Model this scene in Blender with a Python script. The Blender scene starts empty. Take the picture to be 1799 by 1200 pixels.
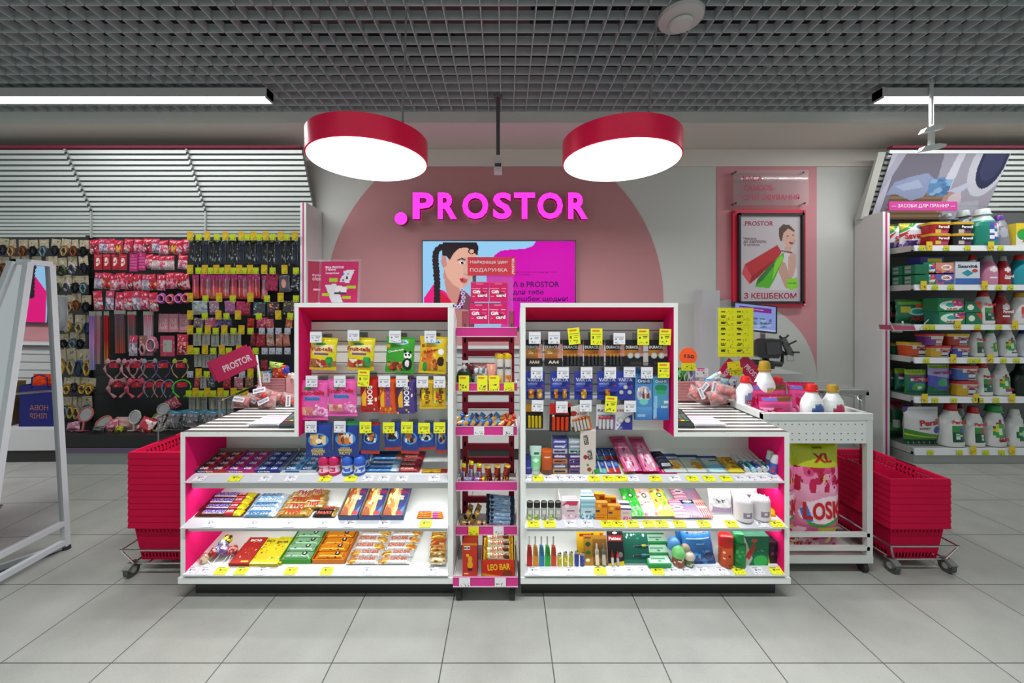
import bpy, math, random
import numpy as np
from mathutils import Vector, Matrix
random.seed(7)
rnd = np.random.RandomState(11)
R = math.radians
# ---------------- camera, world, exposure ----------------
F, VX, VY, H = 677.0, 888.0, 545.0, 1.28
scn = bpy.context.scene
cd = bpy.data.cameras.new('camera'); cam = bpy.data.objects.new('camera', cd)
scn.collection.objects.link(cam); scn.camera = cam
cam.location = (0, 0, H); cam.rotation_euler = (R(90), 0, 0)
cd.sensor_width = 36; cd.sensor_fit = 'HORIZONTAL'; cd.lens = F/1799*36
cd.shift_x = 11.5/1799; cd.shift_y = -55/1799; cd.clip_start = .02
scn.view_settings.view_transform = 'Standard'; scn.view_settings.look = 'None'
scn.view_settings.gamma = 1; scn.view_settings.use_curve_mapping = False
scn.view_settings.exposure = 0.2
scn.cycles.max_bounces = 7; scn.cycles.caustics_reflective = False; scn.cycles.caustics_refractive = False
scn.cycles.use_denoising = True
wd = bpy.data.worlds.new('world'); scn.world = wd; wd.use_nodes = True
wd.node_tree.nodes['Background'].inputs[0].default_value = (.80, .88, .86, 1)
wd.node_tree.nodes['Background'].inputs[1].default_value = .50
def area(name, loc, sx, sy, power, rot=(0,0,0), col=(1,1,1), shape='RECTANGLE', spread=180):
    l = bpy.data.lights.new(name, 'AREA'); l.shape = shape; l.size = sx; l.size_y = sy
    l.energy = power; l.color = col; l.spread = R(spread)
    o = bpy.data.objects.new(name, l); o.location = loc; o.rotation_euler = rot
    scn.collection.objects.link(o); return o
LAMPS = [(-.735, 2.075), (.622, 2.085)]
for x, y in LAMPS: area('pendant_light_source', (x, y, 2.068), .58, .58, 22, shape='DISK')
# rows of the shop's linear ceiling lights: two over the back aisle, the others over the aisle behind the camera
ROWS = [(-1.69-2.5/2-.02, 2.80, 2.5), (2.70+2.5/2, 2.80, 2.5), (-.80, .75, 1.5), (.80, .75, 1.5)]
for i, (x, y, L) in enumerate(ROWS): area('linear_light_source', (x, y, 2.795), L-.02, .06, 26 if i < 2 else 19, spread=180 if i < 2 else 100)
# LED strips under the shelf fronts of the two checkout displays
for x0, x1 in ((-1.40, -.25), (.085, 1.235)):
    for z, p in ((.478, 1.05), (.300, .95)):
        area('shelf_light_source', ((x0+x1)/2, 1.755, z), x1-x0, .012, p, rot=(R(12), 0, 0))

# ---------------- helpers ----------------
def lin(h):
    if not isinstance(h, str): return tuple(h)
    h = h.lstrip('#'); h = ''.join(q+q for q in h) if len(h) == 3 else h; c = [int(h[i:i+2], 16)/255 for i in (0, 2, 4)]
    return tuple(x/12.92 if x <= .04045 else ((x+.055)/1.055)**2.4 for x in c)
def P(px, py, Y): return ((px-VX)*Y/F, Y, H+(VY-py)*Y/F)
MATS = {}
def mat(key):
    if key in MATS: return MATS[key]
    m = bpy.data.materials.new(key); m.use_nodes = True; nt = m.node_tree; N = nt.nodes; L = nt.links
    b = N['Principled BSDF']; a = N.new('ShaderNodeAttribute'); a.attribute_name = 'Col'
    L.new(a.outputs['Color'], b.inputs['Base Color'])
    s = dict(card=(.55, 0, .4), board=(.42, 0, .5), film=(.22, 0, .5), foil=(.25, .35, .5), plastic=(.35, 0, .5), cloth=(.9, 0, .2), metal=(.42, .35, .5),
             chrome=(.12, 1, .5), rim=(.32, .1, .4), rubber=(.6, 0, .4), matte=(.9, 0, .2), mirror=(.0, 1, .5)).get(key)
    if s: b.inputs['Roughness'].default_value, b.inputs['Metallic'].default_value, b.inputs['Specular IOR Level'].default_value = s
    if key in ('film', 'foil', 'cloth'):
        n = N.new('ShaderNodeTexNoise'); n.inputs['Scale'].default_value = 90 if key != 'cloth' else 60; n.inputs['Detail'].default_value = 3
        bp = N.new('ShaderNodeBump'); bp.inputs['Strength'].default_value = .35; bp.inputs['Distance'].default_value = .004
        tc = N.new('ShaderNodeTexCoord'); L.new(tc.outputs['Object'], n.inputs['Vector'])
        L.new(n.outputs['Fac'], bp.inputs['Height']); L.new(bp.outputs['Normal'], b.inputs['Normal'])
    if key == 'screen':
        b.inputs['Base Color'].default_value = (0,0,0,1); L.remove(b.inputs['Base Color'].links[0])
        b.inputs['Roughness'].default_value = .5; b.inputs['Specular IOR Level'].default_value = .15
        L.new(a.outputs['Color'], b.inputs['Emission Color']); b.inputs['Emission Strength'].default_value = .95
    if key == 'glow':
        L.new(a.outputs['Color'], b.inputs['Emission Color']); b.inputs['Emission Strength'].default_value = 1.0
    if key == 'lamp':
        L.new(a.outputs['Color'], b.inputs['Emission Color']); b.inputs['Emission Strength'].default_value = 3.0
    if key in ('acryl', 'bag'):
        b.inputs['Roughness'].default_value = .05 if key == 'acryl' else .15
        g = N.new('ShaderNodeBsdfTransparent'); g.inputs[0].default_value = (.96,.97,.97,1)
        mx = N.new('ShaderNodeMixShader'); fr = N.new('ShaderNodeFresnel'); fr.inputs[0].default_value = 1.45
        ad = N.new('ShaderNodeMath'); ad.operation = 'ADD'; ad.inputs[1].default_value = .05 if key == 'acryl' else .22
        L.new(fr.outputs[0], ad.inputs[0]); L.new(ad.outputs[0], mx.inputs[0]); L.new(g.outputs[0], mx.inputs[1]); L.new(b.outputs[0], mx.inputs[2])
        L.new(mx.outputs[0], N['Material Output'].inputs[0])
    if key == 'tint':
        b.inputs['Roughness'].default_value = .1
        b.inputs['Transmission Weight'].default_value = .55
    MATS[key] = m; return m
def link(o): scn.collection.objects.link(o); return o
def tag(o, label=None, cat=None, group=None, kind=None):
    if label: o['label'] = label
    if cat: o['category'] = cat
    if group: o['group'] = group
    if kind: o['kind'] = kind
    return o
def empty(name, loc, label, cat, group=None, rot=(0,0,0)):
    o = link(bpy.data.objects.new(name, None)); o.location = loc; o.rotation_euler = rot; o.empty_display_size = .05
    return tag(o, label, cat, group)
def clone(o, loc=None, rot=None, label=None, parent=None, scale=None):
    c = o.copy(); link(c)
    if parent is not None: c.parent = parent
    if loc is not None: c.location = loc
    if rot is not None: c.rotation_euler = rot
    if scale is not None: c.scale = scale
    if label: c['label'] = label
    for ch in list(o.children): clone(ch, parent=c)
    return c
_TX = {}
def textmesh(s, bold=0.0):
    k = (s, bold)
    if k not in _TX:
        cu = bpy.data.curves.new('lettering', 'FONT'); cu.body = s; cu.size = 1; cu.resolution_u = 3; cu.offset = bold
        o = bpy.data.objects.new('lettering', cu)
        me = bpy.data.meshes.new_from_object(o)
        v = np.array([tuple(q.co) for q in me.vertices]) if len(me.vertices) else np.zeros((1, 3))
        f = [tuple(p.vertices) for p in me.polygons]
        mn, mx = v.min(0), v.max(0); v = v-mn; w, h = max(mx[0]-mn[0], 1e-4), max(mx[1]-mn[1], 1e-4)
        bpy.data.objects.remove(o); bpy.data.curves.remove(cu); bpy.data.meshes.remove(me)
        _TX[k] = (v[:, 0]/w, v[:, 1]/h, f, w/h)
    return _TX[k]
def paint(layers, nu, nv):
    """a printed surface: returns nv x nu x 3 colours, v upwards"""
    u, v = np.meshgrid((np.arange(nu)+.5)/nu, (np.arange(nv)+.5)/nv)
    A = np.zeros((nv, nu, 3)); A[:] = .8
    for l in layers:
        k = l[0]
        if k == 'c': A[:] = lin(l[1])
        elif k == 'r': A[(u >= l[1]) & (v >= l[2]) & (u <= l[3]) & (v <= l[4])] = lin(l[5])
        elif k == 'e': A[((u-l[1])/l[3])**2+((v-l[2])/l[4])**2 <= 1] = lin(l[5])
        elif k == 'd': A[v <= l[1]+l[2]*u] = lin(l[3])
        elif k == 'g':
            a, b = np.array(lin(l[5])), np.array(lin(l[6])); m = (u >= l[1]) & (v >= l[2]) & (u <= l[3]) & (v <= l[4])
            t = ((v-l[2])/max(l[4]-l[2], 1e-6))[..., None] if len(l) < 8 else ((u-l[1])/max(l[3]-l[1], 1e-6))[..., None]
            A[m] = (a+(b-a)*t)[m]
        elif k == 'n':
            cols = [lin(c) for c in l[5]]; n = max(int(l[6]), 1)
            for _ in range(n):
                cu, cv = l[1]+rnd.rand()*(l[3]-l[1]), l[2]+rnd.rand()*(l[4]-l[2])
                ru, rv = l[7]*(.5+rnd.rand()), l[7]*(.5+rnd.rand())*(l[8] if len(l) > 8 else 1)
                m = (((u-cu)/ru)**2+((v-cv)/rv)**2 <= 1) & (u >= l[1]) & (v >= l[2]) & (u <= l[3]) & (v <= l[4])
                A[m] = cols[rnd.randint(len(cols))]
        elif k == 's':
            n = l[5]; m = (u >= l[1]) & (v >= l[2]) & (u <= l[3]) & (v <= l[4])
            q = ((u if len(l) < 8 else v)*n) % 1 < l[7-1] if False else ((u*n) % 1 < .5)
            A[m & q] = lin(l[6])
        elif k == 'h':
            n = l[5]; m = (u >= l[1]) & (v >= l[2]) & (u <= l[3]) & (v <= l[4]) & (((v*n) % 1) < .5)
            A[m] = lin(l[6])
        elif k == 'p':
            pts = l[1]; ins = np.zeros(u.shape, bool); j = len(pts)-1
            for i in range(len(pts)):
                (xi, yi), (xj, yj) = pts[i], pts[j]
                if yi != yj:
                    c = ((yi > v) != (yj > v)) & (u < (xj-xi)*(v-yi)/(yj-yi)+xi); ins ^= c
                j = i
            A[ins] = lin(l[2])
    return A
class MB:
    def __init__(s): s.v, s.f, s.c, s.m, s.ms = [], [], [], [], []
    def mi(s, m):
        if m not in s.ms: s.ms.append(m)
        return s.ms.index(m)
    def face(s, idx, col, m): s.f.append(tuple(idx)); s.c.append(col); s.m.append(s.mi(m))
    def poly(s, pts, col, m='card'):
        n = len(s.v); s.v += [tuple(p) for p in pts]; s.face(range(n, n+len(pts)), lin(col), m); return s
    def box(s, x0, x1, y0, y1, z0, z1, col, m='board'):
        n = len(s.v); col = lin(col)
        s.v += [(x, y, z) for z in (z0, z1) for y in (y0, y1) for x in (x0, x1)]
        for q in ((0,2,3,1), (4,5,7,6), (0,1,5,4), (2,6,7,3), (0,4,6,2), (1,3,7,5)): s.face([n+i for i in q], col, m)
        return s
    def prism(s, pts, lo, hi, col, m='board', axis='y'):
        """outline pts (a, b) extruded lo..hi along axis"""
        col = lin(col); n = len(s.v); k = len(pts)
        mk = {'y': lambda a, b, t: (a, t, b), 'x': lambda a, b, t: (t, a, b), 'z': lambda a, b, t: (a, b, t)}[axis]
        s.v += [mk(a, b, lo) for a, b in pts]+[mk(a, b, hi) for a, b in pts]
        s.face(range(n, n+k), col, m); s.face(range(n+2*k-1, n+k-1, -1), col, m)
        for i in range(k): s.face((n+i, n+k+i, n+k+(i+1) % k, n+(i+1) % k), col, m)
        return s
    def tube(s, pts, r, col, m='metal', seg=6, closed=False):
        col = lin(col); pts = [Vector(p) for p in pts]; n0 = len(s.v); k = len(pts)
        rr = r if isinstance(r, (list, tuple)) else [r]*k
        for i, p in enumerate(pts):
            a = pts[(i-1) % k] if (i or closed) else p; b = pts[(i+1) % k] if (i < k-1 or closed) else p
            d = (b-a).normalized(); up = Vector((0,0,1)) if abs(d.z) < .9 else Vector((0,1,0))
            e1 = d.cross(up).normalized(); e2 = d.cross(e1)
            for j in range(seg):
                t = 2*math.pi*j/seg; q = p+(e1*math.cos(t)+e2*math.sin(t))*rr[i]; s.v.append(tuple(q))
        for i in range(k if closed else k-1):
            for j in range(seg):
                a = n0+i*seg; b = n0+((i+1) % k)*seg; s.face((a+j, a+(j+1) % seg, b+(j+1) % seg, b+j), col, m)
        if not closed:
            s.face([n0+j for j in range(seg)], col, m); s.face([n0+(k-1)*seg+j for j in reversed(range(seg))], col, m)
        return s
    def vessel(s, prof, layers=None, col='#ffffff', m='plastic', seg=20, px=1.0, sq=1.0, nr=None, cx0=0, cy0=0, W=None):
        """prof: (z, rx, ry, cx) rings, bottom to top; layers painted over the silhouette"""
        P_ = [tuple(p)+(0,)*(4-len(p)) for p in prof]; z0, z1 = P_[0][0], P_[-1][0]
        W = W or max(p[1] for p in P_); col = lin(col)
        if nr:
            zs = sorted(set([p[0] for p in P_]+[z0+(z1-z0)*i/nr for i in range(nr+1)])); Q = []
            for z in zs:
                for a, b in zip(P_, P_[1:]):
                    if a[0] <= z <= b[0]+1e-9:
                        t = (z-a[0])/max(b[0]-a[0], 1e-9); Q.append(tuple(a[i]+(b[i]-a[i])*t for i in range(4))); break
            P_ = Q
        n0 = len(s.v); A = paint(layers, 48, 64) if layers else None
        for z, rx, ry, cx in P_:
            for j in range(seg):
                t = 2*math.pi*j/seg; c, d = math.cos(t), math.sin(t)
                s.v.append((cx0+cx+rx*math.copysign(abs(c)**sq, c), cy0+ry*math.copysign(abs(d)**sq, d), z))
        for i in range(len(P_)-1):
            for j in range(seg):
                a = n0+i*seg; b = a+seg; q = (a+j, a+(j+1) % seg, b+(j+1) % seg, b+j); cc = col
                if A is not None:
                    x = sum(s.v[k][0] for k in q)/4-cx0; z = sum(s.v[k][2] for k in q)/4
                    cc = tuple(A[min(63, max(0, int((z-z0)/(z1-z0)*64))), min(47, max(0, int((x/W/2+.5)*48)))])
                s.face(q, cc, m)
        ca = s.c[-1] if A is not None else col
        s.face([n0+j for j in reversed(range(seg))], col if A is None else s.c[-(len(P_)-1)*seg], m)
        s.face([n0+(len(P_)-1)*seg+j for j in range(seg)], ca, m); return s
    def sheet(s, w, h, layers, nu, nv, dep, back=None, m='card', x0=0, z0=0, side=None):
        """front grid (u right, v up) at y=-dep(u,v), back grid at y=+back(u,v)"""
        A = paint(layers, nu, nv); n0 = len(s.v)
        for j in range(nv+1):
            for i in range(nu+1):
                u, v = i/nu, j/nv; d = dep(u, v); s.v.append((x0+(u-.5)*w, -d, z0+v*h))
        for j in range(nv):
            for i in range(nu):
                a = n0+j*(nu+1)+i; s.face((a, a+1, a+nu+2, a+nu+1), tuple(A[j, i]), m)
        if back:
            bu, bv = max(nu//3, 4), max(nv//3, 4); av = tuple(np.median(A.reshape(-1, 3), 0)) if side is None else lin(side); n1 = len(s.v)
            for j in range(bv+1):
                for i in range(bu+1): u, v = i/bu, j/bv; s.v.append((x0+(u-.5)*w, back(u, v), z0+v*h))
            for j in range(bv):
                for i in range(bu):
                    a = n1+j*(bu+1)+i; s.face((a+1, a, a+bu+1, a+bu+2), av, m)
        return s
    def text(s, t, x, z, w, h, col, dep=0.0, m='card', rot=0.0, bold=.012, fit=True, italic=0):
        """text centred on (x, z), inside w x h (h None keeps aspect), laid on y=-dep(x,z)"""
        tx, ty, fs, asp = textmesh(t, bold); n0 = len(s.v); c = lin(col)
        if h is None: h = w/asp
        if w is None: w = h*asp
        cr, sr = math.cos(R(rot)), math.sin(R(rot))
        for a, b in zip(tx, ty):
            q, r = (a-.5)*w+italic*(b-.5)*h, (b-.5)*h; X, Z = x+q*cr-r*sr, z+q*sr+r*cr
            s.v.append((X, -(dep(X, Z) if callable(dep) else dep), Z))
        for f in fs: s.face([n0+i for i in f], c, m)
        return s
    def build(s, name, parent=None, loc=(0,0,0), rot=(0,0,0), label=None, cat=None, group=None, kind=None, smooth=False, mods=None):
        me = bpy.data.meshes.new(name); me.from_pydata([tuple(map(float, q)) for q in s.v], [], s.f)
        for m in s.ms: me.materials.append(mat(m) if isinstance(m, str) else m)
        me.polygons.foreach_set('material_index', s.m)
        ca = me.color_attributes.new('Col', 'FLOAT_COLOR', 'CORNER')
        lens = [len(f) for f in s.f]; C = np.repeat(np.array([tuple(c[:3])+(1,) for c in s.c], dtype=np.float32), lens, axis=0)
        ca.data.foreach_set('color', C.ravel())
        if smooth: me.polygons.foreach_set('use_smooth', [True]*len(s.f))
        me.validate(); me.update()
        if smooth:
            try: me.set_sharp_from_angle(angle=R(40))
            except Exception: pass
        o = link(bpy.data.objects.new(name, me)); o.location = loc; o.rotation_euler = rot
        if parent is not None: o.parent = parent
        return tag(o, label, cat, group, kind)
WHITE, PINK, GREYW = (.74,.76,.74), (.70,.012,.13), (.50,.52,.51)
def nodemat(name, fn):
    m = bpy.data.materials.new(name); m.use_nodes = True; fn(m.node_tree.nodes, m.node_tree.links, m.node_tree.nodes['Principled BSDF']); return m
ORD = ['leftmost', 'second from left', 'third from left', 'fourth from left', 'fifth from left', 'sixth from left', 'seventh from left',
       'eighth from left', 'ninth from left', 'tenth from left', 'eleventh from left', 'twelfth from left', 'thirteenth from left', 'fourteenth from left',
       'fifteenth from left', 'sixteenth from left', 'seventeenth from left', 'eighteenth from left', 'nineteenth from left', 'twentieth from left']
TOPO = ['topmost', 'second from top', 'third from top', 'fourth from top', 'fifth from top', 'sixth from top', 'seventh from top', 'eighth from top',
        'ninth from top', 'tenth from top', 'eleventh from top', 'bottom']
# ---------------- the setting ----------------
def floor_mat(N, L, b):
    tc = N.new('ShaderNodeTexCoord'); mp = N.new('ShaderNodeMapping'); mp.inputs['Location'].default_value = (.230, -.998, 0)
    L.new(tc.outputs['Object'], mp.inputs[0])
    br = N.new('ShaderNodeTexBrick'); br.offset = 0; br.inputs['Scale'].default_value = 1
    br.inputs['Brick Width'].default_value = .4; br.inputs['Row Height'].default_value = .4; br.inputs['Mortar Size'].default_value = .0022
    br.inputs['Mortar Smooth'].default_value = .2
    br.inputs['Color1'].default_value = (.33,.34,.315,1); br.inputs['Color2'].default_value = (.31,.32,.295,1); br.inputs['Mortar'].default_value = (.05,.05,.045,1)
    n = N.new('ShaderNodeTexNoise'); n.inputs['Scale'].default_value = 6; n.inputs['Detail'].default_value = 6
    n2 = N.new('ShaderNodeTexNoise'); n2.inputs['Scale'].default_value = 160
    mx = N.new('ShaderNodeMix'); mx.data_type = 'RGBA'; mx.blend_type = 'MULTIPLY'; mx.inputs[0].default_value = 1
    rp = N.new('ShaderNodeMapRange'); rp.inputs['From Min'].default_value = .3; rp.inputs['From Max'].default_value = .7
    rp.inputs['To Min'].default_value = .86; rp.inputs['To Max'].default_value = 1.08
    ad = N.new('ShaderNodeMath'); ad.operation = 'MULTIPLY_ADD'; ad.inputs[1].default_value = .35
    L.new(tc.outputs['Object'], n.inputs[0]); L.new(tc.outputs['Object'], n2.inputs[0])
    L.new(n2.outputs[0], ad.inputs[0])
    sc = N.new('ShaderNodeMath'); sc.operation = 'MULTIPLY'; sc.inputs[1].default_value = .7; L.new(n.outputs[0], sc.inputs[0]); L.new(sc.outputs[0], ad.inputs[2])
    L.new(ad.outputs[0], rp.inputs[0]); L.new(mp.outputs[0], br.inputs[0]); L.new(br.outputs[0], mx.inputs[6]); L.new(rp.outputs[0], mx.inputs[7])
    L.new(mx.outputs[2], b.inputs['Base Color']); b.inputs['Roughness'].default_value = .42
    bp = N.new('ShaderNodeBump'); bp.inputs['Strength'].default_value = .4; bp.inputs['Distance'].default_value = .002; bp.invert = True
    L.new(br.outputs['Fac'], bp.inputs['Height']); L.new(bp.outputs[0], b.inputs['Normal'])
FLOOR = nodemat('floor_tiles', floor_mat)
def wall_mat(c):
    def f(N, L, b):
        n = N.new('ShaderNodeTexNoise'); n.inputs['Scale'].default_value = 220; n.inputs['Detail'].default_value = 4
        bp = N.new('ShaderNodeBump'); bp.inputs['Strength'].default_value = .12; bp.inputs['Distance'].default_value = .002
        L.new(n.outputs[0], bp.inputs['Height']); L.new(bp.outputs[0], b.inputs['Normal'])
        b.inputs['Base Color'].default_value = c+(1,); b.inputs['Roughness'].default_value = .8
    return f
WALLM = nodemat('grey_wall_paint', wall_mat((.57,.58,.55)))
PINKW = nodemat('dusty_pink_wall_paint', wall_mat((.50,.235,.25)))
PINKR = nodemat('light_pink_wall_paint', wall_mat((.60,.26,.29)))
GRID = nodemat('ceiling_grid_metal', wall_mat((.44,.48,.49)))
DARK = nodemat('void_darkness', wall_mat((.018,.018,.018)))
MB().box(-6, 6, -2, 3.9, -.05, 0, WHITE, FLOOR).build('floor', kind='structure')
WY = 3.67
MB().box(-6, 6, WY, WY+.1, 0, 3.4, WHITE, WALLM).build('wall_back', kind='structure')
# bulkhead: front fascia and soffit over the back wall
TRIMM = nodemat('lightened_soffit', wall_mat((.66,.62,.57)))  # wall tone lightened by colour, as the lamps send no light up
MB().box(-6, 6, 3.15, 3.165, 2.814, 3.0, WHITE, WALLM).box(-6, 6, 3.165, WY-.002, 2.814, 2.83, WHITE, TRIMM).build('trim_1', kind='structure')
zt = P(0, 293, WY)[2]
MB().box(-6, 6, WY-.012, WY-.002, zt, 2.812, WHITE, TRIMM).build('trim_2', kind='structure')
# painted arch and painted panel on the wall
def disc_pts(cx, cy, r, n, a0=0, a1=360):
    return [(cx+r*math.cos(R(a0+(a1-a0)*i/n)), cy+r*math.sin(R(a0+(a1-a0)*i/n))) for i in range(n+1)]
sx = WY/F; ax, az, ar = (869-VX)*sx, H+(VY-527)*sx, 296*sx
q = [(x, min(z, zt-.001)) for x, z in disc_pts(ax, az, ar, 96)[:-1]]
MB().prism([(x, z) for x, z in q if z > .9 or True], WY-.006, WY-.001, WHITE, PINKW).build('wall_painted_arch', kind='structure')
rx0, rx1 = (1259-VX)*sx, (1434-VX)*sx
MB().box(rx0, rx1, WY-.006, WY-.001, .3, zt-.001, WHITE, PINKR).build('wall_painted_panel', kind='structure')
cx, cz, cr = (1290-VX)*sx, H+(VY-670)*sx, 144*sx
q = [(min(max(x, rx0), rx1), z) for x, z in disc_pts(cx, cz, cr, 72)[:-1]]
MB().prism(q, WY-.010, WY-.0065, WHITE, WALLM).build('wall_painted_circle', kind='structure')
# open-cell ceiling
cz0, ch = 2.898, .05
g = MB()
for i in range(-48, 50):
    x = -.035+i*.1; g.box(x-.003, x+.003, .4, 3.148, cz0, cz0+ch, WHITE, GRID)
y = 3.147
while y > .35:
    g.box(-4.9, 4.9, y-.003, y+.003, cz0, cz0+ch, WHITE, GRID); y -= .1
g.build('ceiling', kind='structure')
MB().box(-6, 6, -.3, 3.9, 3.5, 3.55, WHITE, DARK).build('ceiling_dark_backing', kind='structure')  # near-black slab added so the void in the ceiling cells looks dark
# ducts above the grid, seen through the cells
for i, (x, y, r, c) in enumerate(((-.75, 2.35, .14, (.16,.10,.11)), (.55, 2.7, .10, (.10,.10,.10)))):
    MB().tube([(x-.9, y, 3.22), (x+.9, y+.1, 3.24)], r, c, 'matte', 16).build('ceiling_duct', label='dark duct above the open cell ceiling over the %s pendant lamp' % ('left' if i == 0 else 'right'), cat='duct')

# ---------------- ceiling fittings ----------------
for i, (x, y, L) in enumerate(ROWS):
    x0, x1 = x-L/2, x+L/2; e = empty('linear_light', (x, y, 2.80), ['white linear ceiling light at the left above the slatted shelving', 'white linear ceiling light at the right above the detergent shelving',
        'white linear ceiling light over the aisle, left, facing the checkout', 'white linear ceiling light over the aisle, right, facing the checkout'][i], 'ceiling light', 'linear ceiling lights')
    h = MB().box(-L/2, L/2, -.04, .04, .012, .075, (.5,.5,.5), 'plastic').box(-L/2, -L/2+.01, -.042, .042, 0, .08, (.45,.45,.45), 'plastic').box(L/2-.01, L/2, -.042, .042, 0, .08, (.45,.45,.45), 'plastic').build('housing', e)
    MB().box(-L/2+.01, L/2-.01, -.036, .036, 0, .012, (1,1,1), 'lamp').build('diffuser', e)
    for s in (-.42, .42): MB().tube([(s*L, 0, .07), (s*L, 0, .12)], .004, (.3,.3,.3)).build('hanger', e)
RIM = (.85,.006,.07)
for i, (x, y) in enumerate(LAMPS):
    e = empty('pendant_lamp', (x, y, 2.08), 'round pendant lamp with %s rim hanging over the %s' % (('crimson', 'left checkout display') if i == 0 else ('crimson', 'right checkout display')), 'pendant lamp', 'round pendant lamps')
    r = .307
    MB().vessel([(0, r, r), (.002, r+.003, r+.003), (.113, r+.003, r+.003), (.115, r, r)], col=RIM, m='rim', seg=72).build('rim', e, smooth=True)
    MB().vessel([(-.004, r-.006, r-.006), (-.001, r-.004, r-.004)], col=(1,1,1), m='lamp', seg=64).build('diffuser', e, smooth=True)
    sg = 1 if i == 0 else 1
    MB().tube([(-.02 if i == 0 else .02, -.02, .115), (-.02, -.02, .82)], .0012, (.6,.6,.6), 'chrome', 5).tube([(-.02 if i == 0 else .02, -.02, .112), (-.02 if i == 0 else .02, -.02, .145)], .007, (.6,.6,.6), 'chrome', 8).build('suspension_wire', e)
    MB().tube([(.17, .05, .115), (.17, .04, .3), (.19, .02, .6), (.20, 0, .82)], .006, (.22,.22,.22), 'rubber', 6).build('cable', e)
x, y, z = P(1196, 22, 2.12)
e = empty('air_diffuser', (x, y, cz0-.032), 'round white ceiling air diffuser beside the right pendant lamp cable', 'air vent')
MB().vessel([(0, .085, .085), (.012, .115, .115), (.03, .12, .12)], col=(.55,.55,.54), m='plastic', seg=40).build('outer_ring', e, smooth=True)
MB().vessel([(-.022, .055, .055), (-.008, .062, .062), (0, .05, .05)], col=(.62,.62,.6), m='plastic', seg=36).build('disc', e, smooth=True)
# security camera on a pole
x, y, z = P(875, 290, 2.9)
e = empty('security_camera', (x, y, z), 'small white and grey camera hanging on a dark pole between the pendant lamps', 'camera')
MB().tube([(0, 0, .06), (0, 0, cz0-z)], .014, (.10,.10,.11), 'metal', 10).vessel([(cz0-z-.02, .035, .035), (cz0-z, .035, .035)], col=(.12,.12,.12), seg=16).build('pole', e)
MB().box(-.03, .03, -.03, .03, 0, .065, (.6,.6,.58), 'plastic').build('bracket', e)
MB().box(-.03, .03, -.05, .03, -.065, -.002, (.65,.66,.64), 'plastic').box(-.024, .024, -.052, -.05, -.03, -.006, (.05,.05,.05), 'plastic').vessel([(-.045, .0, .0), (-.044, .006, .006)], col=(.02,.02,.02), seg=8, cy0=-.052).build('camera_body', e)
# hanging price sign clip at the right
x, y, z = P(1636, 235, 2.75)
e = empty('sign_hanger', (x, y, z), 'white plastic sign clip hanging under the right linear ceiling light', 'sign holder')
MB().tube([(0, 0, .06), (0, 0, .6)], .012, (.55,.58,.57), 'plastic', 8).build('rod', e)
MB().tube([(-.005, 0, .05), (.012, 0, .16), (.014, 0, .26), (.002, 0, .16), (-.01, 0, .05)], .004, (.8,.82,.8), 'plastic', 6).build('cable_tie', e)
for k, (dz, w) in enumerate(((.03, .075), (-.10, .09))):
    MB().prism([(-w, -.03), (w*.9, 0), (w, .02), (w*.4, .025), (-w*.7, .005)], -.02, .02, (.78,.82,.79), 'plastic').build('clamp', e, loc=(0, 0, dz))
MB().box(-.015, .015, -.01, .01, -.1, .04, (.75,.78,.76), 'plastic').build('neck', e)

# ---------------- wall sign ----------------
sy = WY-.07; k = sy/F
def wx(px): return (px-VX)*k
def wz(py): return H+(VY-py)*k
e = empty('shop_sign', (0, sy, wz(395)), 'magenta illuminated shop name in raised capital letters over the screen', 'sign')
MAG = (1.0,.035,.62)
def raised(text, px0, px1, py0, py1, name):
    mb = MB(); tx, ty, fs, asp = textmesh(text, .035); w, h = wx(px1)-wx(px0), wz(py0)-wz(py1); n = len(tx)
    x0, z0 = wx(px0), wz(py1)-wz(395)
    mb.v += [(x0+a*w, 0, z0+b*h) for a, b in zip(tx, ty)]+[(x0+a*w, .045, z0+b*h) for a, b in zip(tx, ty)]
    cnt = {}
    for f in fs:
        mb.face(f, MAG, 'glow')
        for a, b in zip(f, f[1:]+f[:1]): cnt[(a, b)] = 1
    for (a, b) in cnt:
        if (b, a) not in cnt: mb.face((b, a, a+n, b+n), (.22,.005,.06), 'plastic')
    return mb.build(name, e)
for ch, a, b in (('P', 725, 762), ('R', 769, 803), ('O', 812, 858), ('S', 866, 899), ('T', 903, 940), ('O', 944, 989), ('R', 998, 1033)):
    raised(ch, a, b, 338, 385, 'letter')
MB().prism([(x, z-wz(395)) for x, z in disc_pts(wx(704.5), wz(384), 11*k, 28)[:-1]], 0, .045, (.22,.005,.06), 'plastic').prism([(x, z-wz(395)) for x, z in disc_pts(wx(704.5), wz(384), 11*k, 28)[:-1]], -.001, 0, MAG, 'glow').build('dot', e)

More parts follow.
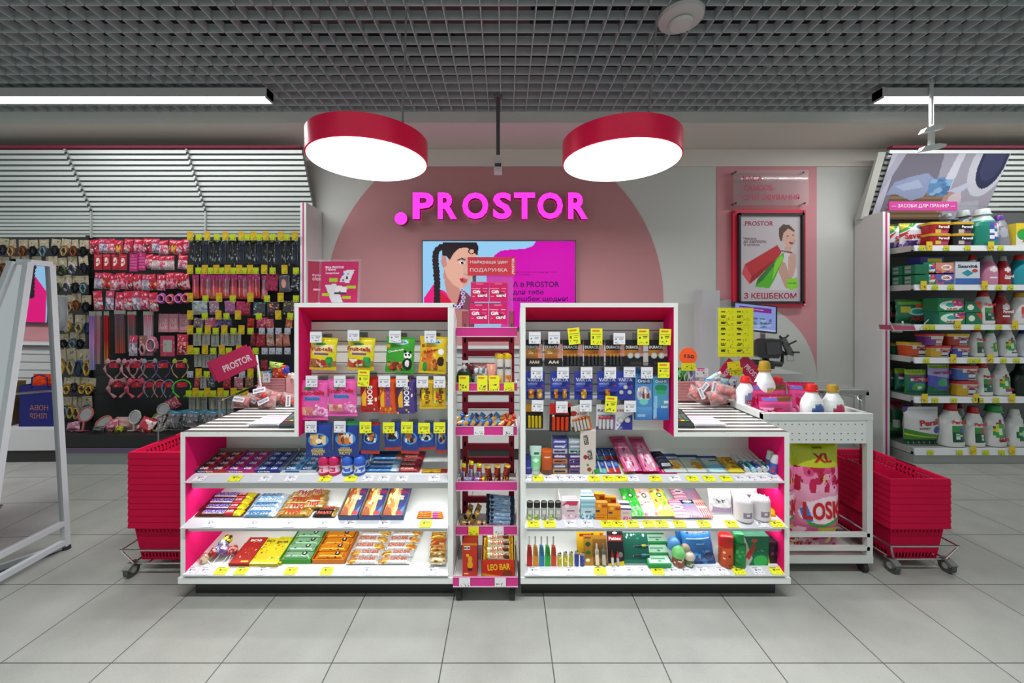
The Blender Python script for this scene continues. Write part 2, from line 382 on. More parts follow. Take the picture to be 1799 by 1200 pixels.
# ---------------- television ----------------
ty = WY-.062; k2 = ty/F
def tv(cx_, cy_): return ((cx_-75)/1612, 1-(cy_-140)/906)
def TP(pts, c): return ('p', [tv(a, b) for a, b in pts], c)
BL, HR, SK, SK2 = '#8fc4e8', '#241a20', '#d9a592', '#c08478'
def blob():
    return TP([(1275,140),(1240,190),(1150,220),(1000,228),(900,240),(830,290),(820,340),(800,440),(750,500),(752,560),(790,660),(880,740),(930,860),(900,1046),(1700,1046),(1700,130)], '#c800a8')
Lr = [('c', BL), blob(), ('g', 0, 0, 1, 1, '#000000', '#000000') if False else ('e', 2, 2, .1, .1, BL),
  TP([(640,430),(600,520),(600,600),(640,600)], HR),
  TP([(85,740),(190,590),(240,640),(300,660),(420,780),(480,900),(500,1046),(85,1046)], '#e0127a'), TP([(230,650),(300,700),(400,800),(440,1046),(330,1046),(250,800)], '#c8123a'),
  TP([(300,560),(330,700),(430,860),(600,900),(560,700),(470,620)], SK2), TP([(480,640),(560,700),(620,760),(620,1046),(470,1046),(420,860)], '#6a1540'),
  TP([(420,850),(560,860),(560,1046),(440,1046)], '#a87a72'),
  TP([(340,320),(440,210),(560,200),(640,260),(655,330),(640,430),(600,520),(540,610),(470,640),(400,600),(330,520),(300,430)], SK),
  TP([(300,430),(330,520),(400,600),(470,640),(430,650),(330,590),(290,520)], SK2),
  TP([(275,290),(320,300),(330,400),(290,420),(268,360)], SK2),
  TP([(290,150),(640,150),(665,200),(655,290),(610,260),(540,205),(460,215),(400,270),(360,340),(330,300),(280,290),(275,220)], HR),
  ('e',)+tv(590,245)+(.022,.035,HR), ('e',)+tv(592,247)+(.015,.023,SK), ('e',)+tv(545,300)+(.012,.018,SK),
  TP([(440,335),(490,315),(530,330),(528,345),(485,332),(445,345)], HR), TP([(455,360),(490,350),(525,365),(515,382),(480,385)], '#e8dad8'), ('e',)+tv(492,368)+(.010,.016,'#22181c'),
  TP([(600,345),(640,335),(645,348),(605,358)], HR), ('e',)+tv(620,372)+(.008,.013,'#22181c'),
  TP([(505,470),(540,490),(585,480),(560,500),(520,495)], SK2), TP([(460,535),(500,525),(550,540),(545,570),(510,585),(480,570)], '#c02a3a'), TP([(470,545),(540,548),(500,556)], '#7a1020'),
  ]
for a, b in ((270,200),(235,225),(215,260),(210,300),(208,340),(212,380),(215,420),(220,460),(218,500),(225,540),(228,580),(225,620),(225,660),(228,700),(225,740),(225,780)):
    Lr += [('e',)+tv(a, b)+(.022,.034,HR)]
for i, (a, b) in enumerate(((490,650),(500,690),(505,730),(500,770),(480,800),(455,830),(425,830),(400,815))): Lr += [('e',)+tv(a, b)+(.014,.020,'#c8c2e0'), ('e',)+tv(a, b)+(.006,.010,'#4a3a6a')]
e = empty('television', (0, ty, 0), 'wall television showing a woman with dark braids beside a magenta shape', 'television')
x0, x1, z0, z1 = (741-VX)*k2, (1012-VX)*k2, H+(VY-577)*k2, H+(VY-422)*k2
MB().box(x0, x1, 0, .045, z0, z1, (.02,.02,.03), 'plastic').build('casing', e)
s = MB(); s.sheet(x1-x0-.02, z1-z0-.02, Lr, 260, 146, lambda u, v: 0, m='screen')
DK = '#3a0850'
W_, H_ = x1-x0-.02, z1-z0-.02
def tvt(t, cx0, cx1, cy, hpx):
    a, b = tv(cx0, cy); c, _ = tv(cx1, cy); s.text(t, ((a+c)/2-.5)*W_, b*H_, (c-a)*W_, hpx/906*H_, DK, .001, 'screen', bold=.02 if hpx > 30 else 0)
tvt('А в PROSTOR', 1030, 1520, 592, 62); tvt('для тебе', 1030, 1355, 680, 60); tvt('кешбек щодня!', 1030, 1610, 750, 62)
tvt('навіть коли сьогодні не було', 1030, 1500, 466, 22); tvt('у себе', 1050, 1215, 494, 20)
s.build('screen', e, loc=((x0+x1)/2, -.002, z0+.01))

# ---------------- poster and acrylic sign on the pink panel ----------------
py_ = WY-.045; k3 = py_/F
def q3(cx_, cy_): return ((1230+cx_/4.286-VX)*k3, H+(VY-(280+cy_/4.286))*k3)
e = empty('framed_poster', (0, py_, 0), 'black framed poster of a smiling woman carrying red and green shopping bags', 'poster')
(a, b), (c, d) = q3(248, 1108), q3(795, 380)
MB().box(a, c, .0, .03, b, d, (.75,.008,.045), 'plastic').build('red_backing', e)
for u_, v_ in ((262,395),(782,395),(782,1095)):
    X, Z = q3(u_, v_); MB().box(X-.008, X+.008, -.012, 0, Z-.008, Z+.008, (.6,.6,.6), 'chrome').build('standoff', e)
(a, b), (c, d) = q3(280, 1085), q3(772, 408)
MB().box(a, c, -.025, -.001, b, b+.02, (.015,.015,.02), 'plastic').box(a, c, -.025, -.001, d-.02, d, (.015,.015,.02), 'plastic').box(a, a+.02, -.025, -.001, b, d, (.015,.015,.02), 'plastic').box(c-.02, c, -.025, -.001, b, d, (.015,.015,.02), 'plastic').build('frame', e)
(a, b), (c, d) = q3(298, 1075), q3(752, 420)
def pq(cx_, cy_): return ((cx_-298)/454, 1-(cy_-420)/655)
def PP(pts, c_): return ('p', [pq(m_, n_) for m_, n_ in pts], c_)
Lp = [('c', '#c9c0c6'), PP([(540,820),(600,740),(640,700),(700,720),(730,860),(700,980),(640,985),(520,985)], '#d8d4da'),
 PP([(600,760),(640,780),(665,860),(690,980),(640,970),(610,900),(590,850)], '#c99f8e'),
 PP([(660,740),(690,700),(720,720),(720,800),(700,880),(670,900),(662,850)], '#cfa594'), PP([(655,880),(665,960),(700,980),(710,900)], '#c99f8e'),
 PP([(650,650),(690,660),(680,690),(700,720),(640,700),(630,670)], '#cfa594'),
 PP([(610,560),(630,520),(690,510),(715,560),(718,620),(700,655),(665,665),(635,640),(612,600)], '#d8ad9c'),
 PP([(590,570),(592,520),(620,490),(670,495),(715,540),(700,545),(660,520),(625,555),(612,620),(600,610)], '#5a4136'),
 ('e',)+pq(658,578)+(.018,.007,'#3a2a30'), ('e',)+pq(697,570)+(.016,.007,'#3a2a30'), PP([(665,625),(712,612),(700,635),(680,640)], '#8a2230'), PP([(670,626),(708,616),(698,626)], '#f0eaea'),
 PP([(335,790),(580,645),(610,695),(600,720),(420,900),(370,940),(312,860)], '#c2323a'), PP([(335,790),(385,880),(370,940),(312,860)], '#d8505a'), PP([(385,880),(600,720),(560,770),(415,905),(370,940)], '#a0282c'),
 PP([(430,900),(560,760),(625,700),(630,740),(560,900),(520,970),(410,960)], '#58b82c'), PP([(430,900),(560,760),(580,770),(470,910),(420,950)], '#3c7a3c'), PP([(560,780),(610,720),(625,745),(540,910)], '#8ed83c'),
 PP([(605,685),(690,700),(688,708),(604,692)], '#4a3040'), PP([(645,905),(725,890),(735,965),(680,985),(650,960)], '#8ed83c')]
s = MB(); w_, h_ = c-a, d-b; s.sheet(w_, h_, Lp, 110, 160, lambda u, v: 0)
def pt(t, x0_, x1_, cy, hp, c_='#b0204a', bd=.0):
    u0, v0 = pq(x0_, cy); u1, _ = pq(x1_, cy); s.text(t, ((u0+u1)/2-.5)*w_, v0*h_, (u1-u0)*w_, hp/655*h_, c_, .0012, bold=bd)
pt('.PROSTOR', 325, 548, 484, 34, bd=.012); pt('Чекала', 325, 420, 597, 22, '#6a3050'); pt('до зарплати,', 325, 497, 624, 26, '#6a3050'); pt('а купила', 328, 443, 648, 22, '#6a3050')
pt('З КЕШБЕКОМ', 328, 722, 1027, 44, bd=.018); pt('купуй зараз', 655, 722, 932, 14, '#205020')
s.build('print', e, loc=((a+c)/2, -.004, b))
e = empty('acrylic_sign', (0, WY-.06, 0), 'clear acrylic wall sign with crimson capital words above the framed poster', 'sign')
(a, b), (c, d) = q3(245, 348), q3(808, 85)
MB().box(a, c, 0, .005, b, d, (.9,.9,.9), 'acryl').build('acrylic_plate', e)
s = MB()
for t, x0_, x1_, cy, hp in (('КАСА', 316, 460, 148, 40), ('САМООБ-', 320, 556, 218, 42), ('СЛУГОВУВАННЯ', 318, 738, 288, 38)):
    X0, Z = q3(x0_, cy); X1, _ = q3(x1_, cy); s.text(t, (X0+X1)/2, Z, X1-X0, hp/4.286*k3, (.55,.01,.08), .001, bold=.012)
s.build('lettering', e)
for u_, v_ in ((258,100),(775,100),(258,335),(775,335)):
    X, Z = q3(u_, v_); MB().tube([(X, -.01, Z), (X, .05, Z)], .008, (.25,.25,.25), 'chrome', 10).build('standoff', e)
# ---------------- product shapes ----------------
NPX = .0030   # print cell size in metres (about one pixel and a half of the photograph)
def cells(w, h, s=1.0): s *= 1.25; return max(6, min(84, int(w/NPX*s))), max(6, min(110, int(h/NPX*s)))
def pouch(w, h, t, layers, m='film', texts=(), seed=0, res=1.0, crimp=.07, flare=.0):
    """pillow bag with crimped top and bottom seams; origin bottom centre, front towards -Y"""
    rr = np.random.RandomState(seed+3); ph = rr.rand(4)*6.28
    def d(u, v):
        a = max(0, 1-abs(2*u-1)**2.6)**.6; e = min(v, 1-v)
        b = 0 if e < crimp else min(1, ((e-crimp)/(.22)))**.55
        return .0006+t/2*a*b*(1+.10*math.sin(9*u+ph[0]+4*v)*math.sin(7*v+ph[1]))+.0006*math.sin(40*u+ph[2])*(1-b)
    nu, nv = cells(w, h, res); mb = MB(); mb.sheet(w, h, layers, nu, nv, d, lambda u, v: d(u, v)-.0002, m)
    # gentle pinch of the sides
    for i, (x, y, z) in enumerate(mb.v):
        v = z/h; e = min(v, 1-v); k = 1-.05*min(1, e/.25)+.012*math.sin(17*v+ph[3]); mb.v[i] = (x*k, y, z)
    f = t/2*1.07+.0009 if t < .1 else (lambda X, Z: d(min(1, max(0, X/w+.5)), min(1, max(0, Z/h)))+.003)
    for t_ in texts: T(mb, w, h, t_, f, m)
    return mb
def T(mb, w, h, t_, f, m='card'):
    s, u, v, tw, th, col = t_[:6]; rot = t_[6] if len(t_) > 6 else 0
    a, b = (tw*w, th*h) if abs(rot) < 45 or abs(rot) > 135 else (tw*h, th*w)
    mb.text(s, (u-.5)*w, v*h, a, b, col, f, 'card', rot, bold=.03)
def carton(w, h, d, layers, side=None, top=None, m='card', texts=(), res=1.0):
    """printed carton; origin bottom centre of the front face, depth towards +Y"""
    nu, nv = cells(w, h, res); mb = MB(); mb.sheet(w, h, layers, nu, nv, lambda u, v: 0, m=m)
    A = paint(layers, 8, 8); c = tuple(np.median(A.reshape(-1, 3), 0)); sd = side or c; tp = top or sd
    for q, cc in ((((-w/2,0,0),(-w/2,0,h),(-w/2,d,h),(-w/2,d,0)), sd), (((w/2,0,0),(w/2,d,0),(w/2,d,h),(w/2,0,h)), sd), (((-w/2,0,h),(w/2,0,h),(w/2,d,h),(-w/2,d,h)), tp),
                  (((-w/2,0,0),(-w/2,d,0),(w/2,d,0),(w/2,0,0)), sd), (((-w/2,d,0),(-w/2,d,h),(w/2,d,h),(w/2,d,0)), sd)): mb.poly(q, cc, m)
    for t_ in texts: T(mb, w, h, t_, .0007)
    return mb
def card(w, h, layers, m='card', texts=(), th=.0014, res=1.0):
    nu, nv = cells(w, h, res); mb = MB(); mb.sheet(w, h, layers, nu, nv, lambda u, v: th/2, lambda u, v: th/2, m)
    for t_ in texts: T(mb, w, h, t_, th/2+.0006)
    return mb
def bar(w, h, t, layers, texts=(), m='foil', seed=0):
    """flow-wrapped bar: long along X, crimped fins at both ends"""
    def d(u, v):
        e = min(u, 1-u); b = 0 if e < .06 else min(1, (e-.06)/.07)**.5; a = max(0, 1-abs(2*v-1)**2.4)**.6
        return .0005+t/2*a*b
    nu, nv = cells(w, h); mb = MB(); mb.sheet(w, h, layers, nu, nv, d, d, m)
    f = t/2+.0016
    for t_ in texts: T(mb, w, h, t_, f)
    return mb
def can(r, h, layers=None, col='#fff', cap=None, caph=.25, capr=.9, neck=.0, m='plastic', seg=18, capm='plastic'):
    mb = MB(); hb = h*(1-caph) if cap else h
    mb.vessel([(0, r*.94, r*.94), (.003, r, r), (hb-.006, r, r), (hb, r*.9, r*.9)], layers, col, m, seg, nr=int(hb/NPX) if layers else None)
    ob = [mb]
    if cap:
        c = MB(); rr_ = r*capr; c.vessel([(hb-.001, rr_, rr_), (h-.006, rr_, rr_), (h-.002, rr_*.88, rr_*.88), (h, rr_*.6, rr_*.6)], col=cap, m=capm, seg=seg); ob.append(c)
    return ob
def detergent(w, h, body, layers, cap, handle=True, m='plastic', texts=(), capw=.36, seg=22, dep=.34, hside=1):
    """jug: shouldered body, side handle with an opening, screw cap; returns parts (name, mb)"""
    hb = h*.84; W2 = w/2
    prof = []
    for z, a in ((0, .90), (.02, .97), (.10, 1), (.50, 1), (.62, .98), (.74, .86), (.84, .62), (.93, .42), (1, .36)):
        cut = 0
        if handle and .40 < z < .80: cut = .26
        rx = W2*(a-cut/2); prof.append((z*hb, rx, w*dep*(.5+.5*a), -W2*cut/2*hside))
    mb = MB(); mb.vessel(prof, layers, body, m, seg, sq=.85, nr=int(hb/.006), W=W2)
    out = [('body', mb)]
    for t_ in texts:
        s, u, v, tw, th, col = t_[:6]; mb.text(s, (u-.5)*w, v*hb, tw*w, th*hb, col, w*dep+.0012, 'card', t_[6] if len(t_) > 6 else 0, bold=.04)
    if handle:
        hm = MB(); x = W2*hside
        hm.tube([(x*.45, 0, hb*.83), (x*.78, 0, hb*.80), (x*.93, 0, hb*.66), (x*.95, 0, hb*.48), (x*.88, 0, hb*.36), (x*.6, 0, hb*.30)], [w*.07]*6, body, m, 8); out.append(('handle', hm))
    cm = MB(); r = w*capw/2
    cm.vessel([(hb-.004, r*1.12, r*1.12), (hb+.004, r*1.12, r*1.12), (hb+.006, r, r), (h-.01, r*.9, r*.9), (h-.003, r*.8, r*.8), (h, r*.5, r*.5)], col=cap, m=m, seg=18); out.append(('cap', cm))
    return out
def lay(x): return x
def place_parts(name, parts, loc, label, cat, group=None, rot=(0,0,0)):
    e = empty(name, loc, label, cat, group, rot)
    for n, mb in parts: mb.build(n, e, smooth=True)
    return e

# ---------------- the two checkout displays ----------------
PKC = (.86,.008,.16); WH = (.78,.80,.78)  # PKC: side pink, with the bluish LED glow put into its colour
YF, YS, YB = 1.70, 1.812, 1.955
def X_(px, Y=YF): return (px-VX)*Y/F
SH = {'t': (.536, 1.742, .215), 'm': (.345, 1.722, .172), 'b': (.129, 1.735, .24)}
def shelf_at(k, Y): a, y0, s = SH[k]; return a+s*(Y-y0)
def on(k, px, py, lift=0):
    a, y0, s = SH[k]; Y = (H-a-lift+s*y0)/(s+(py-VY)/F); Y = max(1.715, min(Y, 1.94))
    return ((px-VX)*Y/F, Y, shelf_at(k, Y)+lift)
STR = []
def unit(side):
    lft = side == 'left'
    if lft: xo, xi0, xi1, xe, tb0, tb1 = X_(317), X_(325), X_(787), X_(796), X_(517), X_(524.3)
    else: xo, xi0, xi1, xe, tb0, tb1 = X_(1387), X_(1378.5), X_(923), X_(914.5), X_(1191), X_(1184)
    lo, hi = min(xo, xe), max(xo, xe); e = empty('checkout_display', ((lo+hi)/2, YF, 0), 'white display unit, pink inside, with three sloping lit shelves, %s of the narrow rack' % side, 'display unit', 'checkout display units')
    e0 = Vector(e.location)
    def B(mb, name, par=None, **k):
        return mb.build(name, par or e, loc=(-e0.x, -e0.y, 0) if par is None else (0,0,0), **k)
    il, ih = min(xi0, xi1), max(xi0, xi1); cz = .740
    # low outer side panel and tall inner side panel, pink faces inside
    a, b = sorted((xo, xi0)); ins = b if lft else a
    B(MB().box(a, b, YF, YB+.02, .08, cz-.018, WH).box(*sorted((ins, ins+(.001 if lft else -.001))), YF+.002, YB, .10, cz-.019, PKC, 'matte'), 'side_panel')
    a, b = sorted((xe, xi1)); ins = a if lft else b
    prof = [(YF, .08), (YB+.02, .08), (YB+.02, .735), (YS+.02, .735), (YS+.02, 1.233), (YF+.03, 1.306), (YF, 1.306)]
    B(MB().prism(prof, a, b, WH, 'board', 'x').prism([(YF+.002, .10), (YB, .10), (YB, .735), (YS, .735), (YS, 1.233), (YF+.03, 1.303), (YF+.002, 1.303)], *sorted((ins, ins+(-.001 if lft else .001))), WH if lft else WH, 'board', 'x'), 'side_panel')
    a, b = sorted((tb0, tb1)); ins = b if lft else a
    prof = [(YF, .722), (YS+.02, .722), (YS+.02, 1.233), (YF+.03, 1.306), (YF, 1.306)]
    B(MB().prism(prof, a, b, WH, 'board', 'x').prism([(YF+.002, .723), (YS, .723), (YS, 1.233), (YF+.03, 1.303), (YF+.002, 1.303)], *sorted((ins, ins+(.001 if lft else -.001))), PKC, 'matte', 'x'), 'tall_side_panel')
    t0, t1 = min(tb0, xe), max(tb0, xe); u0, u1 = (tb1, xi1) if lft else (xi1, tb1)
    B(MB().box(t0, t1, YF-.001, YF+.045, 1.293, 1.312, WH), 'top_board')
    B(MB().prism([(YF+.004, 1.293), (YF+.04, 1.293), (YS+.02, 1.24), (YS+.02, 1.225), (YS, 1.225), (YS, 1.2335)], u0, u1, (.72,.004,.065), 'matte', 'x'), 'sloping_header')  # header pink, without the LED glow tint of the side faces
    # slatwall: boards with open grooves
    sl = MB().box(u0, u1, YS+.006, YS+.018, .722, 1.235, (.12,.12,.12)); z = 1.232; g = H+(VY-580.6)*YS/F
    while g > .80: sl.box(u0, u1, YS, YS+.006, g+.002, z, WH); z = g-.002; g -= .0506
    sl.box(u0, u1, YS, YS+.006, .717, z, WH); B(sl, 'slatwall')
    # low counter with striped top
    k0, k1 = (xo, tb0) if lft else (tb0, xo)
    def stripes(N, L, b_):
        tc = N.new('ShaderNodeTexCoord'); sp = N.new('ShaderNodeSeparateXYZ'); L.new(tc.outputs['Object'], sp.inputs[0])
        m1 = N.new('ShaderNodeMath'); m1.operation = 'MULTIPLY'; m1.inputs[1].default_value = 1/.053; m2 = N.new('ShaderNodeMath'); m2.operation = 'FRACT'
        m3 = N.new('ShaderNodeMath'); m3.operation = 'LESS_THAN'; m3.inputs[1].default_value = .56; L.new(sp.outputs[1], m1.inputs[0]); L.new(m1.outputs[0], m2.inputs[0]); L.new(m2.outputs[0], m3.inputs[0])
        mx = N.new('ShaderNodeMix'); mx.data_type = 'RGBA'; mx.inputs[6].default_value = (.72,.73,.71,1); mx.inputs[7].default_value = (.16,.15,.14,1)
        L.new(m3.outputs[0], mx.inputs[0]); L.new(mx.outputs[2], b_.inputs['Base Color']); b_.inputs['Roughness'].default_value = .35
        mr = N.new('ShaderNodeMath'); mr.operation = 'MULTIPLY'; mr.inputs[1].default_value = .6; L.new(m3.outputs[0], mr.inputs[0]); L.new(mr.outputs[0], b_.inputs['Metallic'])
    if not STR: STR.append(nodemat('striped_counter_steel', stripes))
    ct = B(MB().box(k0, k1, YF, 2.36, cz-.018, cz, WH), 'counter_top')
    MB().box(k0+.003, k1-.001, 0, .655, 0, .0012, WH, STR[0]).build('striped_inlay', ct, loc=(0, YF+.003, cz))
    B(MB().box(min(k0, k1)+.005, max(k0, k1)-.005, 2.30, 2.32, .0, cz-.018, (.5,.5,.5)), 'rear_support')
    # lower back panel, floor board, plinth
    B(MB().box(il, ih, YB-.004, YB+.016, .10, cz-.018, WH).box(t0+.01, t1-.01, YS+.02, YB, cz-.02, cz-.003, WH), 'back_panel')
    B(MB().box(lo-.008 if lft else lo, hi if lft else hi+.003, YF-.004, YF+.04, .075, .102, WH).box(lo+.01, hi-.01, YF+.04, YB, .08, .098, WH), 'base_board')
    B(MB().box(lo+.032 if lft else lo+.005, hi-.005 if lft else hi-.032, 1.744, 1.76, 0, .08, (.02,.02,.022)).box(lo+.04, hi-.04, 1.76, YB, 0, .08, (.02,.02,.022)), 'plinth')
    for kk in 'tmb':
        a_, y0, s = SH[kk]; zb = shelf_at(kk, YB-.004)
        ang = math.atan(s)
        sh = B(MB().prism([(y0, a_), (YB-.004, zb), (YB-.004, zb-.016), (y0, a_-.016)], il+.002, ih-.002, WH, 'board', 'x').box(il+.006, ih-.006, y0-.012, y0-.002, a_-dict(t=.056, m=.046, b=.03)[kk], a_-.006, (.55,.57,.55)), 'shelf')
        yo = y0-.044; zo = a_-.014
        MB().prism([(yo, zo), (y0, a_+.0015), (y0, a_-.001), (yo, zo-.004)], il-.004, ih+.002, (.60,.62,.66), 'plastic', 'x').build('price_strip', sh)
        if kk != 'b':
            MB().box(il+.01, ih-.01, y0+.002, y0+.016, a_-.03, a_-.017, (.8,.8,.8), 'glow').build('light_strip', sh)
        for px, c in LBL[side+kk]:
            Y = (yo+y0)/2; X = (px-VX)*(Y)/F; zc = (zo+a_)/2+.0022; w = .054 if c == 'y' else .050
            col = (.80,.82,.02) if c == 'y' else (.80,.80,.84); dk = (.10,.10,.03) if c == 'y' else (.18,.17,.25)
            la = MB(); la.sheet(w, .036, [('c', col), ('r', .30, .52, .42, .74, dk), ('r', .12, .86, .62, .93, dk), ('r', .50, .62, .86, .68, dk), ('n', .08, .05, .9, .35, [dk], 6, .035)], 18, 12, lambda u, v: 0)
            la.build('price_label', sh, loc=(X, yo+.002, zo+.0032), rot=(-R(90)+math.atan2(a_-zo, y0-yo), 0, 0))
    return e
LBL = dict(
 leftt=[(352,'w'),(414,'y'),(467,'w'),(512,'w'),(572,'y'),(617,'y'),(647,'w'),(675,'w'),(707,'w'),(763,'w')],
 leftm=[(370,'w'),(447,'w'),(510,'w'),(570,'w'),(615,'w'),(675,'w'),(748,'y')],
 leftb=[(337,'w'),(360,'w'),(390,'y'),(425,'y'),(462,'w'),(512,'y'),(575,'y'),(647,'w'),(760,'w')],
 rightt=[(927,'w'),(944,'y'),(963,'w'),(983,'w'),(1003,'w'),(1022,'w'),(1044,'y'),(1069,'y'),(1091,'y'),(1112,'w'),(1151,'y'),(1185,'w'),(1216,'y'),(1245,'y'),(1275,'y'),(1300,'w'),(1320,'w'),(1340,'w'),(1359,'w')],
 rightm=[(937,'y'),(965,'y'),(1002,'w'),(1031,'w'),(1066,'y'),(1086,'y'),(1111,'y'),(1139,'y'),(1162,'y'),(1193,'y'),(1236,'y'),(1284,'y'),(1337,'w'),(1364,'y')],
 rightb=[(938,'w'),(1002,'w'),(1054,'y'),(1082,'w'),(1108,'w'),(1131,'w'),(1155,'y'),(1183,'w'),(1204,'w'),(1234,'w'),(1268,'w'),(1297,'y'),(1331,'w'),(1363,'y')])
unit('left'); unit('right')

# ---------------- narrow rack between the displays ----------------
e = empty('display_rack', (X_(855, 1.79), 1.72, 0), 'narrow wheeled pink metal rack with six tray shelves standing between the two checkout displays', 'rack')
cxr = e.location.x; RED = (.30,.006,.03)
for s in (-1, 1):
    m_ = MB()
    m_.box(s*.118-.014, s*.118+.014, .235, .26, .09, 1.275, RED, 'metal')
    m_.build('upright', e)
    sl = MB(); z = .14
    while z < 1.25: sl.box(s*.118-.005, s*.118+.005, .2335, .2355, z, z+.022, (.01,.005,.005), 'matte'); z += .075
    sl.build('slot_row', e)
for i, z in enumerate([.16,.30,.37,.50,.57,.66,.78,.85,.98,1.045,1.12]):
    MB().box(-.12, .12, .240, .256, z, z+.030, RED, 'metal').build('cross_bar', e)
TR = [(1.2015, 1.156, .07), (.944, .903, .07), (.743, .698, .07), (.487, .442, .07), (.281, .236, .07), (.121, .076, -.04)]
MG = (.62,.03,.25)
for i, (zt_, zb_, yf) in enumerate(TR):
    hw = .1415; t_ = MB().box(-hw, hw, yf, .236, zb_+.008, zb_+.012, WH, 'plastic').box(-hw, -hw+.003, yf, .236, zb_+.008, zt_-.012, WH, 'plastic').box(hw-.003, hw, yf, .236, zb_+.008, zt_-.012, WH, 'plastic').build('tray', e)
    MB().box(-hw, hw, yf-.004, yf, zb_, zt_, MG, 'plastic').box(-hw, hw, yf-.006, yf-.004, zb_, zb_+.004, (.72,.5,.6), 'plastic').box(-hw, hw, yf-.006, yf-.004, zt_-.003, zt_, (.72,.5,.6), 'plastic').build('price_strip', t_)
for i, x, c in ((1,-.105,'y'),(1,-.02,'y'),(1,.035,'y'),(1,.104,'y'),(2,-.035,'w'),(2,.1,'w'),(4,-.06,'y'),(4,.055,'w'),(5,-.09,'w'),(5,.065,'w')):
    zt_, zb_, yf = TR[i]; col = (.80,.82,.02) if c == 'y' else (.78,.78,.80); tall = c == 'y' and i == 1 and x < .1
    la = [('c', col), ('n', .08, .05, .9, .45, [(.1,.1,.05)], 10, .05)]+([('r', .1, .80, .7, .9, (.75,.15,.02))] if tall else [])
    card(.048, .072 if tall else .040, la).build('price_label', e, loc=(x, yf-.0075, zb_+.003))
for sx_ in (-1, 1):
    for yy in (-.005, .22):
        w = MB(); w.tube([(sx_*.118-.012, yy, .026), (sx_*.118+.012, yy, .026)], .026, (.02,.02,.02), 'rubber', 20).box(sx_*.118-.015, sx_*.118+.015, yy-.012, yy+.02, .030, .077, (.03,.03,.03), 'plastic').build('caster', e)
MB().box(-.13, .13, -.02, .24, .068, .076, WH, 'metal').build('base_plate', e)

# ---------------- baskets on wheeled frames ----------------
BK = (.52,.002,.045)
def basket():
    """nestable shopping basket: walls with slots, wide rim skirt; origin at rim top centre"""
    m = MB(); h = .200; t = .0016; w, d = .147, .205
    def ring(k, z): return [(-w+k, -d+k, z), (w-k, -d+k, z), (w-k, d-k, z), (-w+k, d-k, z)]
    def strip(a, b, col=BK):
        for i in range(4): m.poly([a[i], a[(i+1) % 4], b[(i+1) % 4], b[i]], col, 'matte')
    o, i_ = ring(0, 0), ring(.012, 0); sk = ring(-.002, -.029); bot = ring(.034, -h)
    strip(sk, o); strip(o, i_)
    # walls in horizontal bands with slotted rows between solid bars
    n0 = .012; lv = [0, -.018, -.055, -.085, -.12, -.16, -.186, -h]
    def wall(z0, z1, slots):
        k0, k1 = .012+(.034-.012)*(-z0/h), .012+(.034-.012)*(-z1/h); A, B = ring(k0, z0), ring(k1, z1)
        for i in range(4):
            a, b, c, e_ = Vector(A[i]), Vector(A[(i+1) % 4]), Vector(B[(i+1) % 4]), Vector(B[i])
            if not slots: m.poly([a, b, c, e_], BK, 'matte'); continue
            n = 14 if i % 2 == 0 else 18
            for j in range(n):
                s0, s1 = j/n, (j+.5)/n; m.poly([a.lerp(b, s0), a.lerp(b, s1), e_.lerp(c, s1), e_.lerp(c, s0)], BK, 'matte')
            m.poly([a.lerp(b, 1-.03), b, c, e_.lerp(c, 1-.03)], BK, 'matte')
    for q, (z0, z1) in enumerate(zip(lv, lv[1:])): wall(z0, z1, q in (1, 5))
    m.poly(bot, BK, 'matte')
    for s in (-1, 1):   # hand openings are moulded lips on the long sides
        m.box(s*(w-.008)-.004, s*(w-.008)+.004, -.05, .05, .0, .004, (.06,.002,.01), 'plastic')
    return m
bk_me = None
def stack(name, x, y, ztop, n, where):
    global bk_me
    z = ztop; obs = []
    for i in range(n):
        if bk_me is None: o = basket().build('shopping_basket'); bk_me = o
        else: o = clone(bk_me)
        o.location = (x, y, z-i*.0305); tag(o, 'crimson shopping basket, %s in the nested stack %s' % (TOPO[i] if i < n-1 else 'lowest, fully visible one', where), 'shopping basket', 'nested baskets %s' % where)
        zb = z-i*.0305-.20
    # wheeled wire frame
    e = empty('basket_trolley', (x, y, 0), 'chromed wire trolley on casters carrying the basket stack %s' % where, 'basket trolley', 'basket trolleys')
    CH = (.62,.62,.60)
    for zz, sx_, sy_ in ((.140, .165, .225), (.062, .128, .20)):
        MB().tube([(-sx_, -sy_, zz), (sx_, -sy_, zz), (sx_, sy_, zz), (-sx_, sy_, zz)], .005, CH, 'chrome', 8, True).build('wire_ring', e)
    fr = MB()
    for s in (-1, 1):
        for t in (-1, 1): fr.tube([(s*.165, t*.225, .14), (s*.128, t*.20, .062)], .005, CH, 'chrome', 8)
        fr.tube([(s*.06, -.2, .062), (s*.06, .2, .062)], .004, CH, 'chrome', 6)
    fr.build('wire_frame', e)
    for s in (-1, 1):
        for t in (-1, 1):
            c = MB(); r_ = .033; xx, yy = s*.135, t*.19
            c.tube([(xx-.011, yy-.01, r_), (xx+.011, yy-.01, r_)], r_, (.07,.075,.07), 'rubber', 20).tube([(xx-.0125, yy-.01, r_), (xx+.0125, yy-.01, r_)], r_*.45, (.35,.36,.35), 'plastic', 14)
            c.build('wheel', e)
            MB().prism([(yy-.035, r_), (yy-.01, r_+.028), (yy+.02, .062), (yy-.02, .066), (yy-.045, .05)], xx-.016, xx+.016, (.16,.17,.16), 'plastic', 'x').tube([(xx, yy, .05), (xx, yy, .068)], .012, (.4,.4,.4), 'chrome', 10).build('fork', e)
stack('l', -1.664, 2.055, .597, 12, 'left of the checkout')
stack('r', 2.025, 2.085, .455, 8, 'right of the trolley')

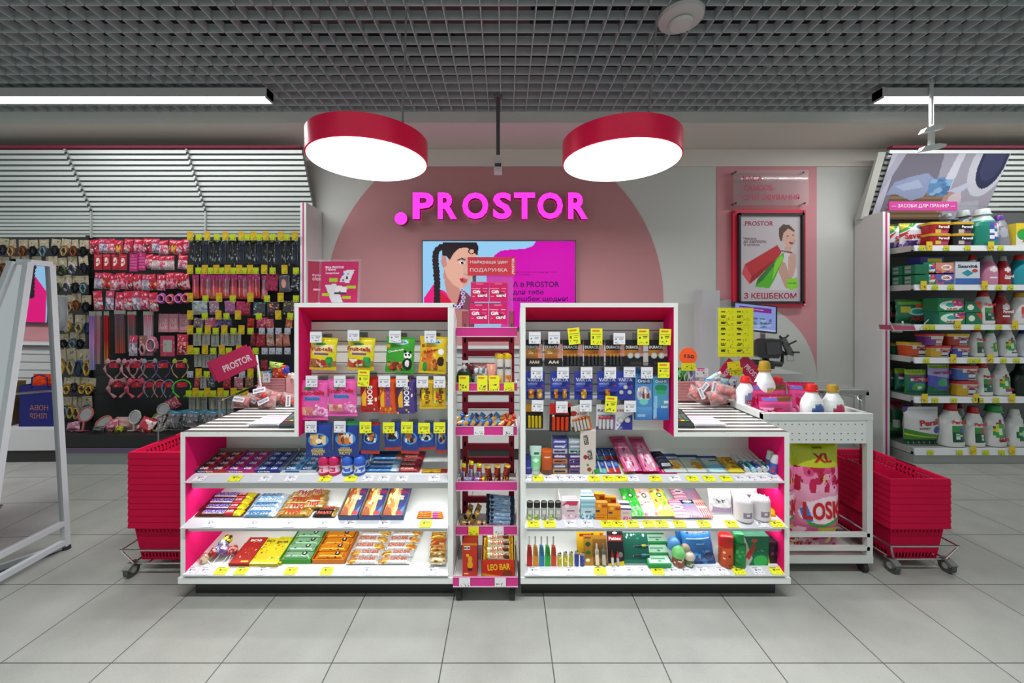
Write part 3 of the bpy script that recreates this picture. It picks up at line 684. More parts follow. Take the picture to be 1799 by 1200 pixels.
# ---------------- white trolley with detergent ----------------
e = empty('display_trolley', (1.517, 1.87, 0), 'white metal trolley with perforated top bin standing between the right checkout display and the baskets', 'trolley')
TW = (.68,.71,.69); hw, dp = .252, .30
def TB(n, *b): return MB().box(*b, TW, 'metal').build(n, e)
for s in (-1, 1):
    for y0 in (0, dp-.025): TB('post', s*hw-.014, s*hw+.014, y0, y0+.025, .06, .775)
TB('rim_bar', -hw-.014, hw+.014, -.002, .027, .748, .778); TB('rim_bar', -hw-.014, hw+.014, dp-.02, dp, .748, .778)
for s in (-1, 1): TB('rim_bar', s*hw-.014, s*hw+.014, .02, dp-.02, .748, .778)
pf = MB().box(-hw+.014, hw-.014, .004, .008, .632, .748, (.78,.80,.79), 'metal')
for j, z in enumerate((.650, .680, .725)):
    for i in range(14): pf.box(-.225+i*.034-.0022, -.225+i*.034+.0022, .003, .0042, z-.0022, z+.0022, (.02,.02,.02), 'matte')
pf.build('perforated_panel', e)
for s in (-1, 1): MB().box(s*(hw-.016)-.002, s*(hw-.016)+.002, .01, dp-.01, .632, .748, (.6,.62,.6), 'metal').build('bin_side', e)
MB().box(-hw+.014, hw-.014, .01, dp-.01, .690, .694, (.6,.62,.6), 'metal').build('bin_floor', e)
for z in (.178, .112): TB('front_bar', -hw, hw, 0, .02, z, z+.018)
TB('base_rail', -hw-.014, hw+.014, -.002, .025, .052, .085); TB('base_rail', -hw-.014, hw+.014, dp-.025, dp, .052, .085)
MB().box(-hw, hw, .02, dp-.02, .070, .076, (.6,.62,.6), 'metal').build('bottom_tray', e)
for s in (-1, 1):
    for yy in (.02, dp-.03):
        MB().tube([(s*.235-.01, yy, .024), (s*.235+.01, yy, .024)], .024, (.02,.02,.02), 'rubber', 18).box(s*.235-.013, s*.235+.013, yy-.014, yy+.014, .024, .053, (.03,.03,.03), 'plastic').build('caster', e)
# big washing powder bags on its tray
LK = [('c','#e28ab0'), ('g', 0, .1, 1, .62, '#d03a72', '#eaa8c4'), ('n', 0, .55, 1, .78, ['#c0104a','#d8407a','#f0a8c8','#b00838','#e87aa8'], 46, .07, .7), ('n', .1, .58, .9, .76, ['#e8c030','#7a0420'], 8, .02),
      ('n', 0, 0, 1, .22, ['#c81850','#e05a90','#f4c0d8','#f0e8b0'], 40, .06, .6), ('p', [(.08,.36),(.2,.46),(.55,.50),(.98,.52),(1,.34),(.7,.27),(.35,.26),(.12,.30)], '#f0d8e4'), ('p', [(.10,.38),(.2,.44),(.34,.28),(.16,.29)], '#3a78c8'),
      ('p', [(.2,.29),(.5,.25),(.98,.33),(.98,.30),(.5,.215),(.25,.25)], '#3a9a4a'), ('r', .45, .19, .85, .23, '#d8c040'), ('r', 0, .775, 1, 1, '#b8c010'), ('r', .40, .925, .62, .945, '#6a7a10')]
def powder(x, y, lab, i):
    mb = pouch(.245, .545, .12, LK, texts=(('LOSK', .56, .385, .80, .16, '#c81018', 3), ('XL', .56, .855, .38, .075, '#b01018')), seed=i, crimp=.03, res=1.7)
    mb.build('washing_powder_bag', loc=(x, y, .0765), rot=(0, 0, R(3 if i else -2)), label=lab, cat='washing powder', group='large washing powder bags', smooth=True)
powder(1.57, 1.97, 'large pink and yellow XL washing powder bag, front right on the trolley tray', 0)
powder(1.372, 1.985, 'large washing powder bag half hidden behind the edge of the right display', 1)
powder(1.55, 2.095, 'large washing powder bag standing behind the front XL bag on the trolley tray', 2)
# bin contents
def losk(px, py0, py1, w, cap, lc, lab, Y=1.95, z=.695):
    X = (px-VX)*Y/F; zt_ = H+(VY-py0)*Y/F; hgt = zt_-z
    la = [('c', '#e6e8ea'), ('e', .62, .36, .36, .30, '#9aa0a8'), ('e', .62, .36, .33, .275, lc), ('e', .62, .22, .33, .06, '#e8e8f0')]
    place_parts('detergent_bottle', detergent(w, hgt, '#e6e8ea', la, cap, handle=False, texts=(('LOSK', .62, .30, .52, .15, '#c81018'),), capw=.5), (X, Y, z), lab, 'detergent', 'detergent bottles in the trolley bin')
losk(1426, 674, 0, .105, '#c01410', '#3c5a9c', 'white bottle with red cap and blue label in the front of the trolley bin')
losk(1463, 675, 0, .10, '#9a7a18', '#c02a5a', 'white bottle with gold cap and pink label at the right of the trolley bin')
losk(1343, 634, 0, .115, '#9a7a18', '#c8a030', 'tall white bottle with gold cap at the back of the trolley bin', 2.10)
losk(1367, 662, 0, .10, '#c01410', '#c03a3a', 'white bottle with red cap half hidden at the back of the trolley bin', 2.125)
losk(1310, 661, 0, .10, '#c01410', '#8090b8', 'white bottle with red cap beside the clear candy bags', 2.10, .742)
LP2 = [('c','#c8407c'), ('n', 0, 0, 1, .6, ['#d8407a','#f0a8c8','#b01848','#e87aa8'], 26, .09), ('r', 0, .78, 1, 1, '#b01850'), ('r', .08, .80, .5, .9, '#6a60a8'), ('r', .52, .80, .95, .92, '#5a4a20')]
def capsule(px0, px1, py0, py1, Y, lab, rot=0, t=('LOSK', .6, .14, .62, .22, '#c81018', 8)):
    X = ((px0+px1)/2-VX)*Y/F; w = (px1-px0)*Y/F; z0 = .695; zt_ = H+(VY-py0)*Y/F
    pouch(w, zt_-z0, .05, LP2, texts=(t,) if t else (), seed=int(px0)).build('capsule_pouch', loc=(X, Y, z0), rot=(R(-6), 0, R(rot)), label=lab, cat='detergent', group='pink capsule pouches', smooth=True)
capsule(1313, 1386, 672, 728, 2.07, 'large pink capsule pouch standing behind the small one in the trolley bin', t=None)
capsule(1334, 1396, 694, 728, 1.95, 'small pink capsule pouch at the front left of the trolley bin')
capsule(1388, 1432, 672, 728, 2.06, 'pink capsule pouch tilted at the back right of the trolley bin', -10, None)
# ---------------- shelving against the back wall ----------------
SLW = (.70,.74,.72)
def gondola(name, x0, x1, endx, base_front, side, label):
    e = empty(name, ((x0+x1)/2, WY, 0), label, 'shelving unit'); cx_ = e.location.x
    def B(mb, n, par=None): return mb.build(n, par or e, loc=(-cx_, -WY, 0))
    YT, YB_ = 3.40, 3.62; zt_, zb_ = H+(VY-262)*YT/F, H+(VY-372)*YB_/F
    n = 12; s = MB()
    for i in range(n):
        t = (i+.5)/n; y, z = YT+(YB_-YT)*t, zt_+(zb_-zt_)*t; dy, dz = .016, .030
        s.prism([(y-.006, z+.014), (y+.012, z+.014), (y+.012, z-.006), (y-.002, z-.014)], x0, x1, SLW, 'metal', 'x')
    B(s, 'sloping_slats')
    B(MB().prism([(YT+.03, zt_), (YT+.034, zt_), (YB_+.034, zb_), (YB_+.03, zb_)], x0, x1, (.30,.33,.32), 'board', 'x'), 'slat_backing')
    B(MB().box(x0, x1, YT-.02, YT+.03, zt_+.005, zt_+.024, (.30,.005,.05), 'plastic'), 'red_top_rail')
    if side == 'left':
        s = MB()
        for i in range(7):
            z = zb_-.02-i*.0345
            s.prism([(YB_-.010, z+.010), (YB_+.008, z+.010), (YB_+.008, z-.008), (YB_-.004, z-.012)], x0, x1, SLW, 'metal', 'x')
        B(s, 'upright_slats')
        B(MB().box(x0, x1, YB_+.012, YB_+.016, zb_-.26, zb_+.01, (.30,.33,.32), 'board'), 'slat_backing')
        for px in (163, 363):
            X = (px-VX)*YB_/F; b = MB()
            for i in range(24):
                t = i/24; y, z = YT+(YB_-YT)*t-.012, zt_+(zb_-zt_)*t; b.box(X-.008, X+.008, y-.003, y+.003, z-.018, z-.004, (.05,.05,.05) if i % 2 else (.5,.53,.52), 'metal')
            b.prism([(YT-.008, zt_), (YT+.004, zt_), (YB_+.004, zb_), (YB_-.008, zb_)], X-.006, X+.006, (.45,.48,.47), 'metal', 'x').box(X-.006, X+.006, YB_-.02, YB_-.005, zb_-.25, zb_, (.45,.48,.47), 'metal'); B(b, 'slotted_bracket')
    return e, B
BLK = (.012,.012,.014)
LX1 = (528-VX)*3.376/F
eL, BL_ = gondola('wall_shelving', -5.3, -1.80, 0, 3.19, 'left', 'black backed wall shelving with pale slatted top, left of the checkout')
BL_(MB().box(-5.3, LX1, 3.625, 3.655, .12, 1.98, BLK, 'board'), 'back_panel')
for x_ in (155, 345):
    X = (x_-VX)*3.61/F; BL_(MB().box(X-.015, X+.015, 3.60, 3.626, .2, 1.98, (.02,.02,.02), 'metal'), 'upright_post')
BL_(MB().box(-5.3, LX1+.05, 3.20, 3.64, .125, .243, BLK, 'board').box(-5.3, LX1+.05, 3.185, 3.20, .10, .135, (.14,.10,.18), 'plastic'), 'base_shelf')
BL_(MB().box(-5.3, LX1+.05, 3.20, 3.62, 0, .10, (.33,.36,.36), 'metal'), 'base_plinth')
BL_(MB().box(LX1, LX1+.052, 3.376, 3.66, 0, H+(VY-356)*3.376/F, (.66,.65,.65), 'board').box(LX1, LX1+.052, 3.370, 3.376, 0, H+(VY-356)*3.376/F, WH, 'board').box(LX1+.021, LX1+.031, 3.367, 3.371, 0, H+(VY-356)*3.376/F-.002, (.55,.02,.2), 'plastic'), 'end_panel')
# right hand shelving
RX0 = (1550-VX)*3.39/F; RXI = (1562-VX)*3.39/F
eR, BR_ = gondola('wall_shelving', RXI+.02, 6.2, 0, 3.2, 'right', 'white wall shelving full of laundry detergent at the right')
zt_ = H+(VY-372)*3.39/F
BR_(MB().box(RX0, RXI, 3.39, 3.66, 0, zt_, (.66,.65,.65), 'board').box(RX0, RXI, 3.384, 3.39, 0, zt_, WH, 'board').box(RX0+.022, RX0+.036, 3.381, 3.385, 0, zt_, (.55,.02,.2), 'plastic'), 'end_panel')
BR_(MB().box(RXI, 6.2, 3.63, 3.655, .12, 2.2, (.10,.11,.11), 'board'), 'back_panel')
RY = 3.21
RS = [(431, 441), (500, 510), (570, 579.5), (628, 638), (697, 707.5), (787.5, 799)]
RXS = (1607-VX)*RY/F
def rz(i): return H+(VY-RS[i][0])*RY/F
for i, (a, b) in enumerate(RS):
    z1, z0 = H+(VY-a)*RY/F, H+(VY-b)*RY/F
    sh = BR_(MB().box(RXS, 6.2, RY+.004, 3.63, z1-.035, z1-.003, (.45,.47,.46), 'metal').box(RXS-.004, RXS, RY+.03, 3.62, z0+.002, z1+.004, (.5,.52,.5), 'metal'), 'shelf')
    MB().prism([(RY-.01, z0), (RY, z1), (RY+.004, z1), (RY+.004, z0)], RXS-.006, 6.2, (.66,.68,.70), 'plastic', 'x').build('price_strip', sh)
    for j, px in enumerate([[1617,1630,1660,1697,1738,1755],[1620,1640,1668,1727,1752,1772],[1625,1635,1680,1715,1752,1780],[1625,1672,1703,1715,1737,1760,1783],[1622,1640,1673,1712,1720,1747,1775],[1632,1683,1707,1729,1757,1775]][i]):
        tall = (j+i) % 3 == 1; X = (px-VX)*RY/F
        card(.050, .075 if tall else .040, [('c', (.62,.66,.02) if not tall else (.75,.55,.02)), ('n', .1, .1, .9, .5, [(.1,.1,.02)], 8, .06)], res=.8).build('price_label', sh, loc=(X, RY-.012, z0+.002))
BR_(MB().box(RXS, 6.2, RY+.01, 3.62, 0, H+(VY-800)*RY/F, (.36,.38,.37), 'metal'), 'base_plinth')
# laundry picture on the sloping top
lpw = [('g', 0, 0, 1, 1, '#7a7488', '#6f6a78'), ('p', [(0,0),(.06,.0),(.06,1),(0,1)], '#b8b8c8'), ('p', [(.0,.35),(.12,1),(.05,1),(0,.7)], '#a8a6b8'), ('p', [(.50,.0),(.44,1),(1,1),(1,0)], '#9c98a8'), ('p', [(.56,1),(.62,1),(.60,.3),(.50,.3)], '#c8c8d4'),
  ('e', .86, .86, .16, .50, '#c0c0cc'), ('e', .88, .88, .115, .40, '#24284a'), ('e', .88, .90, .09, .30, '#34385c'), ('p', [(.5,0),(.95,0),(.9,.30),(.6,.25)], '#aaa8b8'),
  ('p', [(.10,.42),(.62,.42),(.60,.0),(.12,.0)], '#8a7258'), ('h', .10, .0, .62, .42, 14, '#6e5840'), ('p', [(.58,.42),(.66,.50),(.62,.1),(.56,.12)], '#b08878'),
  ('p', [(.62,.36),(.70,.48),(.74,.30),(.68,.16),(.62,.14)], '#c8b8c0'), ('p', [(.06,.38),(.10,.58),(.22,.66),(.36,.72),(.44,.62),(.40,.36),(.30,.30),(.14,.40)], '#8c98b8'), ('p', [(.12,.52),(.3,.62),(.36,.5),(.2,.45)], '#a4b0cc'),
  ('p', [(.40,.62),(.52,.66),(.60,.52),(.58,.36),(.42,.38)], '#5f88b4'), ('n', .40, .38, .6, .62, ['#86acd0','#4a70a0'], 14, .03), ('p', [(.58,.44),(.72,.56),(.78,.54),(.70,.42)], '#b8bcd0')]
YT, YB_ = 3.395, 3.60; za, zb = H+(VY-271)*YT/F, H+(VY-386)*YB_/F
xa, xb = (1527-VX)*YB_/F, (1722-VX)*YB_/F
s = MB(); L_ = math.hypot(za-zb, YT-YB_)
s.sheet(xb-xa, L_, lpw, 150, 80, lambda u, v: .002, lambda u, v: .002, side=WH)
s.build('laundry_picture', eR, loc=((xa+xb)/2-eR.location.x, YB_-.012-WY, zb), rot=(math.atan2(YB_-YT, za-zb), 0, 0))
BR_(MB().prism([(YT, za+.02), (YT+.012, za+.02), (YB_+.03, zb), (YB_-.03, zb)], xa-.11, xa-.045, (.48,.48,.44), 'board', 'x'), 'canopy_side')
x0, y0, z0 = P(1562, 370, 3.37); x1, _, z1 = P(1682, 354, 3.37)
s = MB().box(x0, x1, 0, .01, z0, z1, (.50,.03,.26), 'plastic'); s.text('— ЗАСОБИ ДЛЯ ПРАННЯ —', (x0+x1)/2, (z0+z1)/2, (x1-x0)*.93, .036, (.9,.85,.9), .001, bold=.0)
s.box(x1, x1+.37, .003, .008, (z0+z1)/2-.003, (z0+z1)/2+.003, (.6,.6,.6), 'chrome'); s.build('category_sign', loc=(0, 3.37, 0), label='magenta sign with white capital lettering on the corner of the detergent shelving', cat='sign')

# ---------------- detergent on the right shelves ----------------
def rx(px): return (px-VX)*(RY+.07)/F
def Lper(c2='#c82020'): return [('c','#d8dad8'), ('r', .18, .42, .82, .60, '#2c8a3c'), ('p', [(.5,.42),(.82,.42),(.82,.6),(.62,.58)], c2), ('r', .20, .14, .82, .42, '#0e4c30'), ('n', .3, .18, .7, .38, ['#7ab8a0','#c8e0d8'], 4, .05)]
def Lari(): return [('c','#d4d6d6'), ('p', [(.1,.55),(.45,.82),(.9,.30),(.8,.2)], '#7a2a50'), ('e', .42, .45, .28, .20, '#3a9a3c'), ('e', .42, .45, .12, .09, '#cfe8cf'), ('p', [(.15,.5),(.3,.68),(.4,.55),(.25,.4)], '#c8c820'), ('r', .35, .16, .85, .20, '#3a2a6a')]
def Lperw(c): return [('c', c), ('e', .5, .62, .2, .12, '#e8d8e0'), ('r', .25, .25, .75, .32, '#f0e8e8')]
def rshelf(i, items):
    """items: kind, x0, x1, ytop, extra args"""
    z = rz(i)+.001; Yc = RY+.075
    for it in items:
        kind, a, b, top, lab = it[:5]; ex = it[5] if len(it) > 5 else {}
        dz = ex.get('lift', 0); Y = Yc+ex.get('dy', 0); X = ((a+b)/2-VX)*(Y-.03)/F; w = (b-a)*(Y-.03)/F*.97; hgt = H+(VY-top)*(Y-.03)/F-z-dz
        if X-w/2 < RXS+.01 and 'side' not in ex.get('m', ''):   # items of the receding left end stand further back
            Y = (RXS+.01)*F/(a-VX)+.03+ex.get('dy', 0)*.3; X = ((a+b)/2-VX)*(Y-.03)/F; w = (b-a)*(Y-.03)/F*.97; hgt = H+(VY-top)*(Y-.03)/F-z-dz
        loc = (X, Y, z+dz)
        if kind == 'b':
            place_parts('detergent_bottle', detergent(w, hgt, ex.get('body', '#d8dad8'), ex.get('L') or Lper(), ex.get('cap', '#b01818'), ex.get('handle', True), texts=ex.get('T', ()), capw=ex.get('capw', .42)), loc, lab, 'detergent', 'detergent bottles on the right shelving')
        elif kind == 'p':
            pouch(w, hgt, ex.get('t', .06), ex['L'], texts=ex.get('T', ()), seed=int(a)).build('detergent_pouch', loc=loc, label=lab, cat='detergent', group='detergent pouches on the right shelving', smooth=True, rot=(0,0,R(ex.get('rz', 0))))
        elif kind == 'c':
            carton(w, hgt, ex.get('d', .12), ex['L'], side=ex.get('side'), texts=ex.get('T', ())).build('detergent_box', loc=(X, Y-.05, z+dz), label=lab, cat='detergent', group='detergent boxes on the right shelving')
        elif kind == 't':   # tub with lid
            e = empty('capsule_tub', (X, Y, z+dz), lab, 'detergent', 'capsule tubs on the right shelving'); hh = hgt
            MB().vessel([(0, w*.42, .05), (hh*.82, w*.48, .058)], ex['L'], m='plastic', seg=28, sq=.35, nr=14, W=w*.48).build('tub', e)
            for t_ in ex.get('T', ()): tm = MB(); tm.text(t_[0], (t_[1]-.5)*w, t_[2]*hh, t_[3]*w, t_[4]*hh, t_[5], .060, bold=.03); tm.build('lettering', e)
            MB().vessel([(hh*.80, w*.5, .060), (hh*.98, w*.5, .060), (hh, w*.47, .056)], col=ex['lid'], m='plastic', seg=28, sq=.35).build('lid', e)
SV = [('c','#dfe0e6'), ('p', [(0,1),(.0,.6),(.5,.85),(.7,1)], '#48a040'), ('p', [(0,1),(0,.72),(.35,.9),(.5,1)], '#d0c030'), ('p', [(.0,.55),(.35,.72),(.0,.40)], '#c83030'), ('n', 0, 0, 1, .28, ['#6a3a9a','#8a5ab8','#4a2a7a'], 18, .10), ('e', .78, .82, .18, .10, '#5a90c0')]
TBR = [('c','#b01420'), ('r', .3, .5, .85, .8, '#8a0a18'), ('e', .45, .30, .22, .18, '#e0c050'), ('e', .65, .25, .2, .14, '#c03a80')]
TBK = [('c','#1c1a22'), ('e', .45, .30, .22, .18, '#d0b8b0'), ('e', .65, .25, .2, .14, '#7a2a6a')]
GRB = [('c','#0f6a48'), ('r', .1, .15, .62, .45, '#8c8c8c'), ('r', .1, .58, .62, .88, '#8c8c8c')]
ARB = [('c','#118050'), ('e', .5, .45, .45, .35, '#d8ece0'), ('e', .5, .5, .2, .16, '#30a8a0'), ('n', .55, .4, 1, .9, ['#d02a7a','#7a2aa0','#e05030'], 12, .10), ('r', .25, .1, .8, .28, '#e8f0e8')]
LKB = [('c','#d88a78'), ('e', .6, .6, .3, .22, '#f0ece4'), ('n', 0, 0, 1, .4, ['#7a4a9a','#c04a80','#e0a040'], 16, .12)]
rshelf(0, [('p',1566,1592,393,'rainbow washing powder pouch half hidden at the left end of the top detergent shelf',dict(L=SV,dy=.10,T=(('Sa',.5,.42,.5,.20,'#c01828'),))),
 ('p',1586,1630,391,'rainbow and white powder pouch in front, left end of the top detergent shelf',dict(L=SV,T=(('Savex',.5,.48,.8,.26,'#c01828',4),),rz=-4)),
 ('t',1629,1667,411,'red capsule tub with gold lid, lower of two on the top detergent shelf',dict(L=TBR,lid='#c8a020',T=(('Perwoll',.6,.6,.5,.2,'#fff'),))), ('t',1629,1667,391,'red capsule tub with gold lid, upper of two on the top detergent shelf',dict(L=TBR,lid='#c8a020',lift=.094,T=(('Perwoll',.6,.6,.5,.2,'#fff'),))),
 ('t',1669,1708,411,'black capsule tub with gold lid, lower of two on the top detergent shelf',dict(L=TBK,lid='#c8a020',T=(('Perwoll',.6,.6,.5,.2,'#fff'),))), ('t',1669,1708,391,'black capsule tub with gold lid, upper of two on the top detergent shelf',dict(L=TBK,lid='#c8a020',lift=.094,T=(('Perwoll',.6,.6,.5,.2,'#fff'),))),
 ('b',1710,1755,366,'large teal green detergent jug with clear cap on the top detergent shelf',dict(body='#17806c',cap='#b8c4c4',handle=False,capw=.5,L=[('c','#17806c'),('r',0,.80,1,1,'#a8c0bc'),('r',.4,.16,.95,.72,'#3a50a0'),('n',.45,.2,.95,.7,['#e8e8f0','#c02050','#e0d030','#90b8e0'],22,.06)])),
 ('b',1747,1778,377,'grey detergent jug with purple cap on the top detergent shelf',dict(body='#80808c',cap='#5a2a8a',L=[('c','#80808c'),('e',.4,.5,.25,.2,'#a8a8b4')])),
 ('c',1779,1830,393,'green rainbow detergent box at the right edge of the top detergent shelf',dict(L=[('c','#d8dcd4'),('p',[(0,1),(1,1),(1,.5),(.3,.7)],'#c84040'),('p',[(0,1),(.4,1),(.1,.5),(0,.5)],'#e0c020'),('e',.25,.5,.22,.25,'#2ca040')],T=(('ARIEL',.55,.22,.7,.14,'#c01828'),))),
 ('b',1658,1680,374,'clear capped bottle behind the red tubs on the top detergent shelf',dict(body='#98a0a0',cap='#a8b0b0',handle=False,dy=.2,L=[('c','#98a0a0')],capw=.7)), ('b',1687,1712,368,'clear capped bottle behind the black tubs on the top detergent shelf',dict(body='#98a0a0',cap='#a8b0b0',handle=False,dy=.2,L=[('c','#98a0a0')],capw=.7))])
B2 = []
for r_, (t0, lf, w_) in enumerate(((482, 0, 'lower'), (464, .088, 'upper'))):
    for c_, y_ in enumerate((3.365, 3.262)):
        carton(.092, .080, .115, GRB, side='#0f6a48').build('detergent_box', loc=(RXS+.010, y_, rz(1)+.001+lf), rot=(0, 0, R(-90)), label='green carton showing grey panels, %s row, %s of the pair, second detergent shelf' % (w_, ('back', 'front')[c_]), cat='detergent', group='detergent boxes on the right shelving')
    B2.append(('c', 1618, 1640, t0-3, 'green capsule carton with coloured splash, %s of two on the second detergent shelf' % w_, dict(L=ARB, lift=lf, T=(('ARIEL', .55, .18, .6, .14, '#c01828'),))))
    B2.append(('c', 1639, 1671, t0-2, '%s capsule carton, %s of two on the second detergent shelf' % (('violet and white', 'orange and white')[r_], w_), dict(L=LKB if r_ else [('c','#7060a8'),('e',.6,.6,.3,.22,'#f0ece4'),('n',0,0,1,.4,['#3a6a3a','#c04a80','#4050a0'],16,.12)], lift=lf, T=(('LOSK', .6, .6, .4, .2, '#c81018'),))))
B2 += [('c',1673,1717,460,'white carton with teal capsule picture on the second detergent shelf',dict(L=[('c','#ccd4de'),('r',0,0,1,.28,'#3868b0'),('p',[(.25,.5),(.5,.65),(.75,.5),(.5,.35)],'#2890a0'),('e',.8,.6,.12,.08,'#c03a30')],T=(('Saanité',.5,.8,.8,.14,'#1a1a30'),))),
 ('b',1704,1726,447,'slim white detergent bottle with red cap behind the white carton on the second detergent shelf',dict(dy=.06,handle=False,T=(('onal',.6,.68,.6,.1,'#c01828'),))),
 ('b',1729,1757,448,'pale pink detergent bottle with grey cap on the second detergent shelf',dict(body='#c07a9a',cap='#909898',L=Lperw('#c07a9a'),handle=False)),
 ('b',1758,1781,449,'dark red detergent bottle with grey cap on the second detergent shelf',dict(body='#a01422',cap='#909898',L=Lperw('#a01422'),handle=False,T=(('Perwoll',.6,.35,.7,.12,'#e8e0e0'),))),
 ('b',1783,1815,447,'teal and white bottle with red cap at the right edge of the second detergent shelf',dict(body='#1a90a0',cap='#c02018',L=[('c','#1a90a0'),('e',.8,.3,.4,.25,'#e0e8e8')],handle=False)),
 ('b',1722,1740,452,'grey capped bottle behind the pale pink bottle on the second detergent shelf',dict(dy=.18,body='#806070',cap='#909898',L=[('c','#806070')],handle=False)),
 ('c',1612,1655,452,'purple and yellow box lying on top of the cartons, second detergent shelf',dict(L=[('c','#2a2a80'),('r',.3,.1,.9,.8,'#b8b820')],lift=.172,d=.10,dy=.01))]
rshelf(1, B2)
rshelf(2, [('p',1564,1578,530,'dark green capsule pouch cut off at the left end of the third detergent shelf',dict(L=[('c','#0c3a30'),('r',.1,.3,.9,.5,'#8a1424')],dy=.1)),
 ('p',1577,1641,526,'large green capsule pouch with rainbow splash on the third detergent shelf',dict(L=[('c','#0f6a48'),('r',.05,.78,.95,.92,'#7ab040'),('n',.5,.3,1,.8,['#c02a7a','#7a2aa0','#e05030','#d8a030'],22,.10),('e',.55,.5,.28,.16,'#a8d8d0'),('e',.55,.5,.18,.10,'#3a9a90'),('r',.1,.45,.35,.7,'#b8b820')],T=(('ARIEL',.62,.20,.6,.15,'#c01828'),))),
 ('c',1645,1691,546,'wide green capsule carton, lower of two on the third detergent shelf',dict(L=ARB,T=(('ARIEL',.5,.2,.5,.14,'#c01828'),))), ('c',1643,1689,524,'wide green capsule carton, upper of two on the third detergent shelf',dict(L=ARB,lift=.106,T=(('ARIEL',.55,.2,.5,.14,'#c01828'),))),
 ('c',1692,1721,549,'small green carton with red corner, lower of two on the third detergent shelf',dict(L=[('c','#12704a'),('p',[(.6,1),(1,1),(1,.2)],'#c84030'),('e',.35,.5,.2,.25,'#d8e8d8')])), ('c',1690,1719,530,'small green carton with red corner, upper of two on the third detergent shelf',dict(L=[('c','#12704a'),('p',[(.6,1),(1,1),(1,.2)],'#c84030'),('e',.35,.5,.2,.25,'#d8e8d8')],lift=.094)),
 ('b',1717,1751,511,'white detergent bottle with red cap on the third detergent shelf',dict(T=(('Persil',.5,.70,.55,.10,'#c01828'),))), ('b',1752,1779,511,'dark red detergent bottle on the third detergent shelf',dict(body='#8a1018',cap='#5a2020',L=Lperw('#8a1018'),handle=False,T=(('Perwoll',.6,.45,.7,.12,'#e8e0e0'),))),
 ('b',1781,1815,513,'white bottle with yellow cap and pink label, right edge of third detergent shelf',dict(cap='#b89020',L=[('c','#d8dad8'),('e',.6,.45,.4,.3,'#c84a30'),('e',.6,.3,.35,.15,'#d080a0')],T=(('LOSK',.65,.5,.5,.12,'#c01828'),)))])
PT = lambda c1, c2: [('c', '#d8d4c8'), ('p', [(0,0),(.55,0),(.3,.9),(0,.9)], c1), ('e', .72, .35, .22, .28, c2), ('e', .72, .35, .13, .17, '#d8d8e0'), ('e', .72, .35, .06, .08, c2)]
PS = (('Persil', .66, .62, .5, .2, '#c01828'),)
rshelf(3, [('t',1564,1596,603,'green capsule tub with gold lid at the left end of the fourth detergent shelf',dict(L=PT('#12704a','#a04a20'),lid='#c8a020',dy=.10)), ('t',1588,1630,601,'white capsule tub with gold lid, second on the fourth detergent shelf',dict(L=PT('#c84a20','#2a2a50'),lid='#c8a020',T=PS)),
 ('t',1630,1668,607,'capsule tub with red lid, lower left of four on the fourth detergent shelf',dict(L=PT('#c8a030','#3a2a60'),lid='#a82020',T=PS)), ('t',1669,1701,607,'blue capsule tub with red lid, lower right of four on the fourth detergent shelf',dict(L=PT('#3a4aa8','#2a3a90'),lid='#a82020',T=PS)),
 ('t',1622,1656,586,'capsule tub with red lid, upper left of four on the fourth detergent shelf',dict(L=PT('#7a3a90','#c04a30'),lid='#c02020',lift=.098)), ('t',1660,1701,586,'dark green capsule tub with gold lid, upper right of four on the fourth detergent shelf',dict(L=PT('#a03020','#3a2a60'),lid='#c8a020',lift=.098,T=PS)),
 ('b',1709,1734,575,'white detergent bottle with dark green label, first bottle on the fourth detergent shelf',dict(cap='#c01818',T=(('Persil',.5,.70,.6,.10,'#c01828'),))), ('b',1735,1758,577,'white detergent bottle with green cap, second of the bottles on the fourth detergent shelf',dict(cap='#1c8a3c',L=[('c','#d4d6d6'),('e',.6,.4,.3,.2,'#3a9a3c'),('e',.6,.45,.15,.1,'#c8c820')])),
 ('b',1760,1791,576,'white detergent bottle with purple green splash, third bottle on the fourth detergent shelf',dict(cap='#d0d0d0',L=Lari())), ('b',1792,1825,578,'white and blue detergent bottle at the right edge of the fourth detergent shelf',dict(cap='#2a3a90',L=[('c','#d0d4dc'),('e',.5,.4,.3,.25,'#3a50a8')]))])
GP = lambda t: [('c','#12704a'), ('r', 0, .80, 1, 1, '#86a828'), ('r', .1, .62, .9, .78, '#7a2a6a'), ('e', .55, .32, .42, .22, '#3a50a0'), ('e', .55, .30, .34, .17, '#3a9a3c'), ('e', .55, .28, .12, .07, '#c8d8e8'), ('r', .15, .55, .85, .66, '#d8dadc')]
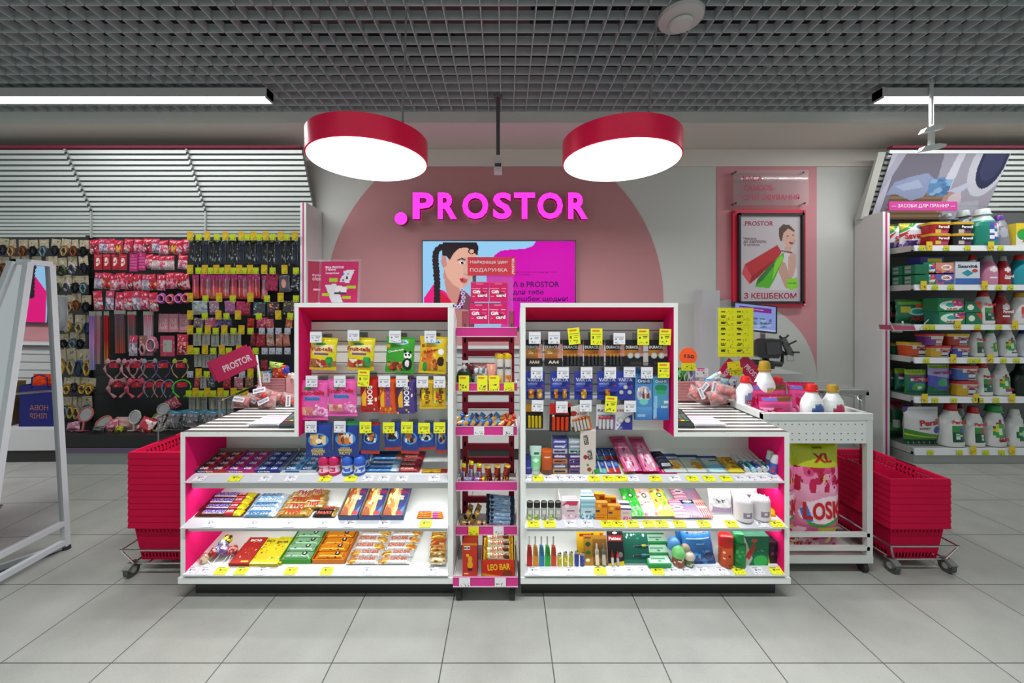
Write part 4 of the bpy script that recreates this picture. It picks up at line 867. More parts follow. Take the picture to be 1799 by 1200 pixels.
rshelf(4, [('p',1564,1580,650,'green washing powder pouch, first at the left end of the fifth detergent shelf',dict(L=GP(0),dy=.12)), ('p',1577,1597,648,'green and purple washing powder pouch, second at the left end of the fifth detergent shelf',dict(L=GP(0),dy=.08)),
 ('p',1594,1634,650,'green washing powder pouch with white name band, third on the fifth detergent shelf',dict(L=GP(0),T=(('Persil',.6,.60,.6,.14,'#c01828'),))), ('p',1635,1675,641,'lilac and green washing powder pouch, fourth on the fifth detergent shelf',dict(L=[('c','#9a98c8'),('r',0,.88,1,1,'#86a828'),('d',.30,.25,'#12704a'),('p',[(0,.65),(1,.55),(.9,.1),(0,.3)],'#4a50b0'),('e',.55,.42,.2,.13,'#3aa060')],T=(('ersil',.5,.76,.8,.12,'#a02060'),))),
 ('t',1676,1716,669,'capsule tub with red lid, lower of two on the fifth detergent shelf',dict(L=PT('#c8a030','#3a2a60'),lid='#a82020',T=PS)), ('t',1676,1716,642,'blue capsule tub with red lid, upper of two on the fifth detergent shelf',dict(L=PT('#4a6ab0','#3a3a60'),lid='#a82020',lift=.132,T=PS)),
 ('b',1717,1748,637,'white detergent bottle with red cap, first bottle on the fifth detergent shelf',dict(T=(('Persil',.5,.70,.6,.10,'#c01828'),))), ('b',1749,1781,638,'white detergent bottle with purple and green splash, second bottle on the fifth detergent shelf',dict(cap='#d0d0d0',L=Lari(),T=(('ARIEL',.62,.24,.5,.08,'#c01828'),))),
 ('b',1785,1822,638,'black and green detergent jug at the right edge of the fifth detergent shelf',dict(body='#0c1c18',cap='#101014',L=[('c','#0c1c18'),('e',.6,.45,.3,.3,'#2a8a4a'),('e',.6,.45,.12,.12,'#a0d0a8')]))])
PB = [('c','#d4d4d8'), ('g', 0, .3, 1, .3, '#ffffff', '#ffffff'), ('d', .42, -.16, '#3a8a2c'), ('d', .30, -.10, '#c8c020'), ('d', .26, -.08, '#3a8a2c'), ('d', .14, 0, '#0e4c30'), ('e', .82, .42, .12, .10, '#3a50a0'), ('p', [(0,.85),(.2,1),(0,1)], '#5a2a8a')]
rshelf(5, [('p',1564,1592,703,'green and white washing powder bag at the left end of the bottom detergent shelf',dict(L=[('c','#0e5a38'),('r',0,.2,1,.42,'#3a9a3c'),('r',.1,.3,.5,.5,'#c8d0d8'),('r',0,.78,1,1,'#7a1424')],dy=.10,t=.10)),
 ('p',1592,1655,716,'large white washing powder bag with green waves on the bottom detergent shelf',dict(L=PB,T=(('Persil',.56,.62,.55,.16,'#c01828',5),('EXPERT',.42,.46,.3,.05,'#806020')),t=.12)),
 ('b',1656,1697,709,'large white detergent bottle with red cap, first bottle on the bottom detergent shelf',dict(L=Lper('#3a50a0'),T=(('Persil',.5,.70,.6,.10,'#c01828'),))), ('b',1699,1734,715,'white detergent bottle with red cap, second bottle on the bottom detergent shelf',dict(T=(('Persil',.5,.68,.6,.10,'#c01828'),))),
 ('b',1735,1771,712,'white detergent bottle with bright green cap, third bottle on the bottom detergent shelf',dict(cap='#1c8a3c',L=Lari(),capw=.6,T=(('ARIEL',.62,.22,.55,.08,'#c01828'),))), ('b',1772,1806,719,'white detergent bottle with green leaf label at the right edge of the bottom detergent shelf',dict(cap='#c8ccc8',L=[('c','#d4d6d6'),('e',.55,.42,.28,.24,'#1a6a3a'),('e',.55,.42,.12,.1,'#a0d0a0')])),
 ('b',1686,1702,708,'white bottle with red cap in the second row of the bottom detergent shelf',dict(dy=.22,handle=False)), ('b',1600,1630,702,'white bottle behind the large powder bag on the bottom detergent shelf',dict(dy=.25,handle=False,cap='#c8c8c8'))])
# clear flyer tray clipped to the shelf end
x, y, z = P(1575, 580, 3.20)
e = empty('flyer_tray', (x, y, z), 'clear plastic tray with pink leaflets clipped to the front edge of the detergent shelving', 'tray')
MB().box(-.12, .08, -.10, .06, 0, .003, (.8,.8,.8), 'acryl').prism([(-.16, .08), (-.12, 0), (.08, 0), (.16, .09), (.155, .09), (.075, .005), (-.115, .005), (-.155, .08)], -.10, -.096, (.8,.8,.8), 'acryl').build('clear_tray', e)
MB().prism([(-.11, .006), (.07, .006), (.06, .035), (-.12, .045)], -.085, .03, (.45,.08,.16), 'card').build('leaflets', e)
MB().tube([(.03, -.02, .03), (.03, -.02, .06), (.05, .0, .07)], .006, (.6,.62,.6), 'plastic').box(.02, .05, .0, .06, -.02, .0, (.5,.5,.5), 'plastic').build('clip', e)
# ---------------- products on the checkout displays ----------------
YH = 1.735
HKM = {}
def hook(px, py0, py1, c='w', Y=YH-.022, tilt=0, wall=YS, side='left', row='top hook row', big=False):
    """wire hook from the slatwall with a price tag at its tip; px..py in photo pixels of the tag"""
    w = .052; X = (px-VX)*Y/F; zt_, zb_ = H+(VY-py0)*Y/F, H+(VY-py1)*Y/F
    n = HKM[(side, row)] = HKM.get((side, row), 0)+1
    e = empty('display_hook', (X, Y, zb_), 'wire hook with %s price tag, %s in the %s, %s display' % ('yellow' if c == 'y' else 'white', ORD[n-1], row, side), 'hook', '%s display, %s' % (side, row))
    zw = zt_-zb_
    MB().tube([(0, wall-Y, zw*.55), (0, .004, zw*.55), (0, .001, zw*.8)], .0016, (.6,.6,.6), 'chrome', 5).tube([(.012, wall-Y, zw*.35), (.012, .02, zw*.35), (.012, .01, zw*.5)], .0016, (.6,.6,.6), 'chrome', 5).box(-.016, .028, wall-Y-.003, wall-Y, zw*.2, zw*.7, (.6,.6,.58), 'acryl').build('prong', e)
    col, dk = ((.80,.82,.02), (.10,.10,.03)) if c == 'y' else ((.76,.76,.80), (.18,.17,.25))
    la = [('c', col), ('r', .12, .38, .30, .52, dk), ('r', .5, .50, .85, .54, dk), ('r', .5, .40, .8, .44, dk), ('n', .08, .06, .9, .26, [dk], 8, .04), ('r', .08, .62, .9, .66, dk)]
    if c == 'y' and zw > .062: la += [('r', .12, .80, .75, .90, (.72,.16,.02))]
    card(w, zw, la, th=.001).build('price_tag', e, rot=(0, R(tilt), 0)); return e
def hang(name, mb, px0, px1, py0, py1, label, cat, group=None, Y=YH, tilt=0, n=1, parts=()):
    X = ((px0+px1)/2-VX)*Y/F; z = H+(VY-py1)*Y/F
    o = mb.build(name, loc=(X, Y, z), rot=(0, R(tilt), 0), label=label, cat=cat, group=group, smooth=name not in ('battery_pack', 'toothbrush_box', 'toothbrush_pack'))
    for nm, p_, l_ in parts: p_.build(nm, o, loc=l_, smooth=True)
    for i in range(1, n):
        Yb = Y+i*.016
        c = clone(o, loc=(X+.006*i, Yb, z+.003*i), label=label.replace('front', 'rear') if 'front' in label else label+', rear one')
    return o
def sz(px0, px1, py0, py1, Y=YH): return (px1-px0)*Y/F, (py1-py0)*Y/F
# hooks of the left display
for px, a, b, c in ((555,583,602,'w'),(621,580,599,'w'),(694,581,602,'w'),(756,581,602,'w')): hook(px, a, b, c)
for px, a, b, c, t in ((547.5,660,680,'w',0),(597,660,680,'w',0),(638,650,679,'y',3),(675,660,680,'w',0),(706,660,680,'w',0),(742,661,681,'w',0),(772,661,681,'w',0)): hook(px, a, b, c, tilt=t, row='middle hook row')
for px, a, b, c in ((546,740,760,'w'),(597,740,760,'w'),(642,741,761,'y'),(683,742,761,'y'),(715,741,761,'y'),(745,743,762,'y'),(772,742,761,'y')): hook(px, a, b, c, row='bottom hook row', Y=YH-.02)
FY = [('c','#d8c818'), ('e', .42, .80, .20, .045, '#2c8a3c'), ('p', [(.08,.74),(.9,.80),(.92,.60),(.1,.52)], '#e8dca0'), ('r', .18, .46, .72, .54, '#7a4a8a'), ('p', [(0,.36),(1,.30),(1,.12),(0,.06)], '#a07040'), ('n', .05, .08, .7, .34, ['#e8d8c8','#d0503a','#f0e0c0','#b03028'], 26, .07), ('n', .62, .10, .9, .42, ['#1c8a3c','#2ca050'], 10, .07), ('r', 0, .0, 1, .05, '#d0a818')]
FP = [('c','#e05aa8'), ('e', .32, .80, .14, .05, '#2c8a4c'), ('r', .22, .50, .72, .60, '#4a90d0'), ('n', .03, .14, .6, .34, ['#c86a70','#f0c8b0','#e8a090','#d88878'], 20, .08), ('e', .80, .24, .16, .10, '#f0b0d8'), ('e', .80, .24, .09, .06, '#e05aa8'), ('n', .6, .1, 1, .4, ['#f4d0e4','#e888c0'], 12, .04)]
FG = [('c','#3a9a28'), ('e', .5, .86, .28, .07, '#a8d8e8'), ('n', .3, .83, .75, .92, ['#c02020','#e0a020','#2050b0','#20903c'], 9, .035), ('e', .08, .74, .07, .05, '#e8a020'), ('n', .05, .05, .6, .32, ['#c04020','#602010','#d89060','#8a3018'], 20, .07), ('e', .78, .50, .14, .09, '#f0f0f0'), ('e', .72, .52, .04, .035, '#101010'), ('e', .84, .52, .04, .035, '#101010'), ('e', .78, .26, .17, .17, '#181818'), ('e', .78, .28, .08, .10, '#e8e8e8'), ('e', .70, .60, .05, .04, '#101010'), ('e', .88, .59, .05, .04, '#101010')]
FO = [('c','#d8b818'), ('e', .5, .86, .28, .07, '#a8d8e8'), ('n', .25, .83, .75, .92, ['#c02020','#2050b0','#20903c'], 9, .035), ('n', .05, .30, .6, .75, ['#e08828','#c86018','#e8c848'], 18, .09), ('n', .15, .08, .7, .40, ['#8a3a18','#d87028','#a04818'], 16, .07), ('e', .80, .60, .11, .08, '#f0f0f0'), ('e', .80, .34, .13, .13, '#301808'), ('e', .22, .18, .09, .14, '#2c9a3c'), ('e', .12, .74, .06, .05, '#a03818')]
FT = (('Fruit-tella', .45, .655, .84, .13, '#b01018'),)
for lab, a, b, c, d, L, tx, sd in (('yellow jelly candy bag with red lettering, leftmost in the top hook row',543,591,593,650,FY,FT,1),('yellow jelly candy bag with red lettering, second in the top hook row',609,657,593,650,FY,FT,2),
    ('green jelly candy bag with a black and white animal, top hook row',676,727,592,655,FG,(('Chudernyk',.38,.62,.55,.07,'#f0f0e0',12),),3),('golden jelly candy bag with a black and white animal, top hook row',735,784,591,656,FO,(('Roshen',.42,.62,.5,.08,'#a02018',14),),4)):
    w, h = sz(a, b, c, d); hang('candy_bag', pouch(w, h, .022, L, texts=tx, seed=sd), a, b, c, d, lab, 'candy', 'candy bags in the top hook row', tilt=3)
for lab, a, b, c, d, sd in (('pink jelly candy bag with red lettering, leftmost in the middle hook row',525,577,668,738,5),('pink jelly candy bag with red lettering, second in the middle hook row',576,628,666,731,6)):
    w, h = sz(a, b, c, d); hang('candy_bag', pouch(w, h, .024, FP, texts=(('Fruit-tella', .48, .70, .86, .11, '#c01020', 2), ('Rezkie', .5, .555, .5, .08, '#3a70b8')), seed=sd), a, b, c, d, lab, 'candy', 'pink candy bags', tilt=0)
def boom(c, c2): return [('c', c), ('n', 0, 0, 1, 1, ['#f0e0c8','#5a3018',c2], 14, .045), ('p', [(.05,.45),(.35,.75),(.35,.2),(.1,.2)], c2), ('r', .38, .20, .78, .85, c)]
for lab, a, b, c, d, C1, tc, sd in (('red vertical nut candy packet in the middle hook row',634,666,665,724,'#b81818','#f0ece8',7),('orange vertical nut candy packet in the middle hook row',667,696,666,726,'#d85018','#6a4ab0',8),('purple vertical nut candy packet in the middle hook row',698,730,666,727,'#4a3a80','#f0ece8',9)):
    w, h = sz(a, b, c, d); hang('candy_packet', pouch(w, h, .020, boom(C1, '#e8b020'), texts=(('BOOM', .58, .52, .55, .30, tc, -90),), seed=sd, crimp=.05), a, b, c, d, lab+', front', 'candy', 'nut candy packets', n=2, tilt=-2)
MM = [('c','#d8b010'), ('n', .02, .2, .5, .8, ['#3a8a3c','#c02828','#e8d020','#5a3018'], 8, .10), ('r', .45, .15, .88, .85, '#d8b010')]
for lab, a, b, sd in (('small yellow candy packet, second from right in the middle hook row',737,761,10),('small yellow candy packet, rightmost in the middle hook row',761,784,11)):
    w, h = sz(a, b, 667, 718); hang('candy_packet', pouch(w, h, .016, MM, texts=(("m&m's", .64, .50, .62, .36, '#5a2810', -90),), seed=sd), a, b, 667, 718, lab, 'candy', 'yellow candy packets')
def NUT(c, g=None, big=True):
    L = [('c', '#1c3a8a'), ('r', 0, .90, 1, 1, g or '#1c3a8a'), ('e', .5, .52, .40, .20, '#4a90c8'), ('e', .5, .52, .30, .15, '#1c3a8a')]
    return L+[('n', .2, .38, .8, .68, c, 12, .10)]+([('r', 0, 0, 1, .10, '#b82c20')] if not big else [('r', .25, .12, .75, .22, '#a89a70'), ('r', .3, .24, .7, .29, '#8a8a90')])
for lab, a, b, c, d, L, sd in (('large navy nut bag with pale cashew picture, leftmost in the bottom hook row',537,584,743,803,NUT(['#e0c890','#d8b070','#c88a40','#f0e0b8']),12),
    ('large navy nut bag with green top, second in the bottom hook row',585,631,740,802,NUT(['#1a1a20','#c87838','#8a4018','#e0d0c0'], '#1c7a34'),13)):
    w, h = sz(a, b, c, d); hang('nut_bag', pouch(w, h, .022, L, texts=(('GOLDEN', .5, .22, .5, .07, '#c8b880'), ('NUTS', .5, .12, .4, .08, '#c8b880')), seed=sd), a, b, c, d, lab, 'nuts', 'navy nut bags', Y=YH-.002)
for i, (a, b, c, d) in enumerate(((634,667,741,797),(676,706,741,790),(705,736,743,797),(735,766,743,790),(766,785,743,796))):
    w, h = sz(a, b, c, d); hang('nut_packet', pouch(w, h, .016, NUT(['#101018','#c87838','#e8e0d8','#302030'], '#8a2020' if i == 0 else None, False), seed=20+i), a, b, c, d, 'small navy nut packet with red bottom edge, %s of five, bottom hook row' % ORD[i], 'nuts', 'small navy nut packets', tilt=-3 if i % 2 else 2)

# hooks of the right display
for px, a, b, c, t in ((939.5,583,604,'w',0),(973.5,583,604,'w',0),(1010,576,605,'y',6),(1048,577,606,'y',0),(1088,585,605,'w',0),(1130,578,606,'y',0),(1168,578,606,'y',-2)): hook(px, a, b, c, tilt=-t, side='right')
for px, a, b, c in ((943,645,665,'w'),(989,645,665,'w'),(1030.5,645,665,'w'),(1072,645,665,'w'),(1106,645,663,'w'),(1136.5,645,665,'w'),(1166,637,664,'y')): hook(px, a, b, c, side='right', row='middle hook row')
for px, a, b, c, t in ((944,703,723,'w',-2),(987,705,725,'w',0),(1029,703,723,'w',0),(1072,696,724,'y',-5),(1107,704,724,'w',0)): hook(px, a, b, c, tilt=-t, side='right', row='bottom hook row')
def cells_(n, w, h, col, tip, z=.003, vert=True, r=None):
    """a row of round cells in front of a blister card, one mesh each"""
    out = []; r = r or w*.42/n
    for i in range(n):
        b = MB(); b.vessel([(0, r*.9, r*.9), (.002, r, r), (h*.80, r, r), (h*.81, r, r), (h-.003, r, r), (h, r*.5, r*.5)], [('c', col), ('r', 0, .78, 1, 1, tip)], m='metal', seg=10, nr=8)
        out.append(('battery', b, ((i-(n-1)/2)*w/n, -.005-r*.2, z)))
    return out
def coins(n, r, pos):
    return [('coin_battery', MB().prism(disc_pts(0, 0, r, 16)[:-1], -.004, -.0012, (.45,.45,.43), 'metal').prism(disc_pts(0, 0, r*.7, 14)[:-1], -.0046, -.004, (.6,.6,.58), 'metal'), (x, 0, z)) for x, z in pos]
def bunny(x, y, k=1.0): return []   # the mascot is left plain: a pink patch only
DU = lambda n: [('c','#141418'), ('r', 0, .38, 1, .62, '#b06a20'), ('r', .04, .64, .70, .74, '#141418'), ('p', [(.70,.36),(.98,.36),(.98,.82),(.78,.82)], '#c88a80'), ('r', .30, .04, .95, .16, '#30302e')]
WD, HD = sz(989, 1024, 597, 642)
for i, (a, b, nb) in enumerate(((924,953,0),(957,988,0),(989,1024,4),(1026,1061,4),(1064,1098,4),(1098,1130,-2),(1139,1173,-2))):
    w, h = sz(a, b, 597, 643); L = DU(nb) if nb else [('c','#141418'), ('g', 0, .28, 1, .66, '#8a4a18', '#c88a40'), ('r', .02, .70, .70, .84, '#101014'), ('p', [(.72,.30),(.98,.30),(.98,.84),(.80,.84)], '#c88a80'), ('r', .2, .04, .9, .24, '#2a2420')]
    pr = cells_(4, w*.72, h*.42, (.04,.04,.045), (.50,.24,.06), z=h*.04) if nb == 4 else (coins(2, w*.16, [(-w*.22, h*.40), (w*.16, h*.40)]) if nb == -2 else [])
    t_ = (('DURACELL', .44, .72, .80, .11, '#d8d8d8'),)+((('30x', .3, .52, .3, .12, '#e0c890'), ('AAA4' if i == 0 else 'AA4', .5, .15, .6, .12, '#d8d0c0')) if nb == 0 else ())
    mb = card(w, h, L, texts=t_) if nb else carton(w, h, .014, L, side='#141418', texts=t_)
    lab = ['black and copper battery carton, leftmost in the top hook row', 'black and copper battery carton, second in the top hook row', 'black battery card with four cells under the tilted yellow tag',
           'black battery card with four cells, fourth in the top hook row', 'black battery card with four cells under a white tag', 'black card with two coin batteries, sixth in the top hook row', 'black card with two coin batteries, rightmost in the top hook row'][i]
    hang('battery_pack', mb, a, b, 597, 643, lab, 'batteries', 'black battery packs', parts=pr, Y=YH+.002)
VA = [('c','#2c3a9a'), ('p', [(.1,.45),(.5,.9),(.9,.9),(.5,.45)], '#4a60c8'), ('r', 0, .0, 1, .40, '#2a3694'), ('p', [(.75,.46),(.95,.52),(.95,.48)], '#d03030')]
for i, (a, b) in enumerate(((924,957),(967,1001),(1009,1041),(1049,1084),(1084,1113))):
    w, h = sz(a, b, 652, 702); n, rr_ = ((2, .5), (2, .36), (1, .5), (1, .42), (3, 0))[i]
    if i == 4: pr = coins(3, w*.13, [(0, h*.44), (-w*.25, h*.26), (w*.25, h*.26)])
    else:
        pr = []
        for k in range(n):
            b_ = MB(); r_ = w*.16*rr_/.5
            b_.vessel([(0, r_*.8, r_*.8), (.002, r_, r_), (h*.30, r_, r_), (h*.31, r_*.6, r_*.6)], [('c','#c08a28'), ('n', 0, 0, 1, 1, ['#e8d080','#b03818'], 6, .16)], m='metal', seg=12, nr=10); pr.append(('battery', b_, ((k-(n-1)/2)*w*.44+(w*.0), -.007, h*.06)))
        bl = MB(); bl.box(-w*.48, w*.48, -.010, -.001, h*.30, h*.36, (.03,.045,.30), 'plastic').box(-w*.48, w*.48, -.008, -.001, h*.02, h*.06, (.03,.045,.30), 'plastic'); pr.append(('blister_band', bl, (0,0,0)))
    t_ = (('VARTA', .5, .70, .85, .13, '#d8dcf0'), ('LONGLIFE' if i < 4 else 'CR2032', .34, .56, .5, .06, '#c0c8e8'))
    lab = ['with two large cells, leftmost', 'with two thin cells, second', 'with one cell in the centre, third', 'with one thin cell, fourth', 'with three coin cells'][i]
    hang('battery_pack', card(w, h, VA, texts=t_), a, b, 652, 702, 'blue battery card %s in the middle hook row' % lab, 'batteries', 'blue battery cards', parts=pr)
OB = [('c','#4a80b8'), ('g', 0, 0, 1, .3, '#3868a8', '#5a98c8'), ('r', .12, .84, .88, .98, '#2a5a98'), ('e', .5, .60, .42, .18, '#b8b8c0'), ('n', .15, .50, .85, .74, ['#6a3a38','#d8b0a0','#e0dce8','#8a90a8'], 16, .09), ('e', .5, .42, .26, .07, '#6ac0b8'), ('r', .12, .08, .6, .14, '#8ab0d8')]
OG = [('c','#4a90b0'), ('g', 0, 0, 1, .3, '#1c5aa8', '#3a78b8'), ('r', .1, .84, .9, .96, '#3a88b0'), ('e', .5, .74, .38, .08, '#1c7a50'), ('e', .5, .64, .30, .05, '#2c9a60'), ('p', [(.02,.1),(.12,.56),(.28,.56),(.24,.02),(.06,.02)], '#88b4d8'), ('r', .68, .38, .95, .44, '#c0d8e8'), ('e', .2, .04, .06, .03, '#c06020')]
for a, b, L, lab, t_ in ((1116,1146,OB,'light blue toothbrush box with a round picture, right end of the hook rows',(('Oral-B',.5,.90,.7,.07,'#f0f0f8'),)), (1147,1175,OG,'teal and blue kids toothbrush box, rightmost on the hooks',(('Oral-B',.5,.89,.7,.06,'#f0f0f8'),('KIDS',.72,.30,.4,.05,'#e0e8f4')))):
    w, h = sz(a, b, 662, 738); hang('toothbrush_box', carton(w, h, .018, L, side='#3a70a8', texts=t_), a, b, 662, 738, lab, 'toothbrush', 'toothbrush boxes', Y=YH-.008)
w, h = sz(1117, 1146, 652, 730)
hang('toothbrush_box', carton(w, h, .014, OB, side='#2a60a0'), 1117, 1146, 652, 725, 'light blue toothbrush box hanging behind the one with the round picture', 'toothbrush', 'toothbrush boxes', Y=YH+.022)
for i, (a, b, c, d, L, t_, cc, tilt, nn) in enumerate(((924,954,709,753,[('c','#1c1a1c'),('r',0,.68,1,1,'#b8801c')],(('',.5,.5,.1,.1,'#fff'),),('#c8b018','#c8b018'),0,4), (965,1002,709,758,[('c','#141214'),('r',0,.62,1,1,'#b81c14'),('e',.18,.55,.05,.05,'#f0f0f0')],(),('#d03c18','#d03c18'),1,4),
      (1006,1041,711,757,[('c','#cfcac4'),('e',.2,.72,.2,.10,'#8a2018'),('r',.3,.0,1,.50,'#c86828'),('e',.15,.1,.25,.14,'#5a4030')],(('КАКАДУ',.55,.66,.7,.12,'#a02c20'),),('#c8c4bc','#c86828'),-12,5),
      (1047,1080,711,755,[('c','#c8c8cc'),('r',0,0,1,.12,'#5a3a7a'),('r',.8,0,1,.6,'#7a5a9a')],(('PLATINUM',.5,.76,.85,.11,'#2a2a30'),('АЛКАЛАЙН',.5,.58,.8,.08,'#3a3a44')),('#d0ccd0','#c02848'),1,4), (1081,1111,711,755,[('c','#c4c4c8'),('p',[(.1,0),(1,0),(1,.62),(.6,.5)],'#2c2c88'),('n',.0,.0,.4,.35,['#e8e8f0','#8a88a0'],10,.05)],(('КАКАДУ',.4,.76,.6,.12,'#b02028'),),None,0,0))):
    w, h = sz(a, b, c, d); pr = cells_(nn, w*.82, h*.48, lin(cc[0]), lin(cc[1]), z=h*.06) if nn else coins(2, w*.17, [(-w*.2, h*.40), (w*.2, h*.40)])
    lab = ['black and amber card of four yellow cells, leftmost in the bottom hook row', 'black and red card of four red cells in the bottom hook row', 'tilted white and orange battery card in the bottom hook row', 'white battery card with four silver cells in the bottom hook row', 'white and blue coin battery card in the bottom hook row'][i]
    hang('battery_pack', card(w, h, L, texts=[q for q in t_ if q[0]]), a, b, c, d, lab, 'batteries', 'battery cards in the bottom hook row', parts=pr, tilt=tilt)
SLOPE = {k: math.degrees(math.atan(SH[k][2])) for k in SH}
def put(name, mb, k, px, py, lift=0, label='', cat='candy', group=None, rot=(0,0,0), smooth=False):
    """something standing on sloping shelf k, its foot at photo pixel px, py"""
    x, y, z = on(k, px, py, lift)
    if isinstance(mb, list): return place_parts(name, mb, (x, y, z), label, cat, group, rot)
    return mb.build(name, loc=(x, y, z), rot=rot, label=label, cat=cat, group=group, smooth=smooth)
def wpx(k, px0, px1, py): return (px1-px0)*on(k, (px0+px1)/2, py)[1]/F
def flat(name, k, px0, px1, yf, yb, mk, t=.01, lift=0, label='', cat='candy', group=None, rz=0, smooth=False, tilt=0, **kw):
    """something lying face up on shelf k between front line yf and back line yb; mk(w, length) makes it"""
    xa, ya, za = on(k, (px0+px1)/2, yf, lift); _, yc, _ = on(k, (px0+px1)/2, yb, lift)
    w = (px1-px0)*ya/F; L = (yc-ya)/math.cos(R(SLOPE[k])); mb = mk(w, max(L, .012))
    return mb.build(name, loc=(xa, ya, za+t/2+.001), rot=(R(-90+SLOPE[k]+tilt), 0, R(rz)), label=label, cat=cat, group=group, smooth=smooth, **kw)
def tray(k, px0, px1, yf, yb, col, front, label, hgt=.018, rows=4, cols=2, pack=None, packlab='', txt=None, bk='#8a8478'):
    """open display tray lying on the shelf, filled with small packs"""
    xa, ya, za = on(k, (px0+px1)/2, yf); _, yc, _ = on(k, (px0+px1)/2, yb); w = (px1-px0)*ya/F; L = (yc-ya)/math.cos(R(SLOPE[k]))
    e = empty('display_tray', (xa, ya, za+.001), label, 'tray', 'display trays', (R(SLOPE[k]), 0, 0))
    b = MB().box(-w/2, w/2, 0, L, 0, .0012, bk).box(-w/2, -w/2+.0015, 0, L, 0, hgt, col, 'card').box(w/2-.0015, w/2, 0, L, 0, hgt, col, 'card').box(-w/2, w/2, L-.0015, L, 0, hgt*1.5, bk, 'card').build('tray_box', e)
    f = card(w, hgt*.75, front, texts=((txt, .35, .5, .5, .55, '#f0f0f0'),) if txt else (), th=.0014).build('tray_front', e)
    if pack:
        for c in range(cols):
            first = None
            for r in range(rows):
                pw, pl = (w-.006)/cols, (L-.006)/rows; lx, ly = -w/2+.003+pw*(c+.5), .002+pl*(r+.5)
                M = Matrix.Translation((xa, ya, za+.001)) @ Matrix.Rotation(R(SLOPE[k]), 4, 'X'); q = M @ Vector((lx, ly-pl*.46, .0030+hgt*.3))
                col_w = ('front', 'second', 'third', 'back')[r if rows <= 4 else min(r, 3)]; lab = '%s, %s row, %s column of its tray' % (packlab, col_w, ('left', 'right')[c] if cols == 2 else ('only', 'left', 'middle', 'right')[c+1 if cols > 1 else 0])
                if first is None: first = pack(pw*.96, pl*.92).build('gum_pack', loc=q, rot=(R(-90+SLOPE[k]+3), 0, 0), label=lab, cat='chewing gum', group=packlab)
                else: clone(first, loc=q, label=lab)
    return e
def gum(c, c2, t):
    return lambda w, h: carton(w, h, .008, [('c', c), ('p', [(.0,.0),(.45,0),(.35,1),(0,1)], c2), ('e', .82, .5, .12, .3, c2)], texts=((t, .36, .55, .55, .55, '#f0f0f8'),))
OBX = [('c','#b82a18'), ('p', [(0,0),(.4,0),(.3,1),(0,1)], '#2a2a6a')]
tray('t', 343, 396, 831, 796, '#b84a3a', OBX, 'tray of orange-red chewing gum packs at the left end of the top left shelf', pack=gum('#b83a20', '#3a2a60', 'Orbit'), packlab='orange-red gum pack', txt='Orbit')
tray('t', 397, 447, 831, 796, '#c83a80', [('c','#c02a78'), ('e', .3, .5, .15, .35, '#3a78c0')], 'tray of magenta chewing gum packs on the top left shelf', pack=gum('#c82a70', '#6a2a8a', 'Orbit'), packlab='magenta gum pack', txt='Orbit')
tray('t', 449, 492, 831, 796, '#8a94b0', [('c','#2a2a7a')], 'tray of dark blue chewing gum packs on the top left shelf', pack=gum('#26307c', '#3a5ab0', 'Orbit'), packlab='dark blue gum pack', txt='Orbit')
tray('t', 496, 556, 831, 796, '#a8b4c4', [('c','#c8ccd4'), ('p', [(.1,.2),(.5,.2),(.5,.8),(.1,.8)], '#2a5a98')], 'tray of pale blue chewing gum packs on the top left shelf', pack=gum('#5a9ac8', '#2a5a90', 'Orbit'), packlab='pale blue gum pack')
def minty(c, lab, px, y, hh=34):
    w = wpx('t', 0, 21, y); h = hh*on('t', px, y)[1]/F
    b = MB(); b.vessel([(0, w*.42, w*.42), (h*.12, w*.48, w*.48), (h*.30, w*.40, w*.40), (h*.5, w*.47, w*.47), (h*.6, w*.42, w*.42)], [('c', c), ('r', 0, .25, 1, .8, '#c8d4e4' if c[1] in '34' else '#e8b8cc'), ('n', .1, .3, .9, .7, [c], 5, .12)], seg=18, nr=16)
    l = MB(); l.vessel([(h*.58, w*.46, w*.46), (h*.62, w*.49, w*.49), (h*.85, w*.47, w*.47), (h*.96, w*.32, w*.32), (h, w*.1, w*.1)], col=c, seg=18)
    return put('mint_jar', [('jar', b), ('lid', l)], 't', px, y, label=lab, cat='candy', group='round mint jars')
minty('#c81a60', 'round mint jar with magenta lid, left one of two on the top left shelf', 570, 832)
minty('#c81a60', 'round mint jar with magenta lid, right one of two on the top left shelf', 588, 832)
minty('#3060c8', 'round mint jar with blue lid, left of the two front blue ones', 611, 832)
minty('#3060c8', 'round mint jar with blue lid, right of the two front blue ones', 632, 832, 33)
minty('#3060c8', 'round mint jar with blue lid standing behind the other two blue ones', 640, 822, 33)
RL = lambda c, c2, t, tc: (lambda w, h: bar(w, h, .014, [('c', c), ('r', .75, 0, 1, 1, c2)], texts=((t, .42, .5, .6, .6, tc),)))
for i in range(5):
    y = 831-i*7.2
    flat('mint_roll', 't', 641+i*3.5, 702+i*2.5, y, y-6.4, RL(('#4a8ac8','#6aa0d0','#b0cce8','#6098cc','#284878')[i], ('#c8dcf0','#c8dcf0','#6aa0d0','#a86a50','#8a4a30')[i], 'mentos', '#1c2c7a'), .012, label='blue mint roll, %s row of the stack beside the blue jars' % ('front', 'second', 'third', 'fourth', 'back')[i], group='blue mint rolls')
    flat('candy_roll', 't', 698+i*2.6, 737+i*2.4, y, y-6.4, RL('#a82a38', '#a82a38', 'Grenade', '#e8c8b0'), .012, label='red and yellow candy roll, %s row of its stack on the top left shelf' % ('front', 'second', 'third', 'fourth', 'back')[i], group='red and yellow candy rolls')
    flat('roll_end', 't', 696+i*2.6, 704+i*2.6, y, y-6.4, lambda w, h: bar(w, h, .015, [('c','#d8b020')]), .012, label='yellow candy roll beside the red one, %s row' % ('front', 'second', 'third', 'fourth', 'back')[i], group='yellow candy rolls') if False else None
